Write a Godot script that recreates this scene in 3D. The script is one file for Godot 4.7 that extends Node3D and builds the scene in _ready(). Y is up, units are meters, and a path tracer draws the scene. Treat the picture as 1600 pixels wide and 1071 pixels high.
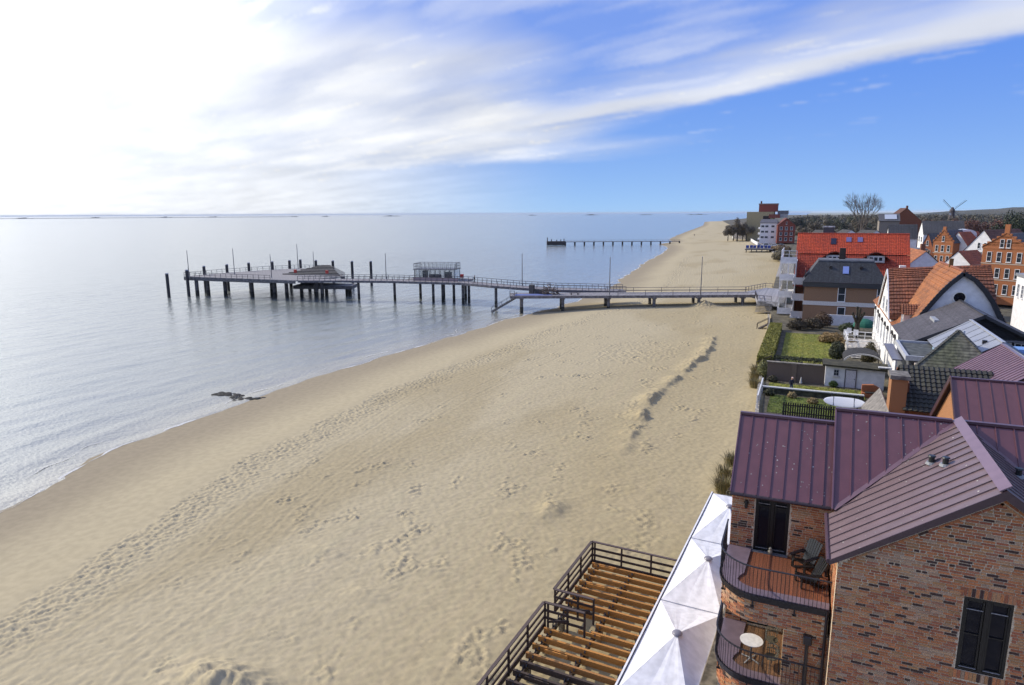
extends Node3D

# ---------- mesh builder ----------
class MB:
	var v := PackedVector3Array()
	var n := PackedVector3Array()
	var c := PackedColorArray()
	var col := Color.WHITE
	var xf := Transform3D.IDENTITY
	func tri(a: Vector3, b: Vector3, d: Vector3, hint := Vector3.ZERO) -> void:
		a = xf * a
		b = xf * b
		d = xf * d
		var m := (d - a).cross(b - a)
		if hint != Vector3.ZERO and m.dot(xf.basis * hint) < 0.0:
			var s := b
			b = d
			d = s
			m = -m
		m = m.normalized()
		v.append(a); v.append(b); v.append(d)
		for k in 3:
			n.append(m)
			c.append(col)
	func quad(a: Vector3, b: Vector3, d: Vector3, e: Vector3, hint := Vector3.ZERO) -> void:
		tri(a, b, d, hint)
		tri(a, d, e, hint)
	func box(p: Vector3, s: Vector3, b := Basis.IDENTITY) -> void:
		var x := b.x * s.x * 0.5
		var y := b.y * s.y * 0.5
		var z := b.z * s.z * 0.5
		quad(p + x - y - z, p + x + y - z, p + x + y + z, p + x - y + z, x)
		quad(p - x - y - z, p - x + y - z, p - x + y + z, p - x - y + z, -x)
		quad(p + y - x - z, p + y + x - z, p + y + x + z, p + y - x + z, y)
		quad(p - y - x - z, p - y + x - z, p - y + x + z, p - y - x + z, -y)
		quad(p + z - x - y, p + z + x - y, p + z + x + y, p + z - x + y, z)
		quad(p - z - x - y, p - z + x - y, p - z + x + y, p - z - x + y, -z)
	func mm(a: Vector3, b: Vector3) -> void:   # box from corner to corner
		box((a + b) * 0.5, (b - a).abs())
	func cbox(p: Vector3, s: Vector3, r: float, b := Basis.IDENTITY) -> void:   # chamfered box
		var h := s * 0.5
		var k := [h.x, h.y, h.z]
		var ax := [b.x, b.y, b.z]
		for i in 3:
			var j: int = (i + 1) % 3
			var l: int = (i + 2) % 3
			for sg: float in [-1.0, 1.0]:
				var o: Vector3 = p + ax[i] * k[i] * sg
				var u: Vector3 = ax[j] * (k[j] - r)
				var w: Vector3 = ax[l] * (k[l] - r)
				quad(o - u - w, o + u - w, o + u + w, o - u + w, ax[i] * sg)
				for sj: float in [-1.0, 1.0]:
					var e0: Vector3 = p + ax[i] * sg * k[i] + ax[j] * sj * (k[j] - r)
					var e1: Vector3 = p + ax[i] * sg * (k[i] - r) + ax[j] * sj * k[j]
					quad(e0 - w, e0 + w, e1 + w, e1 - w, ax[i] * sg + ax[j] * sj)
	func bar(a: Vector3, b: Vector3, w: float, h: float, up := Vector3.UP) -> void:
		var d := (b - a)
		var l := d.length()
		if l < 0.0001:
			return
		d /= l
		if absf(d.dot(up)) > 0.99:
			up = Vector3.RIGHT
		var x := d.cross(up).normalized()
		var y := x.cross(d).normalized()
		box((a + b) * 0.5, Vector3(w, h, l), Basis(x, y, -d))
	func tube(a: Vector3, b: Vector3, r0: float, r1: float, s := 6, caps := true) -> void:
		var d := (b - a).normalized()
		var x := d.cross(Vector3.UP if absf(d.y) < 0.9 else Vector3.RIGHT).normalized()
		var y := d.cross(x)
		for k in s:
			var t0 := TAU * k / s
			var t1 := TAU * (k + 1) / s
			var e0 := x * cos(t0) + y * sin(t0)
			var e1 := x * cos(t1) + y * sin(t1)
			quad(a + e0 * r0, a + e1 * r0, b + e1 * r1, b + e0 * r1, e0 + e1)
			if caps:
				tri(b, b + e0 * r1, b + e1 * r1, d)
				tri(a, a + e0 * r0, a + e1 * r0, -d)
	func prism(p: PackedVector3Array, e: Vector3) -> void:   # planar outline pushed along e
		var m := Vector3.ZERO
		for k in p.size():
			m += p[k].cross(p[(k + 1) % p.size()])
		m = m.normalized()
		var x := (p[1] - p[0]).normalized()
		var y := m.cross(x)
		var q := PackedVector2Array()
		for k in p:
			q.append(Vector2(k.dot(x), k.dot(y)))
		var t := Geometry2D.triangulate_polygon(q)
		var sd := signf(e.dot(m))
		for k in range(0, t.size(), 3):
			tri(p[t[k]], p[t[k + 1]], p[t[k + 2]], -m * sd)
			tri(p[t[k]] + e, p[t[k + 1]] + e, p[t[k + 2]] + e, m * sd)
		var cw := Geometry2D.is_polygon_clockwise(q)
		for k in p.size():
			var a := p[k]
			var b := p[(k + 1) % p.size()]
			var o := (b - a).cross(m)
			quad(a, b, b + e, a + e, -o if cw else o)
	func mesh(o := Vector3.ZERO) -> ArrayMesh:
		var am := ArrayMesh.new()
		if v.is_empty():
			return am
		if o != Vector3.ZERO:
			for k in v.size():
				v[k] -= o
		var a := []
		a.resize(Mesh.ARRAY_MAX)
		a[Mesh.ARRAY_VERTEX] = v
		a[Mesh.ARRAY_NORMAL] = n
		a[Mesh.ARRAY_COLOR] = c
		am.add_surface_from_arrays(Mesh.PRIMITIVE_TRIANGLES, a)
		return am

var M := {}
var taken := {}
var rng := RandomNumberGenerator.new()

func numbered(called: String) -> String:
	taken[called] = taken.get(called, -1) + 1
	return called if taken[called] == 0 else "%s_%03d" % [called, taken[called]]

func thing(called: String, label: String, category: String, at := Vector3.ZERO, group := "") -> Node3D:
	var o := Node3D.new()
	o.name = numbered(called)
	add_child(o)
	o.position = at
	o.set_meta("label", label)
	o.set_meta("category", category)
	if group:
		o.set_meta("group", group)
	return o

func dup(src: Node3D, label: String, at: Vector3, turn := 0.0, size := 1.0) -> Node3D:
	var o: Node3D = src.duplicate()
	o.name = numbered(String(src.name).split("_0")[0])
	add_child(o)
	o.position = at
	o.rotation.y = turn
	o.scale = Vector3.ONE * size
	o.set_meta("label", label)
	return o

func root_of(o: Node3D) -> Vector3:
	var p := Vector3.ZERO
	var q: Node = o
	while q is Node3D and q != self:
		p += q.position
		q = q.get_parent()
	return p

func part(parent: Node3D, called: String, b: MB, m: Material, kind := "") -> MeshInstance3D:
	var o := MeshInstance3D.new()
	o.name = called
	o.mesh = b.mesh(root_of(parent))
	o.material_override = null
	if o.mesh.get_surface_count():
		o.mesh.surface_set_material(0, m)
	parent.add_child(o, true)
	if kind:
		o.set_meta("kind", kind)
	return o

func piece(parent: Node3D, called: String, m: Mesh, t: Transform3D) -> MeshInstance3D:   # a part that shares its mesh
	var o := MeshInstance3D.new()
	o.name = called
	o.mesh = m
	parent.add_child(o, true)
	t.origin -= root_of(parent)
	o.transform = t
	return o

func setting(called: String, m: Mesh, mat: Material, kind := "structure") -> MeshInstance3D:
	var o := MeshInstance3D.new()
	o.name = called
	o.mesh = m
	m.surface_set_material(0, mat)
	o.set_meta("kind", kind)
	add_child(o, true)
	return o

func C(r: float, g: float, b: float) -> Color:
	return Color(r, g, b)

func jit(c: Color, k: float) -> Color:
	var f := 1.0 + rng.randf_range(-k, k)
	return Color(c.r * f, c.g * f, c.b * f)

# ---------- materials ----------
func noise_tex(size: int, freq: float, lo: float, hi: float, sd: int, oct := 4) -> NoiseTexture2D:
	var f := FastNoiseLite.new()
	f.seed = sd
	f.noise_type = FastNoiseLite.TYPE_SIMPLEX_SMOOTH
	f.frequency = freq
	f.fractal_octaves = oct
	var t := NoiseTexture2D.new()
	t.width = size
	t.height = size
	t.seamless = true
	t.noise = f
	var g := Gradient.new()
	g.set_color(0, Color(lo, lo, lo))
	g.set_color(1, Color(hi, hi, hi))
	g.set_offset(0, 0.2)
	g.set_offset(1, 0.8)
	t.color_ramp = g
	return t

func normal_tex(size: int, freq: float, strength: float, sd: int, oct := 4) -> NoiseTexture2D:
	var t := noise_tex(size, freq, 0, 1, sd, oct)
	t.color_ramp = null
	t.as_normal_map = true
	t.bump_strength = strength
	return t

func vm(called: String, rough: float, tex: Texture2D = null, scale := 1.0, nrm: Texture2D = null, ns := 1.0, spec := 0.5, metal := 0.0) -> StandardMaterial3D:
	var m := StandardMaterial3D.new()
	m.resource_name = called
	m.vertex_color_use_as_albedo = true
	m.roughness = rough
	m.metallic_specular = spec
	m.metallic = metal
	if tex:
		m.albedo_texture = tex
	if nrm:
		m.normal_enabled = true
		m.normal_texture = nrm
		m.normal_scale = ns
	if tex or nrm:
		m.uv1_triplanar = true
		m.uv1_world_triplanar = true
		m.uv1_scale = Vector3.ONE * scale
	M[called] = m
	return m

func make_materials() -> void:
	var grain := noise_tex(512, 0.02, 0.72, 1.0, 3, 5)
	var patch := noise_tex(512, 0.008, 0.66, 1.0, 5, 6)
	var fine := normal_tex(512, 0.06, 6.0, 7, 3)
	var soft := normal_tex(512, 0.012, 8.0, 8, 4)
	vm("matte", 0.9, patch, 0.25, fine, 0.3)
	vm("plaster", 0.85, noise_tex(512, 0.01, 0.93, 1.0, 15, 6), 0.2, fine, 0.12)
	vm("brick", 0.88, grain, 3.0, fine, 0.7)
	vm("mortar", 0.95, grain, 2.0, fine, 0.6)
	vm("tile", 0.75, patch, 0.6, fine, 0.4)
	vm("wood", 0.75, grain, 1.6, fine, 0.5)
	vm("paint", 0.45, noise_tex(256, 0.02, 0.92, 1.0, 65, 4), 0.9, fine, 0.06)
	vm("metal", 0.4, grain, 1.3, soft, 0.05)
	vm("sheet", 0.36, noise_tex(512, 0.012, 0.9, 1.0, 55, 6), 0.3, soft, 0.05, 0.6)
	vm("cloth", 0.9, noise_tex(512, 0.01, 0.9, 1.0, 25, 5), 0.4, soft, 0.12)
	vm("concrete", 0.9, patch, 0.35, fine, 0.4)
	vm("leaf", 0.7)
	vm("bark", 0.95)
	vm("soil", 0.98, patch, 0.1, fine, 0.8)
	vm("lawn", 0.95, patch, 0.35, fine, 1.0)
	vm("foam", 0.8, grain, 0.6)
	vm("plastic", 0.3)
	vm("sand", 0.96, noise_tex(1024, 0.012, 0.94, 1.0, 35, 8), 0.09, normal_tex(1024, 0.08, 8.0, 36, 4), 0.05, 0.2)
	var g := vm("pane", 0.04)
	g.metallic_specular = 0.28
	var glass := vm("glass", 0.05)
	glass.transparency = BaseMaterial3D.TRANSPARENCY_ALPHA
	glass.albedo_color = Color(0.45, 0.52, 0.52, 0.12)
	var s := vm("sea", 0.13, null, 0.13, normal_tex(1024, 0.02, 5.0, 45, 5), 0.55, 0.55)
	s.uv1_scale = Vector3(0.055, 0.055, 0.09)

# ---------- curves of the shore, all in metres ----------
var SHORE := [[40, -48.0], [-10, -53.0], [-27, -55.6], [-37, -58.6], [-49, -60.0], [-66, -61.4], [-85, -60.2], [-124, -57.6], [-151, -54.4], [-175, -53.2], [-203, -55.5], [-282, -65.5], [-360, -73.5], [-412, -80.0], [-450, -88.0], [-480, -99.0], [-515, -96.0], [-559, -107.0], [-692, -123.0], [-1232, -176.0], [-1700, -240.0]]
var INLAND := [[40, -2.5], [-60, -3.2], [-76, -3.9], [-125, -5.6], [-163, -8.0], [-335, -13.6], [-426, -30.0], [-700, -66.0], [-1124, -120.0], [-1700, -200.0]]

func curve(t: Array, z: float) -> float:
	var last: int = t.size() - 1
	for k in last:
		if z > t[k + 1][0] or k == last - 1:
			var f: float = clampf((t[k][0] - z) / (t[k][0] - t[k + 1][0]), 0.0, 1.0)
			var p0: float = t[maxi(k - 1, 0)][1]
			var p1: float = t[k][1]
			var p2: float = t[k + 1][1]
			var p3: float = t[mini(k + 2, last)][1]
			if k == 0 or k + 1 == last:
				return lerpf(p1, p2, f)
			# Hermite with uneven steps
			var h: float = t[k][0] - t[k + 1][0]
			var m1: float = (p2 - p0) / (t[k - 1][0] - t[k + 1][0]) * h
			var m2: float = (p3 - p1) / (t[k][0] - t[k + 2][0]) * h
			var f2 := f * f
			var f3 := f2 * f
			return (2 * f3 - 3 * f2 + 1) * p1 + (f3 - 2 * f2 + f) * m1 + (-2 * f3 + 3 * f2) * p2 + (f3 - f2) * m2
	return t[last][1]

var nz := FastNoiseLite.new()
var nc := FastNoiseLite.new()
var ns := FastNoiseLite.new()

func sstep(a: float, b: float, x: float) -> float:
	var t := clampf((x - a) / (b - a), 0.0, 1.0)
	return t * t * (3.0 - 2.0 * t)

func beach_base(x: float, z: float, xs: float) -> float:
	var d := x - xs + 1.6 * nz.get_noise_2d(z * 1.1, 40.0)
	if d < 0:
		return maxf(d * 0.09, -1.5)
	var h := 0.075 * minf(d, 14.0) + 0.16 * (1.0 - exp(-maxf(d - 14.0, 0.0) / 4.0)) + 0.018 * maxf(d - 14.0, 0.0)
	return minf(h, 2.05)

func beach_y(x: float, z: float) -> float:
	return beach_base(x, z, curve(SHORE, z))

func make_sky() -> void:
	var w := 2560
	var h := 1280
	var im := Image.create(w, h, false, Image.FORMAT_RGBF)
	var f1 := FastNoiseLite.new()
	f1.seed = 11
	f1.fractal_octaves = 6
	f1.frequency = 0.55
	f1.domain_warp_enabled = true
	f1.domain_warp_amplitude = 0.5
	f1.domain_warp_frequency = 0.6
	var f2 := FastNoiseLite.new()
	f2.seed = 12
	f2.fractal_octaves = 5
	f2.frequency = 0.35
	var edge := [[-9.0, -6.6], [-3.3, -5.75], [-2.08, -5.5], [-1.24, -5.19], [-0.74, -4.93], [-0.39, -4.66], [0.04, -4.4], [0.35, -4.28], [0.84, -3.98], [2.0, -3.3], [6.0, -1.2]]
	var sun := -sun_way()
	im.fill(Color(0.36, 0.40, 0.42))
	for j in h / 2 + 2:
		var el := (0.5 - (j + 0.5) / h) * PI
		var sy := sin(el)
		var cy := cos(el)
		for i in w:
			var a := (i + 0.5) / w * TAU
			var d := Vector3(sin(a) * cy, sy, -cos(a) * cy)
			var up := maxf(sy, 0.0)
			var k := 1.0 / (up + 0.06)
			var px := d.x * k
			var pz := d.z * k
			# clear air: pale at the horizon, deeper above
			var t := pow(1.0 - up, 7.0)
			var r := lerpf(0.088, 0.40, t)
			var g := lerpf(0.262, 0.66, t)
			var b := lerpf(0.92, 1.02, t)
			# veil of cirrus
			var e := -1.2
			for q in edge.size() - 1:
				if px <= edge[q + 1][0]:
					e = lerpf(edge[q][1], edge[q + 1][1], clampf((px - edge[q][0]) / (edge[q + 1][0] - edge[q][0]), 0, 1))
					break
			var u := px * 0.93 + pz * 0.36
			var v := -px * 0.36 + pz * 0.93
			var n1 := f1.get_noise_2d(u * 0.8, v * 2.6)
			var n2 := f2.get_noise_2d(u * 0.9 + 7.0, v * 1.7)
			var s := pz - e + n1 * 0.34
			var near := sstep(0.0, 0.42, s) * clampf(1.0 - 0.85 * sstep(0.4, 1.35, s + n2 * 0.6), 0.0, 1.0)
			var veil := sstep(-0.5, 0.7, n1 * 0.9 + n2 * 0.7 + 0.1) * 0.58 * sstep(0.2, 0.9, s)
			var west := sstep(-0.9, -2.6, px + n2 * 0.8) * sstep(-1.4, 0.2, s + 0.35)
			var low := sstep(-17.0, -44.0, rad_to_deg(atan2(d.x, -d.z))) * sstep(0.34, 0.0, up) * 0.95 if d.x < 0 else 0.0
			var wisp := sstep(0.34, 0.62, f1.get_noise_2d(u * 1.5 + 31.0, v * 6.0)) * 0.5 * sstep(-2.4, -0.2, pz - e)
			var m := clampf(maxf(maxf(near * 0.85, veil), maxf(west * (0.86 + 0.25 * n1), low)) + wisp * 0.5, 0.0, 1.0)
			var cs := d.dot(sun)
			var glow := 3.0 * pow(maxf(cs, 0.0), 10.0) + 0.25 * pow(maxf(cs, 0.0), 5.0)
			var wh := 0.93 + 0.20 * n1 + 0.12 * n2 + glow * 0.9
			r = lerpf(r, wh * 0.97, m) + glow * 0.42
			g = lerpf(g, wh * 0.99, m) + glow * 0.42
			b = lerpf(b, wh * 1.03, m) + glow * 0.38
			im.set_pixel(i, j, Color(r, g, b))
	var pm := PanoramaSkyMaterial.new()
	pm.panorama = ImageTexture.create_from_image(im)
	var sky := Sky.new()
	sky.sky_material = pm
	var env := Environment.new()
	env.background_mode = Environment.BG_SKY
	env.sky = sky
	env.tonemap_mode = Environment.TONE_MAPPER_LINEAR
	env.tonemap_exposure = EXPOSURE
	env.fog_enabled = true
	env.fog_density = 0.00003
	env.fog_light_color = Color(0.86, 0.92, 1.0)
	env.sdfgi_enabled = true
	env.ssao_enabled = true
	env.ssil_enabled = true
	var we := WorldEnvironment.new()
	we.name = "environment"
	we.environment = env
	add_child(we)

const SUN_HEADING := -84.0
const SUN_HEIGHT := 33.0
const EXPOSURE := 0.92

func sun_way() -> Vector3:   # the way the light travels
	var a := deg_to_rad(SUN_HEADING)
	var e := deg_to_rad(SUN_HEIGHT)
	return -Vector3(sin(a) * cos(e), sin(e), -cos(a) * cos(e))

func make_view() -> void:
	var cam := Camera3D.new()
	cam.name = "camera"
	var p := deg_to_rad(10.98)
	var a := deg_to_rad(-24.0)
	var r := deg_to_rad(0.3)
	var fwd := Vector3(sin(a), 0, -cos(a)) * cos(p) + Vector3.DOWN * sin(p)
	var r0 := Vector3(cos(a), 0, sin(a))
	var u0 := r0.cross(fwd)
	var rt := r0 * cos(r) - u0 * sin(r)
	cam.transform = Transform3D(Basis(rt, rt.cross(fwd), -fwd), Vector3(0, 22, 0))
	cam.fov = 54.49
	cam.near = 0.1
	cam.far = 150000
	add_child(cam)
	cam.current = true
	make_sky()
	var sun := DirectionalLight3D.new()
	sun.name = "sun"
	var w := sun_way()
	sun.transform = Transform3D(Basis.looking_at(w, Vector3.UP), Vector3(0, 100, 0))
	sun.light_energy = 1.35
	sun.light_angular_distance = 0.6
	sun.light_color = Color(1.0, 0.95, 0.86)
	sun.shadow_enabled = true
	add_child(sun)

func grid_mesh(xs: Callable, zs: PackedFloat32Array, nx: int, f: Callable) -> ArrayMesh:
	# f(x, z) -> [y, colour]; xs(k, z) -> x of column k
	var nzr := zs.size()
	var v := PackedVector3Array()
	v.resize(nx * nzr)
	var cl := PackedColorArray()
	cl.resize(nx * nzr)
	for j in nzr:
		var z := zs[j]
		for i in nx:
			var x: float = xs.call(i, z)
			var q: Array = f.call(x, z)
			v[j * nx + i] = Vector3(x, q[0], z)
			cl[j * nx + i] = q[1]
	var nm := PackedVector3Array()
	nm.resize(nx * nzr)
	for j in nzr:
		for i in nx:
			var dx := v[j * nx + mini(i + 1, nx - 1)] - v[j * nx + maxi(i - 1, 0)]
			var dz := v[maxi(j - 1, 0) * nx + i] - v[mini(j + 1, nzr - 1) * nx + i]
			var m := dz.cross(dx).normalized()
			nm[j * nx + i] = m if m.y > 0 else -m
	var ix := PackedInt32Array()
	ix.resize((nx - 1) * (nzr - 1) * 6)
	var k := 0
	for j in nzr - 1:
		for i in nx - 1:
			var a := j * nx + i
			# rows run away from the viewer (z falling): a front-left, a + nx behind it
			for q: int in [a, a + nx, a + 1, a + 1, a + nx, a + nx + 1]:
				ix[k] = q
				k += 1
	var ar := []
	ar.resize(Mesh.ARRAY_MAX)
	ar[Mesh.ARRAY_VERTEX] = v
	ar[Mesh.ARRAY_NORMAL] = nm
	ar[Mesh.ARRAY_COLOR] = cl
	ar[Mesh.ARRAY_INDEX] = ix
	var am := ArrayMesh.new()
	am.add_surface_from_arrays(Mesh.PRIMITIVE_TRIANGLES, ar)
	return am

func make_beach() -> void:
	nz.seed = 21
	nz.frequency = 0.05
	nz.fractal_octaves = 4
	nc.seed = 22
	nc.noise_type = FastNoiseLite.TYPE_CELLULAR
	nc.cellular_return_type = FastNoiseLite.RETURN_DISTANCE
	nc.frequency = 1.0
	nc.fractal_type = FastNoiseLite.FRACTAL_NONE
	ns.seed = 23
	ns.frequency = 0.35
	ns.fractal_octaves = 4
	var zs := PackedFloat32Array()
	var z := -9.0
	while z > -1700.0:
		zs.append(z)
		var a := -z
		z -= 0.115 if a < 62 else (0.115 + (a - 62) * 0.0022 if a < 180 else 0.375 + (a - 180) * 0.03)
	var nx := 600
	var edge := {}
	for q in zs:
		edge[q] = [curve(SHORE, q), curve(INLAND, q)]
	var col := func(i: int, zz: float) -> float:
		var t := float(i) / (nx - 1)
		return lerpf(edge[zz][0] - 9.0, edge[zz][1] + 3.0, t)
	var f := func(x: float, zz: float) -> Array:
		var d: float = x - edge[zz][0]
		var y := beach_base(x, zz, edge[zz][0])
		var c := Color(0.428, 0.366, 0.238)
		var big := nz.get_noise_2d(x * 0.9, zz * 0.35)
		if zz > -330.0:
			if d > 0.3:
				y += 0.05 * nz.get_noise_2d(x * 2.2, zz * 1.1 + 50.0) * sstep(3.0, 16.0, d)
			# trampled sand above the last tide line
			var e := 16.0 + 1.4 * nz.get_noise_2d(zz * 2.0, 7.0)
			var band := sstep(e - 0.5, e + 0.4, d) * (1.0 - 0.75 * sstep(e + 2.2, e + 5.0, d))
			var far := sstep(-3.0, -12.0, x)
			var clump := sstep(0.22, 0.5, nz.get_noise_2d(x * 4.4 + 90.0, zz * 3.0) + 0.2 * nz.get_noise_2d(x * 0.7, zz * 0.5)) * sstep(e + 3.0, e + 8.0, d) * far
			var wgt := clampf(band * 0.9 + clump * 0.6 + 0.02 * sstep(e, e + 1.0, d) * far, 0.0, 1.3)
			if wgt > 0.02:
				var q := nc.get_noise_2d(x * 2.5 + zz * 0.5, zz * 2.0)
				y += wgt * (0.09 * sstep(-0.95, -0.35, q) - 0.06)
				y += wgt * 0.10 * ns.get_noise_2d(x * 6.5, zz * 6.0)
				y += clump * 0.18 * maxf(ns.get_noise_2d(x * 4.0 + 50.0, zz * 3.0), 0.0)
			# wheel tracks along the beach
			for tr: float in [20.5, 22.2, 25.6, 27.2]:
				var o: float = absf(d - tr - 1.2 * nz.get_noise_2d(zz * 0.35, tr))
				if o < 0.5:
					y += 0.014 * (sstep(0.2, 0.32, o) - sstep(0.34, 0.5, o)) - 0.014 * sstep(0.22, 0.0, o)
			# wind ripples and low streaks on the dry side
			if x > -34.0:
				y += 0.03 * ns.get_noise_2d(x * 0.7 + zz * 0.3, zz * 0.25) * sstep(-34.0, -24.0, x)
			# a blown ridge, a few heaps
			var rx := -13.6 + 0.9 * sin(zz * 0.11) + 0.5 * nz.get_noise_2d(zz * 3.0, 3.0)
			if zz < -50.0 and zz > -116.0:
				var l := sstep(-50.0, -62.0, zz) * sstep(-116.0, -108.0, zz) * clampf(0.55 + 1.1 * nz.get_noise_2d(zz * 4.5, 11.0), 0.12, 1.0)
				var o := x - rx
				y += l * 0.62 * (exp(-o * o / 0.16) if o > 0 else exp(-o * o / 1.6)) * (1.0 + 0.35 * ns.get_noise_2d(x * 3.0, zz * 2.0))
			for hp: Array in [[-22.3, -18.4, 2.4, 1.3, 0.8], [-15.1, -40.5, 0.8, 1.3, 0.35], [-20.5, -151.0, 2.2, 2.5, 1.1], [-17.0, -39.0, 2.5, 0.5, 0.12], [-19.5, -30.5, 2.2, 0.5, 0.13], [-12.5, -37.0, 2.6, 0.6, 0.10], [-10.5, -46.0, 2.6, 0.7, 0.14], [-21.0, -27.0, 1.2, 0.6, 0.16], [-26.0, -30.0, 1.3, 0.5, 0.14]]:
				var ax: float = (x - hp[0]) / hp[2]
				var az: float = (zz - hp[1]) / hp[3]
				var rr := ax * ax + az * az
				if rr < 6.0:
					y += hp[4] * exp(-rr) * (1.0 + 0.5 * ns.get_noise_2d(x * 2.5, zz * 2.5))
			# a ring of prints where people played
			var ro := absf(Vector2((x + 22.5) / 4.6, (zz + 97.0) / 6.5).length() - 1.0)
			if ro < 0.35 or Vector2((x + 22.0) / 2.8, (zz + 96.0) / 4.5).length() < 1.0:
				y += 0.10 * maxf(ns.get_noise_2d(x * 3.5, zz * 3.0), -0.4) 
			# drifted bank against the houses
			y += 0.35 * sstep(-7.0, -3.5, x) * (0.6 + 0.8 * nz.get_noise_2d(x, zz * 2.0)) * sstep(-44.0, -50.0, zz)
		# colour of the grains: damp below the tide line, dry above
		var wet := 1.0 - sstep(3.0, 13.5 + 4.0 * nz.get_noise_2d(x, zz * 0.6), d)
		c = c.lerp(Color(0.285, 0.240, 0.166), wet * 0.9)
		var dampness := sstep(0.05, 0.45, big) * sstep(12.0, 20.0, d)
		c = c.lerp(Color(0.356, 0.295, 0.178), dampness * 0.7)
		var golden := sstep(-30.0, -8.0, x + 6.0 * nz.get_noise_2d(x * 0.6, zz * 0.3))
		c = c.lerp(Color(0.37, 0.302, 0.174), golden * 0.75)
		return [y, c]
	setting("beach", grid_mesh(col, zs, nx, f), M.sand)

func make_sea() -> void:
	var zs := PackedFloat32Array()
	var z := 30.0
	while z > -300.0:
		zs.append(z)
		z -= 0.6 if z > -170 else 1.2
	while z > -70000.0:
		zs.append(z)
		z -= 1.2 + (-300 - z) * 0.07
	var xl := PackedFloat32Array()
	var x := -44.0
	while x > -190.0:
		xl.append(x)
		x -= 0.5
	while x > -70000.0:
		xl.append(x)
		x -= 0.5 + (-190 - x) * 0.07
	xl.reverse()
	var sw := FastNoiseLite.new()
	sw.seed = 31
	sw.frequency = 0.09
	sw.fractal_octaves = 3
	var base := Color(0.19, 0.208, 0.195)
	var col := func(i: int, zz: float) -> float:
		return xl[i]
	var f := func(xx: float, zz: float) -> Array:
		var y := 0.0
		if xx > -700.0 and zz > -900.0:
			var k := 1.0 - sstep(300.0, 700.0, -xx)
			k *= 1.0 - sstep(400.0, 900.0, -zz)
			var d := curve(SHORE, zz) - xx
			var near := 1.0 - sstep(4.0, 42.0, d)
			y = k * 0.10 * sw.get_noise_2d(xx * 2.4 + zz * 0.3, zz * 0.75)
			# small swells that bend to the shore
			var ph := d * 1.25 + 2.4 * sw.get_noise_2d(xx * 0.25, zz * 0.3)
			y += near * 0.065 * pow(0.5 + 0.5 * sin(ph), 3.0) * sstep(-0.3, 0.4, sw.get_noise_2d(xx * 0.4 + 60.0, zz * 0.22) + 0.15)
		var c := base
		if xx > -120.0:
			var d2 := curve(SHORE, zz) - xx
			c = base.lerp(Color(0.30, 0.28, 0.22), exp(-maxf(d2, 0.0) / 6.0))
		return [y, c]
	setting("sea", grid_mesh(col, zs, xl.size(), f), M.sea)
	# the line of foam where the water runs out
	var fm := MB.new()
	fm.col = Color(0.66, 0.66, 0.63)
	var prev := []
	var zz := -12.0
	while zz > -460.0:
		var st := 0.35 if zz > -170 else 1.0
		# find where the sand rises through the water
		var xs := curve(SHORE, zz) - 6.0
		while beach_y(xs, zz) < 0.012 and xs < 0.0:
			xs += 0.05
		var wd := maxf(0.02, 0.16 + 0.5 * nz.get_noise_2d(zz * 3.2, 77.0)) * (1.0 if zz > -170 else 1.8)
		var lo := Vector3(xs - wd, 0.03 + 0.02 * nz.get_noise_2d(zz * 6.0, 5.0), zz)
		var hi := Vector3(xs + 0.05 + 0.16 * nz.get_noise_2d(zz * 5.0, 99.0), 0.045, zz)
		hi.y = beach_y(hi.x, zz) + 0.02
		if prev:
			fm.quad(prev[0], lo, hi, prev[1], Vector3.UP)
			# a second, broken line further out
			var g := nz.get_noise_2d(zz * 1.7, 150.0)
			if g > 0.02:
				var o := 2.2 + 2.5 * nz.get_noise_2d(zz * 0.8, 210.0)
				fm.quad(prev[0] + Vector3(-o, 0.02, 0), lo + Vector3(-o, 0.02, 0), lo + Vector3(-o + g * 0.55, 0.02, 0), prev[0] + Vector3(-o + g * 0.55, 0.02, 0), Vector3.UP)
		prev = [lo, hi]
		zz -= st
	var o2 := setting("foam", fm.mesh(), M.foam, "stuff")
	o2.set_meta("label", "thin white line of foam along the water's edge")
	o2.set_meta("category", "foam")

# ---------- the brick hotel ----------
var bricklist := []

func brick_colour(s: float, y: float) -> Color:
	var r := rng.randf()
	var c: Color
	if r < 0.36: c = C(0.58, 0.22, 0.085)
	elif r < 0.58: c = C(0.44, 0.15, 0.07)
	elif r < 0.73: c = C(0.58, 0.30, 0.14)
	elif r < 0.84: c = C(0.52, 0.265, 0.11)
	elif r < 0.935: c = C(0.085, 0.045, 0.034)
	else: c = C(0.50, 0.33, 0.21)
	var lime := nz.get_noise_2d(s * 9.0, y * 14.0) * 1.3 + rng.randf_range(-0.25, 0.25)
	if lime > 0.36 and r < 0.84:
		c = c.lerp(C(0.60, 0.44, 0.29), clampf((lime - 0.36) * 1.5, 0.0, 0.65))
	return jit(c, 0.14)

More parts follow.
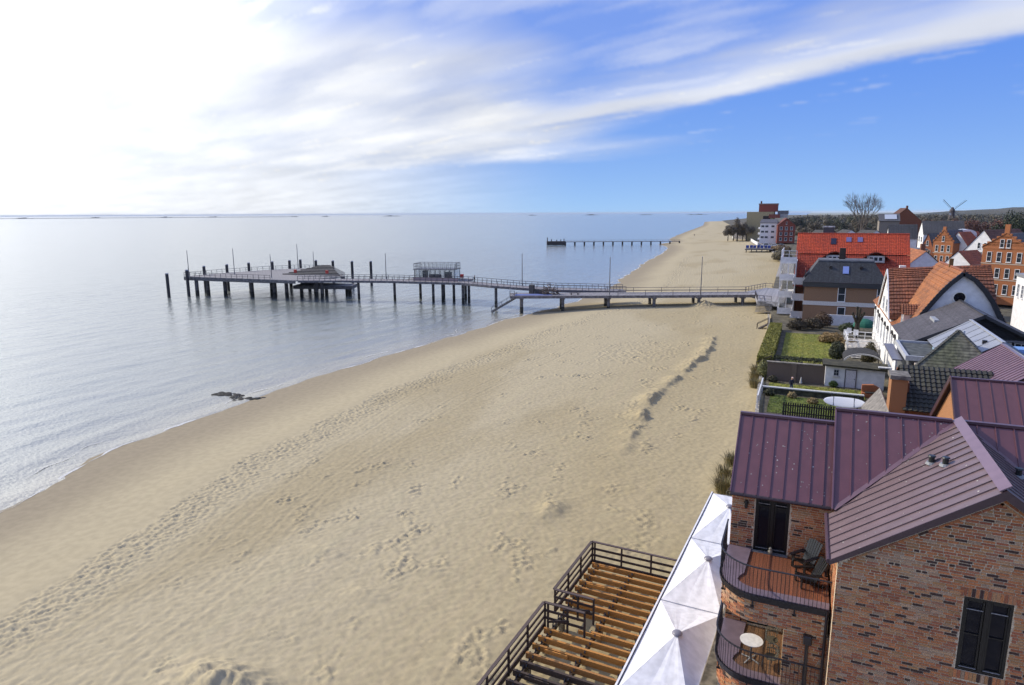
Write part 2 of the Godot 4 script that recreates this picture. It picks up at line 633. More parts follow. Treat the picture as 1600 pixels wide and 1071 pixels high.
func lay(o: Vector3, S: Vector3, N: Vector3, w: float, h: float, keep: Callable, far := 0.0) -> void:
	# courses of long bricks on a face; o its lower corner
	var rows := int(h / 0.086)
	for j in rows:
		var s := -0.16 if j % 2 else 0.0
		s -= rng.randf() * 0.05
		while s < w:
			var l := rng.randf_range(0.24, 0.31) if rng.randf() > 0.2 else 0.13
			var a := maxf(s, 0.0)
			var b := minf(s + l, w)
			if b - a > 0.04 and not keep.call((a + b) * 0.5, j * 0.086 + 0.043, (b - a) * 0.5):
				# cut the brick where the face ends
				var L0 := b - a
				var a0 := a
				var b0 := b
				b = a
				for q in 5:
					var sz: float = L0 * [0.85, 0.68, 0.5, 0.34, 0.2][q]
					if keep.call(a0 + sz * 0.5, j * 0.086 + 0.043, sz * 0.5):
						a = a0
						b = a0 + sz
						break
					if keep.call(b0 - sz * 0.5, j * 0.086 + 0.043, sz * 0.5):
						a = b0 - sz
						b = b0
						break
			if b - a > 0.04:
				bricklist.append([o + S * (a + b) * 0.5 + Vector3.UP * (j * 0.086 + 0.043) + N * rng.randf_range(-0.003, 0.005), S, N, b - a, 0.063, brick_colour(o.x + o.z + a, o.y + j * 0.086), far])
			s += l + 0.022

func metal_slope(roof: Node3D, o: Vector3, S: Vector3, T: Vector3, poly: PackedVector2Array, pitch: float, col: Color, off := 0.0, under := 0.10) -> void:
	# poly in metres along S (eave) and T (up the slope); each tray and each seam is a piece
	var N := S.cross(T).normalized()
	if N.y < 0: N = -N
	var lo := INF
	var hi := -INF
	var top := -INF
	var bot := INF
	for p in poly:
		lo = minf(lo, p.x); hi = maxf(hi, p.x); top = maxf(top, p.y); bot = minf(bot, p.y)
	var k := 0
	var s := lo - off
	while s < hi:
		var rect := PackedVector2Array([Vector2(s, bot - 1), Vector2(s + pitch - 0.004, bot - 1), Vector2(s + pitch - 0.004, top + 1), Vector2(s, top + 1)])
		for q in Geometry2D.intersect_polygons(poly, rect):
			var b := MB.new()
			b.col = jit(col, 0.05)
			var pts := PackedVector3Array()
			for p in q:
				pts.append(o + S * p.x + T * p.y - N * (0.004 + rng.randf() * 0.003))
			if pts.size() > 2:
				b.prism(pts, N * 0.012)
				part(roof, "roof_panel", b, M.sheet)
		if s > lo + 0.02:
			for ln in Geometry2D.intersect_polyline_with_polygon(PackedVector2Array([Vector2(s, bot - 1), Vector2(s, top + 1)]), poly):
				var b := MB.new()
				b.col = jit(col, 0.05)
				var a: Vector3 = o + S * ln[0].x + T * ln[0].y + N * 0.022
				var e: Vector3 = o + S * ln[-1].x + T * ln[-1].y + N * 0.022
				if a.distance_to(e) > 0.1:
					b.bar(a, e, 0.026, 0.045, N)
					part(roof, "seam", b, M.sheet)
		s += pitch
		k += 1
	var b := MB.new()
	b.col = C(0.05, 0.03, 0.035)
	var pts := PackedVector3Array()
	for p in poly:
		pts.append(o + S * p.x + T * p.y - N * 0.014)
	b.prism(pts, -N * under)
	part(roof, "deck", b, M.matte)

func hotel_window(t: Node3D, c: Vector3, w: float, h: float, N: Vector3, rows: Array, leaves := 2) -> void:
	# black timber window set back in the wall; rows: heights of the transoms
	var S := Vector3.UP.cross(N).normalized()
	var f := MB.new()
	f.col = C(0.006, 0.006, 0.006)
	var B := Basis(S, Vector3.UP, N)
	for sg: float in [-1.0, 1.0]:
		f.box(c + S * sg * (w * 0.5 - 0.035) - N * 0.05, Vector3(0.07, h, 0.09), B)
		f.box(c + Vector3.UP * sg * (h * 0.5 - 0.035) - N * 0.05, Vector3(w - 0.14, 0.07, 0.09), B)
	f.box(c - N * 0.045, Vector3(0.11, h - 0.14, 0.08), B)
	var fr := part(t, "window", f, M.paint)
	for k in leaves:
		var x := (-0.25 + 0.5 * k) * w
		var sa := MB.new()
		sa.col = C(0.006, 0.006, 0.006)
		for sg: float in [-1.0, 1.0]:
			sa.box(c + S * (x + sg * (w * 0.25 - 0.09)) - N * 0.06, Vector3(0.05, h - 0.16, 0.05), B)
			sa.box(c + S * x + Vector3.UP * sg * (h * 0.5 - 0.11) - N * 0.06, Vector3(w * 0.5 - 0.2, 0.06, 0.05), B)
		for r: float in rows:
			sa.box(c + S * x + Vector3.UP * r - N * 0.062, Vector3(w * 0.5 - 0.2, 0.035, 0.05), B)
		part(fr, "sash", sa, M.paint)
		var g := MB.new()
		g.col = C(0.012, 0.014, 0.016)
		g.box(c + S * x - N * 0.085, Vector3(w * 0.5 - 0.16, h - 0.2, 0.012), B)
		part(fr, "pane", g, M.pane)
		var ra := MB.new()
		ra.col = C(0.30, 0.30, 0.31)
		ra.box(c + S * x + Vector3.UP * (h * 0.5 - 0.38) - N * 0.03, Vector3(w * 0.34, 0.022, 0.02), B)
		ra.box(c + S * x - Vector3.UP * (h * 0.5 - 0.10) - N * 0.025, Vector3(w * 0.36, 0.018, 0.03), B)
		part(fr, "drip_rail", ra, M.metal)

func outline(d: float) -> PackedVector3Array:   # plan of the rounded balcony, pushed out by d
	var p := PackedVector3Array()
	p.append(Vector3(-1.93 - d, 0, -24.1))
	p.append(Vector3(-1.93 - d, 0, -22.2))
	for k in range(1, 10):
		var a := PI - k * PI / 20.0
		p.append(Vector3(-0.73 + cos(a) * (1.2 + d), 0, -22.2 + sin(a) * (1.2 + d)))
	p.append(Vector3(-0.73, 0, -21.0 + d))
	p.append(Vector3(1.36, 0, -21.0 + d))
	return p

func walk(p: PackedVector3Array, step: float) -> Array:   # points with tangents at even steps
	var out := []
	var left := 0.0
	for k in p.size() - 1:
		var l := p[k].distance_to(p[k + 1])
		var d := (p[k + 1] - p[k]) / l
		while left < l:
			out.append([p[k] + d * left, d])
			left += step
		left -= l
	return out

func balcony(t: Node3D, y: float, label_floor: Color, ledge: bool) -> void:
	var B := Node3D.new()
	B.name = "balcony"
	t.add_child(B, true)
	var Y := Vector3.UP * y
	# apron wall of the balcony
	var pl := outline(0.0)
	var b := MB.new()
	b.col = C(0.76, 0.62, 0.44)
	for k in pl.size() - 1:
		var a := pl[k]
		var e := pl[k + 1]
		var o := (e - a).cross(Vector3.UP)
		b.quad(a + Y - Vector3.UP * 0.95, e + Y - Vector3.UP * 0.95, e + Y - Vector3.UP * 0.1, a + Y - Vector3.UP * 0.1, -o if o.dot((a + e) * 0.5 - Vector3(0, 0, -23)) < 0 else o)
	var floorpoly := PackedVector3Array()
	for p in pl:
		floorpoly.append(p + Vector3.UP * (y - 0.12))
	floorpoly.append(Vector3(1.36, y - 0.12, -24.1))
	b.prism(floorpoly, Vector3.DOWN * 0.1)
	var low := PackedVector3Array()
	for p in floorpoly:
		low.append(Vector3(p.x, y - 0.94, p.z))
	b.prism(low, Vector3.UP * 0.05)
	part(B, "apron", b, M.mortar)
	for j in 9:
		var st := walk(pl, 0.285)
		for q in st:
			var tan: Vector3 = q[1]
			var N := tan.cross(Vector3.UP)
			if N.dot(q[0] - Vector3(0.5, 0, -23.5)) < 0: N = -N
			var p: Vector3 = q[0] + tan * (0.14 if j % 2 else 0.0) + Vector3.UP * (y - 0.90 + j * 0.086)
			if p.x < 1.25:
				bricklist.append([p + N * 0.002, tan, N, 0.262, 0.063, brick_colour(p.x * 2, p.y), 3.0])
	# floor boards
	var k := 0
	var x := -1.75
	while x < 1.3:
		var z0 := -21.25
		if x < -0.6:
			z0 = -22.25 + sqrt(maxf(1.1 - (x + 0.73) * (x + 0.73), 0.0)) - 0.1
		var bd := MB.new()
		bd.col = jit(label_floor, 0.3)
		bd.mm(Vector3(x, y - 0.04, -24.05), Vector3(x + 0.122, y + 0.0, z0))
		part(B, "floor_board", bd, M.wood)
		x += 0.13
	# sheet metal ledge inside the railing
	if ledge:
		var lg := MB.new()
		lg.col = C(0.19, 0.145, 0.17)
		var inner := outline(-0.34)
		var outer := outline(0.04)
		for q in inner.size() - 1:
			var i0 := inner[q]
			var i1 := inner[q + 1]
			if q < 5:
				i0.x += 0.42 * (1.0 - q / 5.0)
			if q + 1 < 5:
				i1.x += 0.42 * (1.0 - (q + 1) / 5.0)
			var up := Vector3.UP * (y + 0.06)
			lg.quad(outer[q] + up, outer[q + 1] + up, i1 + up, i0 + up, Vector3.UP)
			lg.quad(i0 + up, i1 + up, i1 + up - Vector3.UP * 0.16, i0 + up - Vector3.UP * 0.16, i0 - outer[q])
			lg.quad(outer[q] + up, outer[q + 1] + up, outer[q + 1] + up - Vector3.UP * 0.12, outer[q] + up - Vector3.UP * 0.12, outer[q] - i0)
		part(B, "ledge", lg, M.sheet)
	# railing
	var R := Node3D.new()
	R.name = "railing"
	B.add_child(R, true)
	var rl := outline(0.10)
	var dark := C(0.016, 0.015, 0.017)
	for h: float in [0.02, 1.02]:
		var hb := MB.new()
		hb.col = dark if h < 0.5 else C(0.035, 0.035, 0.04)
		for q in rl.size() - 1:
			var dd := (rl[q + 1] - rl[q]).normalized() * 0.01
			hb.bar(rl[q] + Y + Vector3.UP * h - dd, rl[q + 1] + Y + Vector3.UP * h + dd, 0.055, 0.03 if h > 0.5 else 0.06)
		part(R, "handrail" if h > 0.5 else "bottom_rail", hb, M.metal)
	var bm := MB.new()
	bm.col = dark
	bm.box(Vector3(0, 0.5, 0), Vector3(0.016, 0.98, 0.016))
	var bmesh := bm.mesh()
	bmesh.surface_set_material(0, M.metal)
	for q in walk(rl, 0.118):
		piece(R, "baluster", bmesh, Transform3D(Basis(), q[0] + Y + Vector3.UP * 0.02))
	var band := MB.new()
	band.col = dark
	var skirt := outline(0.06)
	for q in skirt.size() - 1:
		band.bar(skirt[q] + Y - Vector3.UP * 0.09, skirt[q + 1] + Y - Vector3.UP * 0.09, 0.05, 0.16)
	part(B, "fascia", band, M.metal)
	for q in walk(outline(0.07), 1.25):
		var br := MB.new()
		br.col = dark
		br.bar(q[0] + Y - Vector3.UP * 0.36, q[0] + Y, 0.05, 0.05)
		br.box(q[0] + Y - Vector3.UP * 0.36, Vector3(0.12, 0.05, 0.05))
		part(B, "bracket", br, M.metal)

func hotel() -> void:
	var t := thing("brick_hotel", "red brick seaside hotel with purple standing-seam metal roofs and rounded balconies", "hotel", Vector3(3.5, 2.0, -24))
	var purple := C(0.138, 0.054, 0.058)
	var N := Vector3(0, 0, 1)
	# masses behind the bricks
	var gx0 := 1.42
	var gx1 := 8.88
	var gz := -20.3
	var b := MB.new()
	b.col = C(0.76, 0.62, 0.44)
	# gable front with an opening for the window
	var wx0 := 4.60
	var wx1 := 5.74
	var wy0 := 9.30
	var wy1 := 11.56
	var zf := gz - 0.02
	b.prism(PackedVector3Array([Vector3(gx0, 2, zf), Vector3(wx0, 2, zf), Vector3(wx0, 14.22, zf), Vector3(gx0, 12.05, zf)]), Vector3(0, 0, -0.3))
	b.prism(PackedVector3Array([Vector3(wx1, 2, zf), Vector3(gx1, 2, zf), Vector3(gx1, 12.05, zf), Vector3(wx1, 14.2, zf)]), Vector3(0, 0, -0.3))
	b.prism(PackedVector3Array([Vector3(wx0, wy1, zf), Vector3(wx1, wy1, zf), Vector3(wx1, 14.2, zf), Vector3(5.15, 14.62, zf), Vector3(wx0, 14.22, zf)]), Vector3(0, 0, -0.3))
	b.mm(Vector3(wx0, 2, zf), Vector3(wx1, wy0, zf - 0.3))
	b.mm(Vector3(gx0 + 0.02, 2, zf - 0.3), Vector3(gx0 + 0.3, 12.0, -24.1))
	b.mm(Vector3(gx1 - 0.3, 2, zf - 0.3), Vector3(gx1, 12.0, -29))
	# wing and main body
	b.mm(Vector3(-1.93, 9.8, -24.12), Vector3(-1.12, 12.1, -24.4))
	b.mm(Vector3(0.02, 9.8, -24.12), Vector3(1.42, 12.1, -24.4))
	b.mm(Vector3(-1.12, 12.06, -24.12), Vector3(0.02, 12.1, -24.4))
	b.mm(Vector3(-1.93, 2, -24.12), Vector3(1.42, 9.8, -24.4))
	b.mm(Vector3(-1.93, 2, -24.4), Vector3(-1.65, 12.1, -29))
	b.mm(Vector3(-1.65, 2, -28.7), Vector3(gx1, 12.1, -29))
	b.prism(PackedVector3Array([Vector3(-1.93, 12.1, -24.12), Vector3(-1.93, 12.1, -29), Vector3(-1.93, 14.1, -26.5)]), Vector3(0.25, 0, 0))
	# pier beside the lower balcony
	b.mm(Vector3(0.12, 2, -21.04), Vector3(1.42, 8.9, -21.3))
	b.mm(Vector3(0.12, 2, -21.3), Vector3(0.32, 8.9, -24.12))
	b.mm(Vector3(-1.9, 2, -24.1), Vector3(0.12, 5.9, -22.2))
	part(t, "wall", b, M.mortar)
	# bricks of the gable
	var gk := func(s: float, y: float, hl: float) -> bool:
		var x := gx0 + s
		var yy := 6.5 + y
		if x + hl > wx0 - 0.01 and x - hl < wx1 + 0.01 and yy > wy0 - 0.27 and yy < wy1 + 0.27: return false
		var lim := 12.05 + (x - gx0) / (5.15 - gx0) * 2.56 if x < 5.15 else 14.61 - (x - 5.15) / (gx1 - 5.15) * 2.56
		return yy < lim - 0.30
	lay(Vector3(gx0, 6.5, gz - 0.02), Vector3.RIGHT, N, gx1 - gx0, 8.2, gk)
	# soldier courses over and under the window
	for k in 15:
		var x := wx0 - 0.08 + k * 0.0925
		bricklist.append([Vector3(x, wy1 + 0.14, gz - 0.02), Vector3.UP, N, 0.25, 0.078, brick_colour(x * 3, 12), 0.0])
		bricklist.append([Vector3(x, wy0 - 0.13, gz - 0.015), Vector3.UP, N, 0.25, 0.078, brick_colour(x * 3, 9), 0.0])
	# rowlock courses that follow the verge
	for sg: float in [-1.0, 1.0]:
		var d := Vector3(-sg * 3.73, -2.56, 0).normalized()
		var nn := Vector3(-sg * 2.56, 3.73, 0).normalized()
		if nn.y < 0: nn = -nn
		for r in 2:
			var s := 0.1 + 0.13 * r
			while s < 4.35:
				var p := Vector3(5.15, 14.61, gz - 0.02) + Vector3(-d.x, d.y, 0) * s - (Vector3(-nn.x, nn.y, 0) if true else nn) * (0.10 + r * 0.1)
				bricklist.append([p, Vector3(-d.x, d.y, 0), N, 0.26, 0.063, brick_colour(s, 3.0 * r), 0.5])
				s += 0.28
	# side return of the gable, lit by the sun
	var al := func(_s: float, _y: float, _h: float) -> bool: return true
	lay(Vector3(gx0 + 0.02, 6.5, -23.9), Vector3(0, 0, 1), Vector3.LEFT, 3.6, 5.5, al, 4.0)
	# bricks of the wing
	var wk := func(s: float, y: float, hl: float) -> bool:
		var x := -1.93 + s
		return not (x + hl > -1.14 and x - hl < 0.05)
	lay(Vector3(-1.93, 9.82, -24.12), Vector3.RIGHT, N, 3.33, 2.25, wk, 2.0)
	lay(Vector3(-1.93, 6.8, -24.12), Vector3.RIGHT, N, 3.33, 2.2, wk, 4.0)
	lay(Vector3(-1.93, 6.8, -28.9), Vector3(0, 0, 1), Vector3.LEFT, 4.75, 5.2, al, 5.0)
	lay(Vector3(0.12, 5.6, -21.04), Vector3.RIGHT, N, 1.28, 3.3, al, 2.5)
	# window of the gable, French door of the wing, door below
	hotel_window(t, Vector3((wx0 + wx1) * 0.5, (wy0 + wy1) * 0.5, gz - 0.04), wx1 - wx0, wy1 - wy0, N, [0.0])
	hotel_window(t, Vector3(-0.55, 10.96, -24.16), 1.14, 2.2, N, [0.62])
	hotel_window(t, Vector3(-0.75, 7.96, -24.1), 1.3, 2.1, N, [0.55])
	var sl := MB.new()
	sl.col = C(0.20, 0.20, 0.21)
	sl.mm(Vector3(-1.16, 9.82, -24.12), Vector3(0.06, 9.88, -23.95))
	part(t, "door_sill", sl, M.metal)
	# dark rooms behind the panes
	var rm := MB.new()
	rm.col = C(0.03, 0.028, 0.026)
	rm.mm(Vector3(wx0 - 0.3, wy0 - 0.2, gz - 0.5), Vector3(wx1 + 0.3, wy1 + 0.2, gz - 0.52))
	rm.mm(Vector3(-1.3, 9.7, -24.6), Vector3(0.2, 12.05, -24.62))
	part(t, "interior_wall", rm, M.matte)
	# ---- roofs ----
	var roof := Node3D.new()
	roof.name = "roof"
	t.add_child(roof, true)
	var ra := 26.5          # ridge line of main and wing, at z = -ra
	var p40 := deg_to_rad(40.0)
	var T := Vector3(0, sin(p40), -cos(p40))
	# wing slope toward the viewer
	var lw := (14.29 - 12.08) / sin(p40)
	var ow := Vector3(-1.98, 12.08, -ra + (14.29 - 12.08) / tan(p40))
	metal_slope(roof, ow, Vector3.RIGHT, T, PackedVector2Array([Vector2(0, 0), Vector2(3.33, 0), Vector2(3.33, lw), Vector2(0, lw)]), 0.43, purple)
	# main slope, cut by the valley
	var lm := (14.83 - 12.2) / sin(p40)
	var om := Vector3(1.33, 12.2, -ra + (14.83 - 12.2) / tan(p40))
	metal_slope(roof, om, Vector3.RIGHT, T, PackedVector2Array([Vector2(0, 0.0), Vector2(3.82, lm), Vector2(0, lm)]), 0.52, purple)
	metal_slope(roof, om, Vector3.RIGHT, T, PackedVector2Array([Vector2(3.82, lm), Vector2(7.64, 0), Vector2(7.64, lm)]), 0.52, purple)
	metal_slope(roof, om, Vector3.RIGHT, T, PackedVector2Array([Vector2(7.645, 0), Vector2(14.0, 0), Vector2(14.0, lm), Vector2(7.645, lm)]), 0.52, purple)
	# far slopes
	var Tb := Vector3(0, sin(p40), cos(p40))
	metal_slope(roof, Vector3(-1.98, 11.9, -ra - (14.29 - 11.9) / tan(p40)), Vector3.RIGHT, Tb, PackedVector2Array([Vector2(0, 0), Vector2(3.31, 0), Vector2(3.31, (14.29 - 11.9) / sin(p40)), Vector2(0, (14.29 - 11.9) / sin(p40))]), 0.6, purple)
	metal_slope(roof, Vector3(1.33, 11.9, -ra - (14.83 - 11.9) / tan(p40)), Vector3.RIGHT, Tb, PackedVector2Array([Vector2(0, 0), Vector2(14, 0), Vector2(14, (14.83 - 11.9) / sin(p40)), Vector2(0, (14.83 - 11.9) / sin(p40))]), 0.6, purple)
	# gable slopes: ridge along z at x 5.15
	var rise := 14.85 - 12.02
	var run := 5.15 - 1.22
	var lg := sqrt(rise * rise + run * run)
	var Tl := Vector3(run, rise, 0) / lg
	var zfr := -20.05
	var S := Vector3(0, 0, -1)
	var depth := ra - 20.05
	var dv := depth - (14.83 - 12.2) / tan(p40)
	metal_slope(roof, Vector3(1.22, 12.02, zfr), S, Tl, PackedVector2Array([Vector2(0, 0), Vector2(dv, 0), Vector2(dv, 0.15), Vector2(depth, lg), Vector2(0, lg)]), 0.50, C(0.155, 0.108, 0.112), 0.1)
	var Tr := Vector3(-run, rise, 0) / lg
	metal_slope(roof, Vector3(9.08, 12.02, zfr), S, Tr, PackedVector2Array([Vector2(0, 0), Vector2(dv, 0), Vector2(dv, 0.15), Vector2(depth, lg), Vector2(0, lg)]), 0.50, C(0.155, 0.108, 0.112), 0.1)
	# pale flecks of lichen and droppings on the trays
	var fl := MB.new()
	for k in 150:
		var p := Vector3(rng.randf_range(-1.9, 4.9), 0, 0)
		var nn := Vector3(0, cos(p40), sin(p40))
		var s := rng.randf_range(0.1, 3.0)
		if p.x < 1.3:
			p = Vector3(p.x, ow.y, ow.z) + T * s
		elif rng.randf() < 0.45:
			s = lm - rng.randf() * lm * clampf(1.0 - (p.x - 1.4) / 3.9, 0.0, 0.95)
			p = Vector3(p.x, om.y, om.z) + T * s
		else:
			var q := rng.randf_range(0.3, lg - 0.3)
			p = Vector3(1.22, 12.02, zfr - rng.randf() * (dv + (depth - dv) * q / lg - 0.3)) + Tl * q
			nn = Vector3(-rise, run, 0) / lg
		fl.col = jit(C(0.42, 0.40, 0.38), 0.3)
		var r := rng.randf_range(0.012, 0.03)
		fl.tube(p + nn * 0.009, p + nn * 0.013, r, r * 0.8, 5)
	part(roof, "lichen_flecks", fl, M.matte, "stuff")
	# ridge caps, verges, valleys
	var cap := MB.new()
	cap.col = C(0.185, 0.125, 0.16)
	cap.bar(Vector3(5.11, 14.91, zfr + 0.02), Vector3(5.11, 14.91, -ra - 0.1), 0.32, 0.03, Tl.cross(S) if Tl.cross(S).y > 0 else -Tl.cross(S))
	part(roof, "ridge_cap", cap, M.sheet)
	cap = MB.new()
	cap.col = C(0.10, 0.045, 0.06)
	cap.mm(Vector3(-2.02, 14.27, -ra - 0.08), Vector3(1.33, 14.36, -ra + 0.10))
	part(roof, "ridge_cap", cap, M.sheet)
	cap = MB.new()
	cap.col = C(0.10, 0.045, 0.06)
	cap.mm(Vector3(1.30, 14.81, -ra - 0.08), Vector3(4.95, 14.90, -ra + 0.10))
	cap.mm(Vector3(5.3, 14.81, -ra - 0.08), Vector3(15.33, 14.90, -ra + 0.10))
	part(roof, "ridge_cap", cap, M.sheet)
	for sg: float in [-1.0, 1.0]:
		var v := MB.new()
		v.col = C(0.12, 0.06, 0.085)
		var q0 := om + Vector3(0.02, 0.03, 0.02) if sg < 0 else om + Vector3(7.62, 0.03, 0.02)
		v.bar(q0, Vector3(5.15, 14.87, -ra + 0.02), 0.16, 0.02, Vector3(0.3 * sg, 0.8, 0.4))
		part(roof, "valley", v, M.sheet)
		var fs := MB.new()
		fs.col = C(0.055, 0.028, 0.036)
		var e0 := Vector3(1.18 if sg < 0 else 9.12, 11.88, zfr + 0.01)
		fs.prism(PackedVector3Array([e0, e0 + Vector3(0, 0.16, 0), Vector3(5.15, 14.87, zfr + 0.01), Vector3(5.15, 14.6, zfr + 0.01)]), Vector3(0, 0, 0.03))
		part(roof, "verge_board", fs, M.sheet)
		var so := MB.new()
		so.col = C(0.03, 0.02, 0.022)
		so.quad(e0, Vector3(5.15, 14.60, zfr), Vector3(5.15, 14.60, gz), e0 + Vector3(0, 0, gz - zfr - 0.01), Vector3.DOWN)
		part(roof, "soffit", so, M.matte)
	var vg := MB.new()
	vg.col = C(0.13, 0.065, 0.085)
	vg.bar(om + Vector3(-0.02, 0.0, 0), om + T * lm + Vector3(-0.02, 0.0, 0), 0.05, 0.16, T.cross(Vector3.RIGHT))
	vg.bar(ow + Vector3(-0.02, 0.0, 0), ow + T * lw + Vector3(-0.02, 0, 0), 0.04, 0.12, T.cross(Vector3.RIGHT))
	part(roof, "verge_board", vg, M.sheet)
	# gutters and downpipe
	var gu := MB.new()
	gu.col = C(0.05, 0.028, 0.035)
	gu.tube(Vector3(-2.0, 12.02, -23.86), Vector3(1.3, 12.02, -23.86), 0.07, 0.07, 8)
	part(roof, "gutter", gu, M.metal)
	gu = MB.new()
	gu.col = C(0.09, 0.05, 0.065)
	gu.tube(Vector3(1.16, 11.98, -20.06), Vector3(1.16, 11.98, -23.4), 0.075, 0.075, 8)
	part(roof, "gutter", gu, M.metal)
	var dp := MB.new()
	dp.col = C(0.03, 0.022, 0.024)
	dp.tube(Vector3(1.3, 11.95, -23.2), Vector3(1.3, 2.1, -23.0), 0.05, 0.05, 8)
	dp.tube(Vector3(1.30, 9.9, -20.9), Vector3(1.30, 2.1, -20.9), 0.045, 0.045, 8)
	part(t, "downpipe", dp, M.metal)
	dp = MB.new()
	dp.col = C(0.035, 0.024, 0.024)
	dp.tube(Vector3(0.82, 8.75, -20.93), Vector3(0.82, 2.1, -20.93), 0.055, 0.055, 8)
	dp.cbox(Vector3(0.82, 8.78, -20.90), Vector3(0.26, 0.3, 0.2), 0.03)
	part(t, "downpipe", dp, M.metal)
	# roof vents
	for q: Array in [[4.05, -23.9], [4.32, -23.3], [6.35, -23.9], [6.75, -23.2]]:
		var vx: float = q[0]
		var vy := 14.85 - absf(vx - 5.15) * rise / run
		var ve := MB.new()
		ve.col = C(0.25, 0.26, 0.27)
		ve.tube(Vector3(vx, vy - 0.02, q[1]), Vector3(vx, vy + 0.06, q[1]), 0.17, 0.14, 12)
		ve.col = C(0.018, 0.02, 0.02)
		ve.tube(Vector3(vx, vy + 0.04, q[1]), Vector3(vx, vy + 0.24, q[1]), 0.085, 0.085, 12)
		ve.tube(Vector3(vx, vy + 0.24, q[1]), Vector3(vx, vy + 0.28, q[1]), 0.12, 0.10, 12)
		part(roof, "roof_vent", ve, M.plastic)
	var wl := MB.new()
	wl.col = C(0.012, 0.012, 0.012)
	wl.cbox(Vector3(-1.44, 11.62, -24.02), Vector3(0.10, 0.30, 0.12), 0.015)
	wl.box(Vector3(-1.44, 11.68, -24.07), Vector3(0.16, 0.05, 0.09))
	part(t, "wall_lamp", wl, M.paint)
	# balconies
	balcony(t, 9.86, C(0.24, 0.075, 0.028), true)
	balcony(t, 6.85, C(0.20, 0.10, 0.045), true)
	# all bricks: those that show largest singly, the rest as one part
	var eye := Vector3(0, 22, 0)
	bricklist.sort_custom(func(a, c): return (a[0] as Vector3).distance_to(eye) + a[6] * 3.0 + (0.0 if a[0].y > 8.6 and a[0].x < 6.2 else 20.0) < (c[0] as Vector3).distance_to(eye) + c[6] * 3.0 + (0.0 if c[0].y > 8.6 and c[0].x < 6.2 else 20.0))
	var cache := {}
	var rest := MB.new()
	for k in bricklist.size():
		var q: Array = bricklist[k]
		var up: Vector3 = (q[2] as Vector3).cross(q[1])
		var B := Basis(q[1], up, q[2])
		if k < 300:
			var l := snappedf(q[3], 0.03)
			var cc: Color = q[5]
			var key := "%.2f %d %d" % [l, int(cc.r * 24), int(cc.g * 40)]
			if not cache.has(key):
				var m := MB.new()
				m.col = cc
				m.cbox(Vector3.ZERO, Vector3(l, q[4], 0.03), 0.006)
				cache[key] = m.mesh()
				cache[key].surface_set_material(0, M.brick)
			piece(t, "brick", cache[key], Transform3D(B, q[0]))
		else:
			rest.col = q[5]
			var h: Vector3 = Vector3(q[3], q[4], 0.03) * 0.5
			var p: Vector3 = q[0]
			var x := B.x * h.x
			var y := B.y * h.y
			var z := B.z * h.z
			rest.quad(p + z - x - y, p + z + x - y, p + z + x + y, p + z - x + y, z)
			rest.quad(p + y - x - z, p + y + x - z, p + y + x + z, p + y - x + z, y)
			rest.quad(p - y - x - z, p - y + x - z, p - y + x + z, p - y - x + z, -y)
			rest.quad(p + x - y - z, p + x + y - z, p + x + y + z, p + x - y + z, x)
			rest.quad(p - x - y - z, p - x + y - z, p - x + y + z, p - x - y + z, -x)
	part(t, "brickwork", rest, M.brick, "stuff")

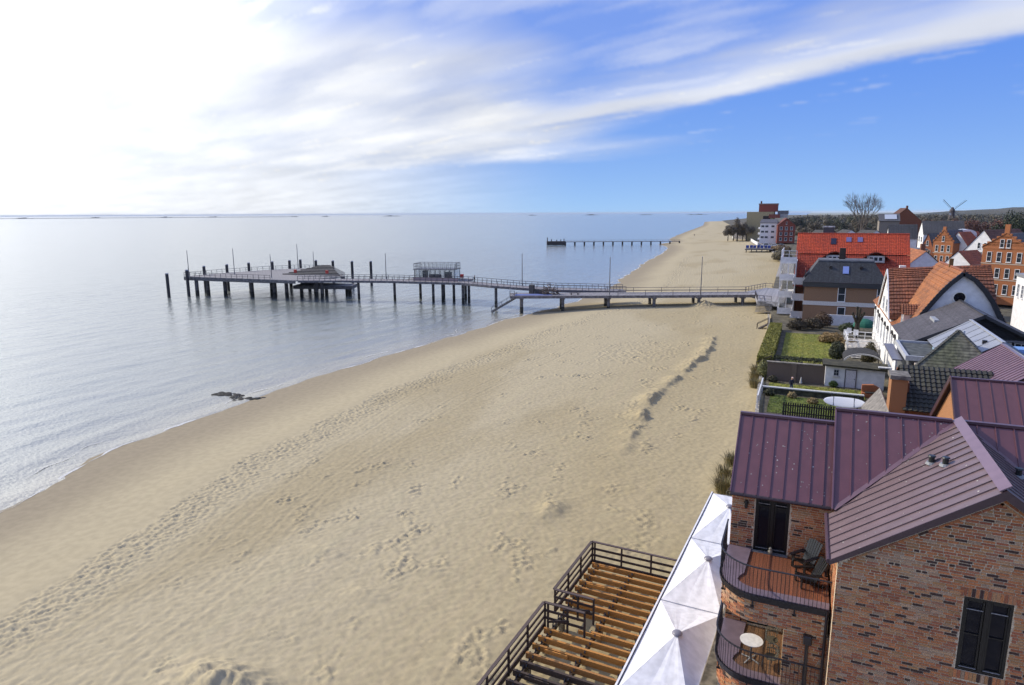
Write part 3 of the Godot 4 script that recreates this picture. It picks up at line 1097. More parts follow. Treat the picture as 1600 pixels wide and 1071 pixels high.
func rear_wings() -> void:
	# the hotel's two rear blocks, seen over the main ridge
	var purple := C(0.138, 0.054, 0.058)
	var t := thing("brick_annex", "brick annex with purple metal roof and sunlit orange gable behind the hotel ridge", "annex", Vector3(11, 2.0, -40))
	var b := MB.new()
	b.col = C(0.45, 0.20, 0.085)
	b.prism(PackedVector3Array([Vector3(7.4, 2, -35.9), Vector3(7.4, 2, -44.1), Vector3(7.4, 10.2, -44.1), Vector3(7.4, 13.3, -40), Vector3(7.4, 10.2, -35.9)]), Vector3(9, 0, 0))
	part(t, "wall", b, M.brick)
	var roof := Node3D.new()
	roof.name = "roof"
	t.add_child(roof, true)
	var l := sqrt(4.3 * 4.3 + 3.3 * 3.3)
	var T := Vector3(0, 3.3, -4.3) / l
	var T2 := Vector3(0, 3.3, 4.3) / l
	metal_slope(roof, Vector3(7.2, 10.2, -35.7), Vector3.RIGHT, T, PackedVector2Array([Vector2(0, 0), Vector2(1.6, 0), Vector2(5.6, l), Vector2(0, l)]), 0.55, purple)
	metal_slope(roof, Vector3(7.2, 10.2, -35.7), Vector3.RIGHT, T, PackedVector2Array([Vector2(5.605, l), Vector2(9.3, 0.6), Vector2(9.3, l)]), 0.55, purple)
	metal_slope(roof, Vector3(7.2, 10.2, -44.3), Vector3.RIGHT, T2, PackedVector2Array([Vector2(0, 0), Vector2(9.3, 0), Vector2(9.3, l), Vector2(0, l)]), 0.55, purple)
	# cross gable toward the viewer
	var l2 := sqrt(4.0 * 4.0 + 3.3 * 3.3)
	metal_slope(roof, Vector3(8.8, 10.2, -33.5), Vector3(0, 0, -1), Vector3(4.0, 3.3, 0) / l2, PackedVector2Array([Vector2(0, 0), Vector2(2.2, 0), Vector2(6.5, l2), Vector2(0, l2)]), 0.5, C(0.165, 0.098, 0.122))
	metal_slope(roof, Vector3(16.8, 10.2, -33.5), Vector3(0, 0, -1), Vector3(-4.0, 3.3, 0) / l2, PackedVector2Array([Vector2(0, 0), Vector2(2.2, 0), Vector2(6.5, l2), Vector2(0, l2)]), 0.5, C(0.165, 0.098, 0.122))
	var cap := MB.new()
	cap.col = C(0.10, 0.045, 0.06)
	cap.mm(Vector3(7.15, 13.47, -40.08), Vector3(16.5, 13.56, -39.9))
	part(roof, "ridge_cap", cap, M.sheet)
	var vb := MB.new()
	vb.col = C(0.06, 0.03, 0.04)
	vb.bar(Vector3(7.18, 10.15, -35.65), Vector3(7.18, 13.5, -40), 0.05, 0.22, Vector3(0, 4.3, 3.3))
	vb.bar(Vector3(7.18, 10.15, -44.35), Vector3(7.18, 13.5, -40), 0.05, 0.3, Vector3(0, 4.3, -3.3))
	part(roof, "verge_board", vb, M.sheet)
	var t2 := thing("brick_lodge", "farther purple metal roof with dark seams beside the grey slate roofs", "house", Vector3(13, 2.0, -52))
	b = MB.new()
	b.col = C(0.40, 0.19, 0.10)
	b.prism(PackedVector3Array([Vector3(9.4, 2, -47), Vector3(16.0, 2, -47), Vector3(16.0, 10.3, -47), Vector3(12.7, 12.7, -47), Vector3(9.4, 10.3, -47)]), Vector3(0, 0, -8))
	part(t2, "wall", b, M.brick)
	roof = Node3D.new()
	roof.name = "roof"
	t2.add_child(roof, true)
	var l3 := sqrt(3.7 * 3.7 + 2.7 * 2.7)
	metal_slope(roof, Vector3(9.0, 10.2, -46.7), Vector3(0, 0, -1), Vector3(3.7, 2.7, 0) / l3, PackedVector2Array([Vector2(0, 0), Vector2(8.6, 0), Vector2(8.6, l3), Vector2(0, l3)]), 0.45, C(0.165, 0.098, 0.122))
	metal_slope(roof, Vector3(16.4, 10.2, -46.7), Vector3(0, 0, -1), Vector3(-3.7, 2.7, 0) / l3, PackedVector2Array([Vector2(0, 0), Vector2(8.6, 0), Vector2(8.6, l3), Vector2(0, l3)]), 0.45, C(0.165, 0.098, 0.122))
	cap = MB.new()
	cap.col = C(0.185, 0.125, 0.16)
	cap.mm(Vector3(12.6, 12.88, -46.7), Vector3(12.8, 12.96, -55.3))
	part(roof, "ridge_cap", cap, M.sheet)

# ---------- leaves ----------
func leaf_cloud(b: MB, c: Vector3, r: Vector3, count: int, size: float, a: Color, d: Color, shell := 0.55) -> void:
	for k in count:
		var u := Vector3(rng.randfn(), rng.randfn(), rng.randfn()).normalized()
		var f := lerpf(shell, 1.0, sqrt(rng.randf())) * (0.82 + 0.36 * ns.get_noise_3d(u.x * 4.0 + c.x, u.y * 4.0 + c.y, u.z * 4.0 + c.z))
		var p := c + u * r * f
		var n := (u + Vector3(rng.randfn(), rng.randfn(), rng.randfn()) * 0.55).normalized()
		var x := n.cross(Vector3(rng.randfn(), rng.randfn(), rng.randfn())).normalized() * size * rng.randf_range(0.6, 1.2)
		var y := n.cross(x) * rng.randf_range(0.5, 0.9)
		b.col = jit(a.lerp(d, rng.randf()), 0.2)
		b.quad(p - x, p + y, p + x, p - y, n)

func box_leaves(b: MB, lo: Vector3, hi: Vector3, count: int, size: float, a: Color, d: Color) -> void:
	for k in count:
		var p := Vector3(rng.randf_range(lo.x, hi.x), rng.randf_range(lo.y, hi.y), rng.randf_range(lo.z, hi.z))
		var face := rng.randi() % 8
		if face < 5: p.y = hi.y + rng.randfn() * size * 0.5
		elif face == 5: p.x = lo.x + rng.randfn() * size * 0.4
		elif face == 6: p.z = hi.z + rng.randfn() * size * 0.4
		else: p.x = hi.x + rng.randfn() * size * 0.4
		var n := Vector3(rng.randfn() * 0.6, rng.randfn() * 0.6 + 0.5, rng.randfn() * 0.6).normalized()
		var x := n.cross(Vector3(rng.randfn(), rng.randfn(), rng.randfn())).normalized() * size * rng.randf_range(0.6, 1.2)
		var y := n.cross(x) * 0.7
		b.col = jit(a.lerp(d, rng.randf()), 0.2)
		b.quad(p - x, p + y, p + x, p - y, n)

func blades(b: MB, c: Vector3, rad: float, h: float, count: int, a: Color, d: Color, lean := 0.6) -> void:
	for k in count:
		var g := rng.randf() * TAU
		var q := sqrt(rng.randf()) * rad
		var p := c + Vector3(cos(g) * q, 0, sin(g) * q)
		var o := Vector3(cos(g), 0, sin(g)) * lean * q / rad * h + Vector3(rng.randfn(), 0, rng.randfn()) * 0.15 * h
		var hh := h * rng.randf_range(0.6, 1.1)
		var w := Vector3(-sin(g), 0, cos(g)) * 0.014 * (1.0 + h)
		b.col = jit(a.lerp(d, rng.randf()), 0.2)
		var m := p + o * 0.4 + Vector3.UP * hh * 0.65
		b.quad(p - w, p + w, m + w * 0.8, m - w * 0.8)
		b.tri(m - w * 0.8, m + w * 0.8, p + o + Vector3.UP * hh)

# ---------- terrace, parasols, unfinished deck ----------
const TURN := 0.047
func skew(x: float, y: float, z: float) -> Vector3:   # the deck's own grid: x toward the house, z toward the viewer from the far corner
	return Vector3(-10.0 + x * cos(TURN) + z * -sin(TURN), y, -33.35 + x * sin(TURN) + z * cos(TURN))

func skew_xf() -> Transform3D:
	return Transform3D(Basis(Vector3(cos(TURN), 0, sin(TURN)), Vector3.UP, Vector3(-sin(TURN), 0, cos(TURN))), Vector3(-10.0, 0, -33.35))

func deck_rail(t: Node3D, pts: Array, posts: Array) -> void:
	var X := skew_xf()
	var brown := C(0.060, 0.034, 0.026)
	var R := Node3D.new()
	R.name = "railing"
	t.add_child(R, true)
	for p: Vector3 in posts:
		var b := MB.new()
		b.xf = X
		b.col = jit(brown, 0.15)
		b.cbox(p + Vector3.UP * 0.42, Vector3(0.09, 1.34, 0.09), 0.008)
		part(R, "post", b, M.wood)
	for k in pts.size() - 1:
		for h: float in [0.30, 0.68, 1.09]:
			var b := MB.new()
			b.xf = X
			b.col = jit(brown if h < 1.0 else C(0.11, 0.075, 0.065), 0.12)
			var a: Vector3 = pts[k]
			var e: Vector3 = pts[k + 1]
			b.bar(a + Vector3.UP * h, e + Vector3.UP * h, 0.15 if h > 1.0 else 0.045, 0.045 if h > 1.0 else 0.12)
			part(R, "top_rail" if h > 1.0 else "rail", b, M.wood)

func deck() -> void:
	var t := thing("wooden_deck", "unfinished timber deck with bare orange joists and dark brown railing on the sand", "deck", Vector3(-8, 1.8, -27))
	var X := skew_xf()
	var y := 2.82
	for k in 3:      # bearers along the beach
		var b := MB.new()
		b.xf = X
		b.col = jit(C(0.075, 0.048, 0.03), 0.2)
		b.mm(Vector3(0.35 + k * 1.95, y - 0.48, 0.1), Vector3(0.47 + k * 1.95, y - 0.25, 20.5))
		part(t, "bearer", b, M.wood)
	var z := 0.35
	var i := 0
	while z < 20.4:
		var wetness := sstep(8.5, 9.6, z)
		var b := MB.new()
		b.xf = X
		var col := C(0.62, 0.275, 0.06).lerp(C(0.085, 0.055, 0.04), wetness)
		b.col = jit(col, 0.16)
		var gap := z > 5.4 and z < 6.3
		b.cbox(Vector3(2.72 + (1.05 if gap else 0.0), y - 0.12, z + rng.randf_range(-0.03, 0.03)), Vector3(5.1 - (2.1 if gap else 0.0), 0.28, 0.12), 0.006)
		part(t, "joist", b, M.wood)
		if i % 3 == 0:   # a second piece bolted alongside
			b = MB.new()
			b.xf = X
			b.col = jit(col * 1.15, 0.2)
			b.cbox(Vector3(0.85 + rng.randf_range(-0.2, 0.9) + (1.4 if gap else 0.0), y - 0.12, z + 0.10), Vector3(1.1, 0.2, 0.05), 0.005)
			part(t, "splice_board", b, M.wood)
		for q: float in [0.42, 2.36, 4.30]:
			var s := MB.new()
			s.xf = X
			s.col = jit(C(0.035, 0.032, 0.032), 0.3)
			s.bar(Vector3(q - 0.12, y - 0.02, z - 0.13), Vector3(q - 0.05, y - 0.34, z + 0.16), 0.05, 0.10)
			s.bar(Vector3(q + 0.14, y - 0.02, z + 0.16), Vector3(q + 0.08, y - 0.34, z - 0.13), 0.05, 0.10)
			part(t, "joist_bracket", s, M.metal)
		if i % 3 == 1:
			for q: float in [0.4, 2.36, 4.32]:
				var s := MB.new()
				s.xf = X
				s.col = jit(C(0.30, 0.25, 0.17), 0.15)
				s.cbox(Vector3(q, 2.07, z + 0.38), Vector3(0.26, 0.56, 0.26), 0.02)
				part(t, "footing", s, M.concrete)
		z += 0.66
		i += 1
	for q: float in [0.0, 5.32]:     # edge boards
		for seg: Array in [[0.0, 5.35], [6.55, 20.5]]:
			var b := MB.new()
			b.xf = X
			b.col = C(0.07, 0.042, 0.032)
			b.mm(Vector3(q - 0.03, y - 0.26, seg[0]), Vector3(q + 0.03, y + 0.01, seg[1]))
			part(t, "edge_board", b, M.wood)
	var eb := MB.new()
	eb.xf = X
	eb.col = C(0.07, 0.042, 0.032)
	eb.mm(Vector3(-0.03, y - 0.26, 0.0), Vector3(5.3, y + 0.01, 0.06))
	part(t, "edge_board", eb, M.wood)
	var P := func(x: float, zz: float) -> Vector3: return Vector3(x, y, zz)
	deck_rail(t, [P.call(5.0, 0.02), P.call(0.0, 0.02), P.call(0.0, 5.4), P.call(2.05, 5.4)], [P.call(0.06, 0.05), P.call(0.2, 0.05), P.call(1.75, 0.05), P.call(3.4, 0.05), P.call(4.95, 0.05), P.call(0.03, 1.8), P.call(0.03, 3.6), P.call(0.03, 5.35), P.call(1.25, 5.4), P.call(2.05, 5.4)])
	deck_rail(t, [P.call(2.05, 6.62), P.call(0.0, 6.62), P.call(0.0, 20.5)], [P.call(0.04, 6.6), P.call(0.2, 6.6), P.call(1.2, 6.62), P.call(2.05, 6.62), P.call(0.03, 8.5), P.call(0.03, 10.4), P.call(0.03, 12.3), P.call(0.03, 14.2), P.call(0.03, 16.1), P.call(0.03, 18.0)])
	# low cross stays in the gap
	for q: Array in [[0.2, 6.7, 1.3, 6.7], [0.5, 5.5, 1.9, 5.5]]:
		var b := MB.new()
		b.xf = X
		b.col = C(0.05, 0.03, 0.024)
		b.bar(Vector3(q[0], y + 0.15, q[1]), Vector3(q[2], y + 0.5, q[3]), 0.05, 0.1)
		part(t, "brace", b, M.wood)

func parasols() -> void:
	var X := skew_xf()
	var tb := MB.new()
	tb.xf = X
	tb.col = C(0.30, 0.27, 0.23)
	tb.mm(Vector3(5.4, 1.6, -7.0), Vector3(8.5, 2.9, 21))
	setting("terrace", tb.mesh(), M.concrete)
	var cy := MB.new()  # unseen pale paving, added to bounce light up onto the brick gable
	cy.col = C(0.50, 0.46, 0.40)
	cy.quad(Vector3(-2.0, 2.6, -20.0), Vector3(30, 2.6, -20.0), Vector3(30, 2.6, 14), Vector3(-2.0, 2.6, 14), Vector3.UP)
	setting("bounce_paving", cy.mesh(), M.concrete)
	var ends := ["at the far end of the terrace row", "second from the far end, above the bare joists", "third from the far end, beside the lower balcony", "nearest the bottom edge, only its corner in view"]
	for k in 4:
		var z0 := -6.15 + k * 6.27
		var z1 := z0 + 6.21
		var x0 := 5.46
		var x1 := 8.02 if k > 0 else 7.75
		var xc := 6.86
		var zc := (z0 + z1) * 0.5
		var t := thing("terrace_parasol", "large white canvas parasol " + ends[k], "parasol", skew(xc, 2.9, zc), "white parasols over the terrace")
		var peak := Vector3(xc, 6.12, zc)
		var e := 5.40
		var cor := [Vector3(x0, e, z0), Vector3(x1, e, z0), Vector3(x1, e, z1), Vector3(x0, e, z1)]
		for q in 4:
			var a: Vector3 = cor[q]
			var b: Vector3 = cor[(q + 1) % 4]
			var m := MB.new()
			m.xf = X
			m.col = C(0.72, 0.72, 0.735)
			# each gore sags a little between the ribs
			var nn := 8
			for i in nn:
				for j in nn:
					var P := func(u: float, v: float) -> Vector3:
						var g := a.lerp(b, u).lerp(peak, v)
						var sag: float = (0.10 * 4.0 * u * (1.0 - u) * (1.0 - v) * (0.35 + v)) + 0.03 * sin(u * 19.0 + q) * v * (1.0 - v)
						return g - Vector3.UP * sag
					var u0 := float(i) / nn
					var u1 := float(i + 1) / nn
					var v0 := float(j) / nn
					var v1 := minf(float(j + 1) / nn, 0.985)
					m.quad(P.call(u0, v0), P.call(u1, v0), P.call(u1, v1), P.call(u0, v1), Vector3.UP)
			part(t, "canvas_gore", m, M.cloth)
		var vl := MB.new()
		vl.xf = X
		vl.col = C(0.78, 0.78, 0.79)
		for q in 4:
			var a: Vector3 = cor[q]
			var b: Vector3 = cor[(q + 1) % 4]
			vl.quad(a, b, b - Vector3.UP * 0.16, a - Vector3.UP * 0.16)
		part(t, "valance", vl, M.cloth)
		for q in 4:
			var rb := MB.new()
			rb.xf = X
			rb.col = C(0.55, 0.55, 0.56)
			rb.bar(cor[q] - Vector3.UP * 0.03, peak - Vector3.UP * 0.06, 0.03, 0.04)
			part(t, "rib", rb, M.metal)
		var po := MB.new()
		po.xf = X
		po.col = C(0.45, 0.45, 0.46)
		po.tube(Vector3(xc, 2.9, zc), Vector3(xc, 6.1, zc), 0.045, 0.045, 10)
		part(t, "pole", po, M.metal)
		var cp := MB.new()
		cp.xf = X
		cp.col = C(0.20, 0.195, 0.22)
		for q in 5:
			var a0 := q * PI / 10.0
			var a1 := (q + 1) * PI / 10.0
			cp.tube(peak + Vector3.UP * (0.0 + 0.11 * sin(a0)), peak + Vector3.UP * (0.0 + 0.11 * sin(a1)), 0.205 * cos(a0), maxf(0.205 * cos(a1), 0.004), 16, q == 0)
		part(t, "cap", cp, M.plastic)
	var g := thing("glass_windscreen", "glass windscreen with white top rail running beside the white parasols", "windscreen", skew(5.38, 2.9, 6))
	var r := MB.new()
	r.xf = X
	r.col = C(0.80, 0.80, 0.81)
	r.mm(Vector3(5.34, 5.36, -6.3), Vector3(5.41, 5.44, 21))
	part(g, "top_rail", r, M.paint)
	r = MB.new()
	r.xf = X
	r.col = C(0.06, 0.06, 0.065)
	r.mm(Vector3(5.412, 5.30, -6.3), Vector3(5.452, 5.40, 21))
	part(g, "gutter", r, M.metal)
	var zz := -6.2
	while zz < 21:
		var p := MB.new()
		p.xf = X
		p.col = C(0.75, 0.75, 0.76)
		p.mm(Vector3(5.35, 2.9, zz), Vector3(5.40, 5.36, zz + 0.05))
		part(g, "post", p, M.paint)
		var q := MB.new()
		q.xf = X
		q.mm(Vector3(5.37, 3.0, zz + 0.06), Vector3(5.38, 5.34, zz + 2.04))
		part(g, "pane", q, M.glass)
		zz += 2.09

func adirondack(label: String, at: Vector3, turn: float) -> void:
	var t := thing("deck_chair", label, "chair", at, "black slatted chairs on the upper balcony")
	t.rotation.y = turn
	var dark := C(0.010, 0.010, 0.011)
	t.scale = Vector3.ONE * 0.88
	var B := func(nm: String, a: Vector3, b: Vector3, w: float, h: float, up := Vector3.UP) -> void:
		var m := MB.new()
		m.col = jit(dark, 0.2)
		m.bar(a, b, w, h, up)
		var o := MeshInstance3D.new()
		o.name = nm
		o.mesh = m.mesh()
		o.mesh.surface_set_material(0, M.plastic)
		t.add_child(o, true)
	for sg: float in [-1.0, 1.0]:
		B.call("leg", Vector3(sg * 0.28, 0.0, 0.33), Vector3(sg * 0.28, 0.52, 0.33), 0.04, 0.10)
		B.call("leg", Vector3(sg * 0.26, 0.33, 0.36), Vector3(sg * 0.26, 0.03, -0.52), 0.04, 0.11)
		B.call("armrest", Vector3(sg * 0.34, 0.54, 0.42), Vector3(sg * 0.34, 0.54, -0.36), 0.15, 0.03)
	for k in 6:
		var f := k / 5.0
		B.call("seat_slat", Vector3(-0.27, lerpf(0.38, 0.22, f), lerpf(0.35, -0.16, f)), Vector3(0.27, lerpf(0.38, 0.22, f), lerpf(0.35, -0.16, f)), 0.085, 0.025)
	for k in 6:
		var x := -0.25 + k * 0.1
		B.call("back_slat", Vector3(x * 0.9, 0.2, -0.2), Vector3(x * 1.1, 0.98 + 0.08 * cos(x * 5.0), -0.56), 0.088, 0.024, Vector3(0, 0.4, 1))
	B.call("cross_rail", Vector3(-0.34, 0.5, -0.38), Vector3(0.34, 0.5, -0.38), 0.05, 0.05)

func bistro_chair(label: String, at: Vector3, turn: float) -> void:
	var t := thing("bistro_chair", label, "chair", at, "wire chairs on the lower balcony")
	t.rotation.y = turn
	var steel := C(0.10, 0.105, 0.10)
	var add := func(nm: String, m: MB, mat: Material) -> void:
		var o := MeshInstance3D.new()
		o.name = nm
		o.mesh = m.mesh()
		o.mesh.surface_set_material(0, mat)
		t.add_child(o, true)
	for sg: Vector2 in [Vector2(-1, -1), Vector2(1, -1), Vector2(-1, 1), Vector2(1, 1)]:
		var m := MB.new()
		m.col = steel
		m.tube(Vector3(sg.x * 0.2, 0, sg.y * 0.2), Vector3(sg.x * 0.16, 0.45, sg.y * 0.16), 0.012, 0.012, 6)
		add.call("leg", m, M.metal)
	var s := MB.new()
	s.col = C(0.10, 0.09, 0.06)
	s.tube(Vector3(0, 0.44, 0), Vector3(0, 0.475, 0), 0.2, 0.2, 16)
	add.call("seat", s, M.cloth)
	var b := MB.new()
	b.col = C(0.14, 0.14, 0.12)
	for k in 10:
		var a0 := PI + k * PI / 10.0
		var a1 := PI + (k + 1) * PI / 10.0
		for h: float in [0.66, 0.82]:
			b.bar(Vector3(cos(a0) * 0.22, h, sin(a0) * 0.22), Vector3(cos(a1) * 0.22, h, sin(a1) * 0.22), 0.025, 0.03)
		b.bar(Vector3(cos(a0) * 0.22, 0.45, sin(a0) * 0.22), Vector3(cos(a0) * 0.22, 0.83, sin(a0) * 0.22), 0.012, 0.012)
	add.call("backrest", b, M.metal)

func balcony_furniture() -> void:
	adirondack("black slatted chair at the front of the upper balcony, back to the gable wall", Vector3(0.72, 9.865, -22.35), -1.2)
	adirondack("black slatted chair deeper on the upper balcony, beside the brick wing", Vector3(0.62, 9.865, -23.45), -0.7)
	var f := thing("door_figurine", "small pale stone figurine sitting on the balcony door sill", "figurine", Vector3(-0.52, 9.88, -23.99))
	var b := MB.new()
	b.col = C(0.30, 0.27, 0.20)
	b.tube(Vector3(-0.52, 9.88, -23.99), Vector3(-0.52, 9.98, -23.99), 0.07, 0.085, 10)
	b.tube(Vector3(-0.52, 9.98, -23.99), Vector3(-0.52, 10.04, -23.99), 0.085, 0.05, 10)
	part(f, "body", b, M.concrete)
	b = MB.new()
	b.col = C(0.33, 0.30, 0.23)
	b.tube(Vector3(-0.52, 10.04, -23.99), Vector3(-0.52, 10.10, -23.98), 0.055, 0.06, 10)
	b.tube(Vector3(-0.52, 10.10, -23.98), Vector3(-0.52, 10.15, -23.98), 0.06, 0.02, 10)
	part(f, "head", b, M.concrete)
	var t := thing("bistro_table", "round white bistro table standing on the lower balcony", "table", Vector3(-0.86, 6.85, -22.0))
	b = MB.new()
	b.col = C(0.74, 0.72, 0.70)
	b.tube(Vector3(-0.86, 7.57, -22.0), Vector3(-0.86, 7.60, -22.0), 0.37, 0.38, 28)
	part(t, "table_top", b, M.paint)
	b = MB.new()
	b.col = C(0.10, 0.10, 0.10)
	b.tube(Vector3(-0.86, 6.9, -22.0), Vector3(-0.86, 7.57, -22.0), 0.03, 0.03, 8)
	part(t, "stem", b, M.metal)
	for k in 4:
		b = MB.new()
		b.col = C(0.40, 0.40, 0.38)
		var a := k * PI / 2 + 0.5
		b.bar(Vector3(-0.86, 6.92, -22.0), Vector3(-0.86 + cos(a) * 0.34, 6.87, -22.0 + sin(a) * 0.34), 0.035, 0.025)
		part(t, "foot", b, M.metal)
	bistro_chair("wire bistro chair behind the white table on the lower balcony", Vector3(-0.22, 6.853, -22.75), 0.6)
	bistro_chair("wire bistro chair nearest the brick pier on the lower balcony", Vector3(-0.2, 6.853, -21.75), -0.9)

# ---------- figures: one smooth body from tapered bones ----------
func figure(label: String, at: Vector3, turn: float, tall: float, top_col: Color, leg_col: Color, hat: Color, bend: float) -> void:
	var t := thing("person", label, "person", at)
	t.rotation.y = turn
	var k := tall / 1.75
	var hip := Vector3(0, 0.92, 0)
	var chest := Vector3(0, 1.36, 0.12 * bend)
	var neck := Vector3(0, 1.50, 0.17 * bend)
	var head := Vector3(0, 1.63, 0.22 * bend)
	var bones := [
		[hip, chest, 0.15, 0.165], [chest, neck, 0.13, 0.06], [neck, head, 0.055, 0.095], [head, head + Vector3(0, 0.035, 0.02), 0.105, 0.10],
		[Vector3(-0.17, 1.40, 0.1 * bend), Vector3(-0.27, 1.12, 0.02), 0.062, 0.05], [Vector3(-0.27, 1.12, 0.02), Vector3(-0.24, 0.88, 0.14), 0.05, 0.036],
		[Vector3(0.17, 1.40, 0.1 * bend), Vector3(0.27, 1.12, 0.04), 0.062, 0.05], [Vector3(0.27, 1.12, 0.04), Vector3(0.25, 0.90, 0.2), 0.05, 0.036],
		[Vector3(-0.24, 0.88, 0.14), Vector3(-0.24, 0.80, 0.17), 0.04, 0.028], [Vector3(0.25, 0.90, 0.2), Vector3(0.25, 0.82, 0.24), 0.04, 0.028],
		[Vector3(-0.09, 0.90, 0), Vector3(-0.11, 0.48, 0.05), 0.10, 0.068], [Vector3(-0.11, 0.48, 0.05), Vector3(-0.12, 0.08, -0.06), 0.068, 0.045],
		[Vector3(0.09, 0.90, 0), Vector3(0.10, 0.48, 0.10), 0.10, 0.068], [Vector3(0.10, 0.48, 0.10), Vector3(0.10, 0.08, 0.14), 0.068, 0.045],
		[Vector3(-0.12, 0.05, -0.08), Vector3(-0.13, 0.04, 0.09), 0.05, 0.04], [Vector3(0.10, 0.05, 0.12), Vector3(0.11, 0.04, 0.29), 0.05, 0.04]]
	var cell := 0.03
	var dim := Vector3i(26, 62, 30)
	var org := Vector3(-0.39, -0.03, -0.32)
	var fld := PackedFloat32Array()
	fld.resize(dim.x * dim.y * dim.z)
	for z in dim.z:
		for y in dim.y:
			for x in dim.x:
				var p := org + Vector3(x, y, z) * cell
				var d := 1.0
				for b: Array in bones:
					var ab: Vector3 = b[1] - b[0]
					var h := clampf((p - b[0]).dot(ab) / ab.length_squared(), 0.0, 1.0)
					var e := p.distance_to(b[0] + ab * h) - lerpf(b[2], b[3], h)
					var s := clampf(0.5 + 0.5 * (d - e) / 0.05, 0.0, 1.0)
					d = lerpf(d, e, s) - 0.05 * s * (1.0 - s)
				fld[(z * dim.y + y) * dim.x + x] = d
	var vert := {}
	var at3 := func(x: int, y: int, z: int) -> float: return fld[(z * dim.y + y) * dim.x + x]
	for z in dim.z - 1:
		for y in dim.y - 1:
			for x in dim.x - 1:
				var s := Vector3.ZERO
				var n := 0
				for e: Array in [[0, 0, 0, 1, 0, 0], [0, 1, 0, 1, 1, 0], [0, 0, 1, 1, 0, 1], [0, 1, 1, 1, 1, 1], [0, 0, 0, 0, 1, 0], [1, 0, 0, 1, 1, 0], [0, 0, 1, 0, 1, 1], [1, 0, 1, 1, 1, 1], [0, 0, 0, 0, 0, 1], [1, 0, 0, 1, 0, 1], [0, 1, 0, 0, 1, 1], [1, 1, 0, 1, 1, 1]]:
					var a: float = at3.call(x + e[0], y + e[1], z + e[2])
					var b: float = at3.call(x + e[3], y + e[4], z + e[5])
					if (a < 0) != (b < 0):
						var f := a / (a - b)
						s += Vector3(lerpf(e[0], e[3], f), lerpf(e[1], e[4], f), lerpf(e[2], e[5], f))
						n += 1
				if n:
					vert[Vector3i(x, y, z)] = org + (Vector3(x, y, z) + s / n) * cell
	var m := MB.new()
	var skin := C(0.42, 0.24, 0.17)
	var shade := func(p: Vector3) -> Color:
		if p.y > 1.70: return hat
		if p.y > 1.50 or (p.y < 0.88 and p.y > 0.74 and absf(p.x) > 0.19): return skin
		if p.y > 0.90: return top_col
		if p.y < 0.09: return C(0.03, 0.025, 0.02)
		return leg_col
	for z in range(1, dim.z - 1):
		for y in range(1, dim.y - 1):
			for x in range(1, dim.x - 1):
				for ax in 3:
					var o := Vector3i(x, y, z)
					var st := Vector3i(1 if ax == 0 else 0, 1 if ax == 1 else 0, 1 if ax == 2 else 0)
					var a: float = at3.call(x, y, z)
					var b: float = at3.call(x + st.x, y + st.y, z + st.z)
					if (a < 0) != (b < 0):
						var u := Vector3i(0, 1, 0) if ax == 0 else Vector3i(1, 0, 0)
						var w := Vector3i(0, 0, 1) if ax != 2 else Vector3i(0, 1, 0)
						if vert.has(o) and vert.has(o - u) and vert.has(o - w) and vert.has(o - u - w):
							m.col = shade.call(vert[o])
							m.quad(vert[o] * k, vert[o - u] * k, vert[o - u - w] * k, vert[o - w] * k, Vector3(st) * (1.0 if a < 0 else -1.0))
	var o2 := MeshInstance3D.new()
	o2.name = "body"
	o2.mesh = m.mesh()
	o2.mesh.surface_set_material(0, M.cloth)
	t.add_child(o2, true)
	# cap with a brim, and a nose to show which way the face looks
	var c := MB.new()
	c.col = hat
	c.tube((head + Vector3(0, 0.08, -0.01)) * k, (head + Vector3(0, 0.15, -0.01)) * k, 0.115 * k, 0.07 * k, 12)
	c.box((head + Vector3(0, 0.075, 0.13)) * k, Vector3(0.13, 0.015, 0.1) * k)
	var o3 := MeshInstance3D.new()
	o3.name = "cap"
	o3.mesh = c.mesh()
	o3.mesh.surface_set_material(0, M.cloth)
	t.add_child(o3, true)

func people() -> void:
	figure("person in a dark jacket and white cap standing on the small lawn", Vector3(-0.8, 2.52, -77.4), 0.6, 1.66, C(0.02, 0.025, 0.05), C(0.09, 0.12, 0.18), C(0.7, 0.5, 0.45), 0.6)
	figure("person in dark clothes walking on the pier ramp", Vector3(-74.0, 5.47, -143.9), 1.9, 1.78, C(0.02, 0.02, 0.025), C(0.015, 0.015, 0.02), C(0.03, 0.025, 0.02), 0.2)
	figure("lone person walking on the far beach near the small jetty", Vector3(-96.0, beach_y(-96, -620.0), -620.0), 0.2, 1.8, C(0.05, 0.04, 0.08), C(0.02, 0.02, 0.03), C(0.06, 0.04, 0.03), 0.2)

# ---------- the pier ----------
func rail_run(b: MB, pts: Array, h := 1.1, step := 2.0) -> void:
	for k in pts.size() - 1:
		var a: Vector3 = pts[k]
		var e: Vector3 = pts[k + 1]
		var n := maxi(1, int(round(a.distance_to(e) / step)))
		for i in n + 1:
			if i == n and k < pts.size() - 2:
				continue
			var p := a.lerp(e, float(i) / n)
			b.bar(p, p + Vector3.UP * h, 0.09, 0.09)
		for f: float in [0.45, 1.0]:
			b.bar(a + Vector3.UP * h * f, e + Vector3.UP * h * f, 0.12 if f == 1.0 else 0.06, 0.09 if f == 1.0 else 0.06)

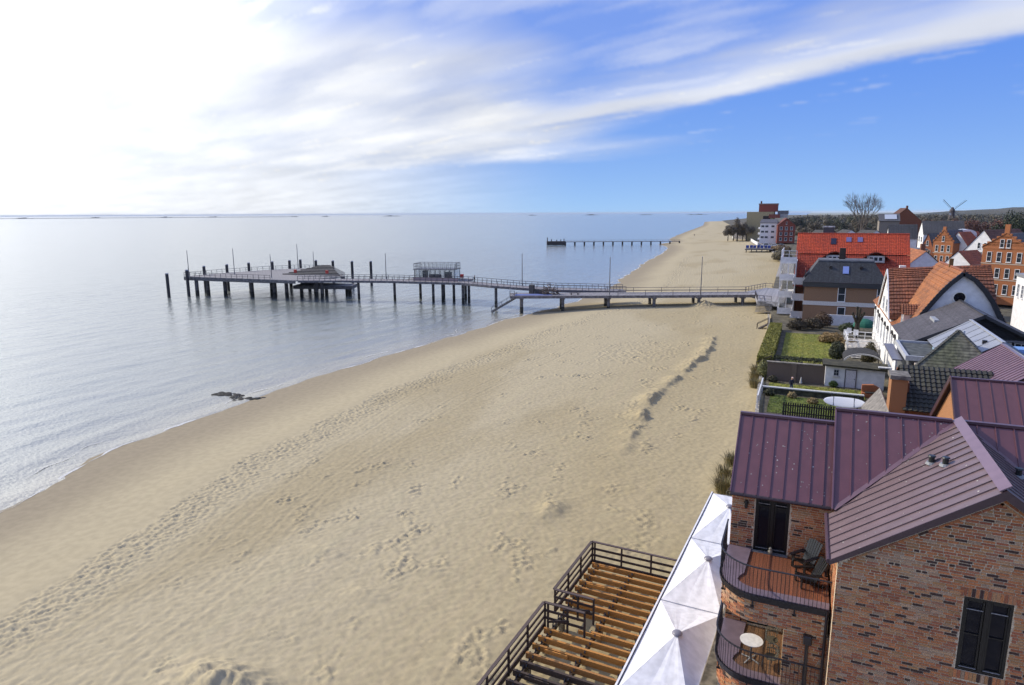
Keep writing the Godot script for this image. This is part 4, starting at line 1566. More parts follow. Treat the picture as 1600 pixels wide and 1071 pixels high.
func strip(b: MB, c: Array, w: float, th: float, boards := true) -> Array:   # a deck along a centre line; returns its two edges
	var L := []
	var R := []
	for k in c.size():
		var d: Vector3 = (c[mini(k + 1, c.size() - 1)] - c[maxi(k - 1, 0)])
		d.y = 0
		var s := d.normalized().cross(Vector3.UP) * w * 0.5
		L.append(c[k] - s)
		R.append(c[k] + s)
	for k in c.size() - 1:
		var dn := Vector3.DOWN * th
		b.quad(L[k], L[k + 1], R[k + 1], R[k], Vector3.UP)
		b.quad(L[k] + dn, L[k + 1] + dn, R[k + 1] + dn, R[k] + dn, Vector3.DOWN)
		b.quad(L[k], L[k + 1], L[k + 1] + dn, L[k] + dn, L[k] - R[k])
		b.quad(R[k], R[k + 1], R[k + 1] + dn, R[k] + dn, R[k] - L[k])
	return [L, R]

func pile(t: Node3D, x: float, z: float, top: float, r: float, col: Color) -> void:
	var b := MB.new()
	var bot := minf(beach_y(x, z) - 0.3, -0.3)
	b.col = col
	b.tube(Vector3(x, 1.5, z), Vector3(x, top, z), r, r, 12)
	b.col = C(0.05, 0.048, 0.04)     # weed and damp up to the high water mark
	b.tube(Vector3(x, bot, z), Vector3(x, 1.5, z), r * 1.03, r * 1.03, 12)
	part(t, "pile", b, M.concrete)

func pier() -> void:
	var t := thing("sea_pier", "long grey pier on round piles with railings reaching from the beach into the sea", "pier", Vector3(-60, 0, -140))
	var grey := C(0.30, 0.29, 0.30)
	var steel := C(0.13, 0.12, 0.13)
	# section over the sand
	var d := Vector3(0.913, 0, -0.407)
	var n := Vector3(-0.407, 0, -0.913)
	var A := Vector3(-60.1, 4.0, -134.0)
	var land := MB.new()
	land.col = grey
	var e := strip(land, [A + n * 3.1, A + d * 27 + n * 3.1, A + d * 54.5 + n * 3.1], 6.2, 0.16)
	part(t, "deck", land, M.concrete)
	var beam := MB.new()
	beam.col = C(0.22, 0.215, 0.22)
	for o: float in [0.12, 6.05]:
		beam.bar(A + n * o - Vector3.UP * 0.38, A + n * o + d * 54.5 - Vector3.UP * 0.38, 0.2, 0.44)
	part(t, "edge_beam", beam, M.concrete)
	for s: float in [2.6, 11.8, 22.0, 32.2, 42.2, 52.0]:
		for o: float in [0.7, 5.4]:
			var p: Vector3 = A + d * s + n * o
			pile(t, p.x, p.z, 3.5, 0.36, C(0.20, 0.195, 0.195))
		var cb := MB.new()
		cb.col = C(0.21, 0.205, 0.21)
		cb.bar(A + d * s + n * 0.15 - Vector3.UP * 0.72, A + d * s + n * 6.0 - Vector3.UP * 0.72, 0.9, 0.3)
		part(t, "cross_beam", cb, M.concrete)
	var rl := MB.new()
	rl.col = steel
	rail_run(rl, [A + n * 0.1 + d * 1, A + n * 0.1])
	rail_run(rl, [A + n * 0.1 + d * 24, A + n * 0.1 + d * 54.5], 1.1, 6.0)
	rail_run(rl, [A + n * 6.1 + d * 22, A + n * 6.1 + d * 54.5], 1.1, 6.0)
	rail_run(rl, [A + n * 0.1, A + n * 5.9])
	part(t, "railing", rl, M.metal, "stuff")
	# ramp and walkway out to the platform
	var c := [Vector3(-39.5, 4.03, -154.2), Vector3(-54, 4.5, -147.4), Vector3(-61, 4.95, -144.4), Vector3(-68, 5.25, -143.8), Vector3(-78, 5.35, -146.2), Vector3(-98, 5.35, -143.6), Vector3(-110, 5.35, -140.2), Vector3(-121, 5.3, -136.5)]
	var wd := MB.new()
	wd.col = C(0.30, 0.285, 0.30)
	var ed := strip(wd, c, 4.6, 0.2)
	part(t, "walkway", wd, M.concrete)
	var wb := MB.new()
	wb.col = C(0.20, 0.195, 0.205)
	for side: Array in ed:
		for k in side.size() - 1:
			wb.bar(side[k] - Vector3.UP * 0.3, side[k + 1] - Vector3.UP * 0.3, 0.16, 0.5)
	part(t, "edge_beam", wb, M.concrete)
	var wr := MB.new()
	wr.col = C(0.14, 0.135, 0.145)
	rail_run(wr, ed[0], 1.1, 1.5)
	rail_run(wr, ed[1], 1.1, 1.5)
	part(t, "railing", wr, M.metal, "stuff")
	for p: Array in [[-67.6, -142.6], [-77.9, -145.2], [-77.9, -148.4], [-82.0, -148.0], [-84.7, -147.0], [-86.7, -145.7], [-92.9, -149.6], [-97.6, -144.6], [-107.3, -142.4], [-117.1, -139.6], [-87.5, -152.5], [-81.0, -152.5]]:
		pile(t, p[0], p[1], 4.9, 0.34, C(0.16, 0.155, 0.16))
	# bulge under the kiosk
	var kb := MB.new()
	kb.col = C(0.29, 0.28, 0.29)
	kb.prism(PackedVector3Array([Vector3(-78.6, 5.33, -148.2), Vector3(-95.6, 5.33, -145.9), Vector3(-96.2, 5.33, -153.6), Vector3(-80.0, 5.33, -155.0)]), Vector3.DOWN * 0.5)
	part(t, "kiosk_deck", kb, M.concrete)
	# head of the pier: a wide platform with steps to sit on
	var pl := MB.new()
	pl.col = C(0.31, 0.30, 0.305)
	var poly := PackedVector3Array([Vector3(-158, 5.3, -131.7), Vector3(-129, 5.3, -133.8), Vector3(-121, 5.3, -134.2), Vector3(-116, 5.3, -148), Vector3(-135, 5.3, -166), Vector3(-147, 5.3, -166), Vector3(-153, 5.3, -156), Vector3(-157, 5.3, -144)])
	pl.prism(poly, Vector3.DOWN * 0.25)
	part(t, "platform", pl, M.concrete)
	var pb := MB.new()
	pb.col = C(0.19, 0.185, 0.19)
	for k in poly.size():
		if k != 1 and k != 2:
			pb.bar(poly[k] - Vector3.UP * 0.55, poly[(k + 1) % poly.size()] - Vector3.UP * 0.55, 0.3, 0.9)
	pb.bar(poly[1] - Vector3.UP * 0.5, poly[2] - Vector3.UP * 0.5, 0.3, 0.7)
	part(t, "platform_beam", pb, M.concrete)
	var pr := MB.new()
	pr.col = C(0.13, 0.125, 0.135)
	var ring := []
	for k in [3, 4, 5, 6, 7, 0, 1]:
		ring.append(poly[k])
	rail_run(pr, ring, 1.1, 1.8)
	part(t, "railing", pr, M.metal, "stuff")
	for p: Array in [[-154.1, -132.2], [-147, -135.4], [-138.2, -136.4], [-152.5, -134.5], [-137.7, -143.2], [-128, -138.5], [-143, -150], [-128, -150], [-121, -142], [-148, -146], [-137, -158], [-146, -160], [-131, -137.2], [-124, -148]]:
		pile(t, p[0], p[1], 5.05, 0.5, C(0.14, 0.135, 0.14))
	# stepped seating, lowest step nearest the walkway
	for k in 7:
		var st := MB.new()
		st.col = jit(C(0.10, 0.095, 0.09), 0.12)
		var f := k * 1.9
		st.prism(PackedVector3Array([Vector3(-118.5 - f * 1.15, 5.302, -149.3 - f * 1.1), Vector3(-136.5 + f * 0.05, 5.302, -146.5 - f * 1.25), Vector3(-136.4 + f * 0.05, 5.302, -146.5 - (f + 1.9) * 1.25), Vector3(-118.5 - (f + 1.9) * 1.15, 5.302, -149.3 - (f + 1.9) * 1.1)]), Vector3.UP * (0.22 * (k + 1)))
		part(t, "seating_step", st, M.concrete)
	var ls := MB.new()
	ls.col = C(0.17, 0.165, 0.165)
	ls.prism(PackedVector3Array([Vector3(-128, 3.0, -141), Vector3(-112, 3.0, -146), Vector3(-115, 3.0, -152), Vector3(-131, 3.0, -149)]), Vector3.DOWN * 0.9)
	part(t, "landing_stage", ls, M.concrete)
	for p: Array in [[-126.5, -142.5], [-120, -145], [-114, -147.5], [-117, -150]]:
		pile(t, p[0], p[1], 2.2, 0.45, C(0.09, 0.09, 0.085))
	# stairs from the end of the section over the sand down to the water's edge
	var sw := MB.new()
	sw.col = C(0.13, 0.13, 0.135)
	for o: float in [1.6, 3.4]:
		sw.bar(A + n * o + d * 1.6 - Vector3.UP * 0.5, A + n * o - d * 4.2 - Vector3.UP * 3.9, 0.1, 0.3)
		sw.bar(A + n * o + d * 1.6 + Vector3.UP * 0.5, A + n * o - d * 4.2 - Vector3.UP * 2.9, 0.06, 0.06)
		for k in 6:
			var f := k / 5.0
			var p: Vector3 = (A + n * o + d * 1.6 - Vector3.UP * 0.5).lerp(A + n * o - d * 4.2 - Vector3.UP * 3.9, f)
			sw.bar(p, p + Vector3.UP * 1.0, 0.05, 0.05)
	for k in 14:
		var f := (k + 0.5) / 14.0
		var p: Vector3 = (A + d * 1.6 - Vector3.UP * 0.45).lerp(A - d * 4.2 - Vector3.UP * 3.85, f)
		sw.bar(p + n * 1.6, p + n * 3.4, 0.28, 0.05)
	part(t, "stairs", sw, M.metal)
	# landing at the promenade
	var la := MB.new()
	la.col = C(0.36, 0.36, 0.39)
	la.prism(PackedVector3Array([Vector3(-10.4, 4.01, -156.2), Vector3(-12.9, 4.01, -161.7), Vector3(-9.0, 4.01, -172), Vector3(-4.2, 4.01, -170), Vector3(-4.0, 4.01, -144), Vector3(-9.2, 4.01, -146)]), Vector3.DOWN * 0.9)
	part(t, "landing", la, M.concrete)
	var lr := MB.new()
	lr.col = steel
	rail_run(lr, [Vector3(-12.9, 4.0, -161.7), Vector3(-9.2, 4.0, -172.0), Vector3(-4.3, 4.0, -170.0)], 1.1, 1.6)
	rail_run(lr, [Vector3(-10.4, 4.0, -156.0), Vector3(-9.2, 4.0, -146.1), Vector3(-6.5, 4.0, -145.0)], 1.1, 1.6)
	part(t, "railing", lr, M.metal, "stuff")
	for k in 9:      # broad steps down to the sand
		var s := MB.new()
		s.col = jit(C(0.25, 0.245, 0.25), 0.06)
		s.mm(Vector3(-9.3, 3.75 - k * 0.2, -145.9 + k * 0.42), Vector3(-6.2, 4.0 - 0.2 * (k + 1), -145.3 + k * 0.42))
		part(t, "step", s, M.concrete)
	# seats, tarpaulin and a heap on the section over the sand
	var tp := thing("blue_tarpaulin", "flat blue tarpaulin spread at the seaward end of the lower pier deck", "tarpaulin", A + d * 3.0 + n * 2.4)
	var q := MB.new()
	q.col = C(0.10, 0.14, 0.34)
	q.prism(PackedVector3Array([A + d * 1.0 + n * 0.6 + Vector3.UP * 0.01, A + d * 9.5 + n * 0.7 + Vector3.UP * 0.01, A + d * 9.0 + n * 3.6 + Vector3.UP * 0.01, A + d * 1.4 + n * 3.4 + Vector3.UP * 0.01]), Vector3.UP * 0.05)
	part(tp, "sheet", q, M.cloth)
	var hp := thing("driftwood_heap", "brown heap of bundled reeds and boards beside the blue tarpaulin on the pier", "heap", A + d * 9.5 + n * 3.0)
	var hb := MB.new()
	for k in 90:
		var a := rng.randf() * TAU
		var r := sqrt(rng.randf()) * 1.9
		var p: Vector3 = A + d * (9.0 + cos(a) * r * 1.2) + n * (3.0 + sin(a) * r * 0.6) + Vector3.UP * (0.08 + rng.randf() * (2.9 - r * 1.25))
		hb.col = jit(C(0.16, 0.115, 0.09), 0.5)
		var u := Vector3(rng.randfn(), rng.randfn() * 0.4, rng.randfn()).normalized()
		hb.bar(p - u * 0.5, p + u * 0.5, 0.14, 0.1)
	part(hp, "bundle", hb, M.wood, "stuff")
	var hx := MB.new()
	hx.col = C(0.11, 0.10, 0.09)
	hx.cbox(A + d * 5.0 + n * 4.6 + Vector3.UP * 1.0, Vector3(1.1, 2.0, 1.0), 0.04)
	hx.cbox(A + d * 6.6 + n * 4.4 + Vector3.UP * 0.5, Vector3(1.6, 1.0, 0.9), 0.04)
	part(hp, "crate", hx, M.wood)
	var bench := thing("pier_bench", "low dark bench on the lower pier deck between heap and sandy shore", "bench", A + d * 14.5 + n * 1.5)
	for o: float in [-0.75, 0.75]:
		var b := MB.new()
		b.col = C(0.05, 0.05, 0.05)
		b.box(A + d * (14.5 + o) + n * 1.5 + Vector3.UP * 0.2, Vector3(0.12, 0.4, 0.4))
		part(bench, "leg", b, M.metal)
	for o: float in [-0.18, 0.0, 0.18]:
		var b := MB.new()
		b.col = C(0.06, 0.04, 0.035)
		b.bar(A + d * 13.2 + n * (1.5 + o) + Vector3.UP * 0.44, A + d * 15.8 + n * (1.5 + o) + Vector3.UP * 0.44, 0.15, 0.05)
		part(bench, "seat_slat", b, M.wood)
	kiosk()
	# mooring posts round the platform and free in the water
	var spots := [[-158.9, -127.0, 6.6, "standing alone in open water beyond the platform's outer corner"], [-155.2, -130.3, 7.4, "against the platform's outer front corner"], [-157.6, -138.2, 7.8, "first along the platform's seaward railing from the front"], [-156.6, -145.5, 7.8, "second along the platform's seaward railing"], [-154.6, -152.0, 7.9, "third along the platform's seaward railing"], [-151.8, -158.8, 7.9, "fourth along the platform's seaward railing"], [-149.3, -163.6, 8.0, "fifth along the platform's seaward railing"], [-147.6, -166.6, 8.1, "at the platform's farthest corner below a flagpole"], [-141.5, -166.7, 8.0, "in the middle of the platform's far edge"], [-134.9, -166.7, 8.0, "at the top of the seating steps"], [-129.7, -169.4, 7.8, "tall, rising from the water past the seating steps"], [-124.1, -171.4, 7.8, "tall, rising from the water nearest the glass kiosk"]]
	for s: Array in spots:
		var m := thing("mooring_post", "black mooring post with pale cap " + s[3], "post", Vector3(s[0], -1.0, s[1]), "mooring posts by the pier head")
		var b := MB.new()
		b.col = C(0.035, 0.034, 0.04)
		b.tube(Vector3(s[0], -1.0, s[1]), Vector3(s[0], s[2] - 0.25, s[1]), 0.42, 0.42, 12)
		part(m, "shaft", b, M.metal)
		b = MB.new()
		b.col = C(0.45, 0.45, 0.47)
		b.tube(Vector3(s[0], s[2] - 0.25, s[1]), Vector3(s[0], s[2], s[1]), 0.45, 0.36, 12)
		part(m, "cap", b, M.metal)
	var poles := [[-156.9, 5.3, -132.4, 12.4, "at the outer front corner of the pier platform"], [-149.5, 5.3, -141.5, 12.6, "on the seaward half of the pier platform"], [-131.5, 5.3, -137.0, 11.6, "behind the platform's front corner near the walkway"], [-147.0, 5.3, -164.8, 12.9, "at the platform's farthest corner"], [-140.8, 5.3, -164.9, 10.6, "short, on the platform's far edge"], [-100.6, 5.35, -145.4, 12.0, "between the platform and the glass kiosk"], [-62.3, 4.9, -146.1, 12.6, "where the ramp passes the lower pier deck"], [-40.0, 4.0, -143.2, 12.4, "in front of the sand on the lower pier deck"], [-21.5, 4.0, -151.5, 12.4, "on the pier nearest the houses"]]
	for s: Array in poles:
		var m := thing("flagpole", "thin bare flagpole " + s[4], "flagpole", Vector3(s[0], s[1], s[2]), "flagpoles on the pier")
		var b := MB.new()
		b.col = C(0.18, 0.185, 0.20)
		b.tube(Vector3(s[0], s[1] + 0.02, s[2]), Vector3(s[0], s[3], s[2]), 0.12, 0.07, 8)
		part(m, "mast", b, M.metal)
		b = MB.new()
		b.col = C(0.40, 0.40, 0.42)
		b.tube(Vector3(s[0], s[1], s[2]), Vector3(s[0], s[1] + 0.25, s[2]), 0.18, 0.16, 8)
		part(m, "base", b, M.metal)
		b = MB.new()
		b.col = C(0.5, 0.5, 0.5)
		b.tube(Vector3(s[0], s[3], s[2]), Vector3(s[0], s[3] + 0.14, s[2]), 0.09, 0.03, 8)
		part(m, "finial", b, M.metal)
	for s: Array in [[-101.7 - 19.0, 5.3, -146.5, "beside the tall post at the pier walkway"], [-79.9, 5.36, -148.6, "at the landward side of the glass kiosk"], [-131.0, 5.3, -145.6, "on the platform in front of the seating steps"]]:
		var m := thing("lifebuoy_box", "small red rescue box " + s[3], "rescue box", Vector3(s[0], s[1], s[2]), "red rescue boxes on the pier")
		var b := MB.new()
		b.col = C(0.42, 0.03, 0.025)
		b.cbox(Vector3(s[0], s[1] + 1.2, s[2]), Vector3(0.9, 0.9, 0.35), 0.05)
		part(m, "box", b, M.paint)
		b = MB.new()
		b.col = C(0.2, 0.2, 0.2)
		b.bar(Vector3(s[0], s[1], s[2]), Vector3(s[0], s[1] + 0.8, s[2]), 0.1, 0.1)
		part(m, "stand", b, M.metal)

func kiosk() -> void:
	var t := thing("glass_kiosk", "glass-walled kiosk with a railed roof deck on the pier walkway", "kiosk", Vector3(-87.7, 5.35, -149.6))
	var X := Transform3D(Basis(Vector3.UP, 0.22), Vector3(-87.7, 5.35, -149.7))
	var w := 5.3
	var dp := 2.6
	var b := MB.new()
	b.xf = X
	b.col = C(0.09, 0.09, 0.095)
	b.box(Vector3(0, 2.74, 0), Vector3(w * 2 + 0.5, 0.16, dp * 2 + 0.5))
	part(t, "roof_slab", b, M.metal)
	for sx in 9:
		for sz: float in [-1.0, 1.0]:
			var p := MB.new()
			p.xf = X
			p.col = C(0.10, 0.10, 0.11)
			p.bar(Vector3(-w + sx * w / 4.0, 0, dp * sz), Vector3(-w + sx * w / 4.0, 2.6, dp * sz), 0.12, 0.12)
			part(t, "post", p, M.metal)
			if sx < 8:
				var g := MB.new()
				g.xf = X
				g.box(Vector3(-w + (sx + 0.5) * w / 4.0, 1.35, dp * sz), Vector3(w / 4.0 - 0.14, 2.4, 0.02))
				part(t, "pane", g, M.glass)
	for sx: float in [-1.0, 1.0]:
		var g := MB.new()
		g.xf = X
		g.box(Vector3(w * sx, 1.35, 0), Vector3(0.02, 2.4, dp * 2 - 0.14))
		part(t, "pane", g, M.glass)
	var c := MB.new()
	c.xf = X
	c.col = C(0.08, 0.075, 0.075)
	c.box(Vector3(-0.8, 0.6, -0.9), Vector3(3.0, 1.2, 0.7))
	c.box(Vector3(2.6, 0.9, -1.2), Vector3(1.6, 1.8, 1.2))
	c.box(Vector3(-3.6, 1.1, -1.0), Vector3(1.2, 2.2, 1.2))
	part(t, "counter", c, M.wood)
	var r := MB.new()
	r.xf = X
	r.col = C(0.10, 0.10, 0.105)
	var k := [Vector3(-w - 0.1, 2.84, -dp), Vector3(w + 0.1, 2.84, -dp), Vector3(w + 0.1, 2.84, dp), Vector3(-w - 0.1, 2.84, dp), Vector3(-w - 0.1, 2.84, -dp)]
	rail_run(r, k, 1.35, 1.1)
	part(t, "roof_railing", r, M.metal)
	var h := thing("pier_hoarding", "long pinkish hoarding along the walkway in front of the kiosk", "hoarding", Vector3(-84.5, 5.35, -143.6))
	var q := MB.new()
	q.col = C(0.42, 0.32, 0.34)
	q.bar(Vector3(-90.5, 6.0, -142.45), Vector3(-78.6, 6.0, -143.95), 0.06, 0.85)
	part(h, "banner", q, M.cloth)
	for f in 5:
		q = MB.new()
		q.col = C(0.15, 0.15, 0.15)
		var p := Vector3(-90.5, 5.35, -142.52).lerp(Vector3(-78.6, 5.35, -144.02), f / 4.0)
		q.bar(p, p + Vector3.UP * 1.1, 0.07, 0.07)
		part(h, "post", q, M.metal)

func jetty() -> void:
	var t := thing("wooden_jetty", "narrow wooden jetty on short piles across the far bay", "jetty", Vector3(-140, 0, -460))
	var a := Vector3(-156.5, 2.3, -444)
	var e := Vector3(-84, 2.3, -478)
	var b := MB.new()
	b.col = C(0.10, 0.085, 0.075)
	b.bar(a, e, 2.4, 0.3)
	part(t, "deck", b, M.wood)
	for k in 13:
		var p := a.lerp(e, k / 12.0)
		var q := MB.new()
		q.col = C(0.035, 0.03, 0.028)
		q.box(Vector3(p.x, 0.9, p.z), Vector3(0.9, 2.6, 0.9))
		part(t, "pile", q, M.wood)
	var r := MB.new()
	r.col = C(0.12, 0.105, 0.095)
	rail_run(r, [a + Vector3(0.4, 0.15, 0.9), e + Vector3(0.4, 0.15, 0.9)], 1.1, 4.0)
	part(t, "railing", r, M.wood, "stuff")
	var h := MB.new()
	h.col = C(0.06, 0.05, 0.045)
	h.box(Vector3(-162.5, 1.5, -441.5), Vector3(13, 2.6, 5), Basis(Vector3.UP, 0.42))
	part(t, "head", h, M.wood)
	for p: Array in [[-168.0, -439.0, 5.4], [-165.5, -440.5, 4.2], [-162, -441.5, 3.9], [-159.5, -443, 4.2], [-157.5, -444, 4.5]]:
		var q := MB.new()
		q.col = C(0.05, 0.045, 0.04)
		q.tube(Vector3(p[0], 2.8, p[1]), Vector3(p[0], p[2], p[1]), 0.35, 0.3, 8)
		part(t, "post", q, M.wood)

func shore_rocks() -> void:
	var bx := -63.2
	for k in 58:
		var f := k / 57.0
		var x := lerpf(-66.5, -59.4, f) + rng.randfn() * 0.2
		var z := -58.6 + rng.randfn() * 0.42 - 0.4 * sin(f * 7.0)
		var s := rng.randf_range(0.28, 0.68) * (1.0 - 0.4 * f)
		var t := thing("shore_rock", "black weed-covered stone in the low groyne at the water's edge", "rock", Vector3(x, maxf(beach_y(x, z), -0.12) - 0.05, z), "black stones of the low groyne")
		var b := MB.new()
		b.col = jit(C(0.022, 0.023, 0.02), 0.4)
		var ring := []
		for j in 4:
			var rr := []
			for i in 8:
				var a := i * TAU / 8
				var q: float = [1.0, 0.95, 0.62, 0.12][j] * s * rng.randf_range(0.78, 1.2)
				rr.append(t.position + Vector3(cos(a) * q * 1.25, [0.0, 0.32, 0.6, 0.72][j] * s * 0.8, sin(a) * q))
			ring.append(rr)
		for j in 3:
			for i in 8:
				b.quad(ring[j][i], ring[j][(i + 1) % 8], ring[j + 1][(i + 1) % 8], ring[j + 1][i], ring[j][i] - t.position + Vector3.UP * 0.05)
		part(t, "stone", b, M.matte)

# ---------- houses ----------
func tiles(parent: Node3D, f: Callable, nu: int, nv: int, a: Color, d: Color, roll := 0.05, lip := 0.04) -> void:
	# pantiles over a surface f(s, t); s along the eave, t up the slope; many small pieces joined
	var b := MB.new()
	for j in nv:
		for i in nu:
			var s0 := float(i) / nu
			var s1 := float(i + 1) / nu
			var t0 := float(j) / nv
			var t1 := float(j + 1) / nv
			var p0: Vector3 = f.call(s0, t0)
			var p1: Vector3 = f.call(s1, t0)
			var p2: Vector3 = f.call(s1, t1)
			var p3: Vector3 = f.call(s0, t1)
			var n := (p1 - p0).cross(p3 - p0).normalized()
			if n.y < 0: n = -n
			var u := n * lip
			var m0 := p0.lerp(p1, 0.62) + u + n * roll
			var m1 := p3.lerp(p2, 0.62) + n * roll
			var k := nz.get_noise_2d(p0.x * 4.0 + p0.y * 3.0, p0.z * 4.0 + p0.y * 2.0)
			b.col = jit(a.lerp(d, clampf(0.35 + k * 1.6 + rng.randf_range(-0.25, 0.25), 0, 1)), 0.12)
			b.quad(p0 + u, m0, m1, p3, n)
			b.quad(m0, p1 + u, p2, m1, n)
			b.quad(p0, p1, p1 + u, p0 + u, p0 - p3)
			b.tri(p0 + u, m0, p1 + u, p0 - p3)
	part(parent, "tiles", b, M.tile, "stuff")

func plane4(p00: Vector3, p10: Vector3, p11: Vector3, p01: Vector3) -> Callable:
	return func(s: float, t: float) -> Vector3: return p00.lerp(p10, s).lerp(p01.lerp(p11, s), t)

func slab(parent: Node3D, nm: String, pts: Array, th: float, col: Color, mat: Material) -> MeshInstance3D:
	var b := MB.new()
	b.col = col
	var p := PackedVector3Array(pts)
	var n := (p[1] - p[0]).cross(p[2] - p[0]).normalized()
	if n.y < 0: n = -n
	b.prism(p, -n * th)
	return part(parent, nm, b, mat)

func blk(parent: Node3D, nm: String, a: Vector3, e: Vector3, col: Color, mat: Material) -> MeshInstance3D:
	var b := MB.new()
	b.col = col
	b.mm(a, e)
	return part(parent, nm, b, mat)

func win(t: Node3D, c: Vector3, w: float, h: float, N: Vector3, nx := 2, ny := 2, fc := Color(0.78, 0.78, 0.78), sill := true) -> MeshInstance3D:
	var S := Vector3.UP.cross(N).normalized()
	var B := Basis(S, Vector3.UP, N)
	var f := MB.new()
	f.col = fc
	var r := clampf(w * 0.09, 0.05, 0.12)
	for sg: float in [-1.0, 1.0]:
		f.box(c + S * sg * (w - r) * 0.5 + N * 0.04, Vector3(r, h, 0.1), B)
		f.box(c + Vector3.UP * sg * (h - r) * 0.5 + N * 0.04, Vector3(w - 2 * r, r, 0.1), B)
	for k in range(1, nx):
		f.box(c + S * (-0.5 + float(k) / nx) * w + N * 0.035, Vector3(r * 0.6, h - 2 * r, 0.07), B)
	for k in range(1, ny):
		f.box(c + Vector3.UP * (-0.5 + float(k) / ny) * h + N * 0.032, Vector3(w - 2 * r, r * 0.5, 0.06), B)
	if sill:
		f.box(c - Vector3.UP * (h * 0.5 + 0.05) + N * 0.08, Vector3(w + 0.16, 0.08, 0.2), B)
	var fr := part(t, "window", f, M.paint)
	var g := MB.new()
	g.col = C(0.03, 0.036, 0.045)
	g.box(c + N * 0.012, Vector3(w - r, h - r, 0.02), B)
	part(fr, "pane", g, M.pane)
	return fr

func group_node(t: Node3D, nm: String) -> Node3D:
	var r := Node3D.new()
	r.name = nm
	t.add_child(r, true)
	return r

var BELL := [Vector2(9.9, 8.3), Vector2(10.6, 8.72), Vector2(11.05, 9.2), Vector2(11.5, 9.93), Vector2(12.09, 10.95), Vector2(12.72, 11.97), Vector2(13.51, 13.2), Vector2(14.3, 14.24), Vector2(15.42, 15.39), Vector2(16.6, 14.66), Vector2(17.6, 13.53), Vector2(18.42, 12.32), Vector2(19.0, 11.17), Vector2(19.6, 10.0), Vector2(20.2, 9.1), Vector2(20.9, 8.3)]

func along(p: Array, t: float) -> Vector2:
	var x := t * (p.size() - 1)
	var k := mini(int(x), p.size() - 2)
	return p[k].lerp(p[k + 1], x - k)

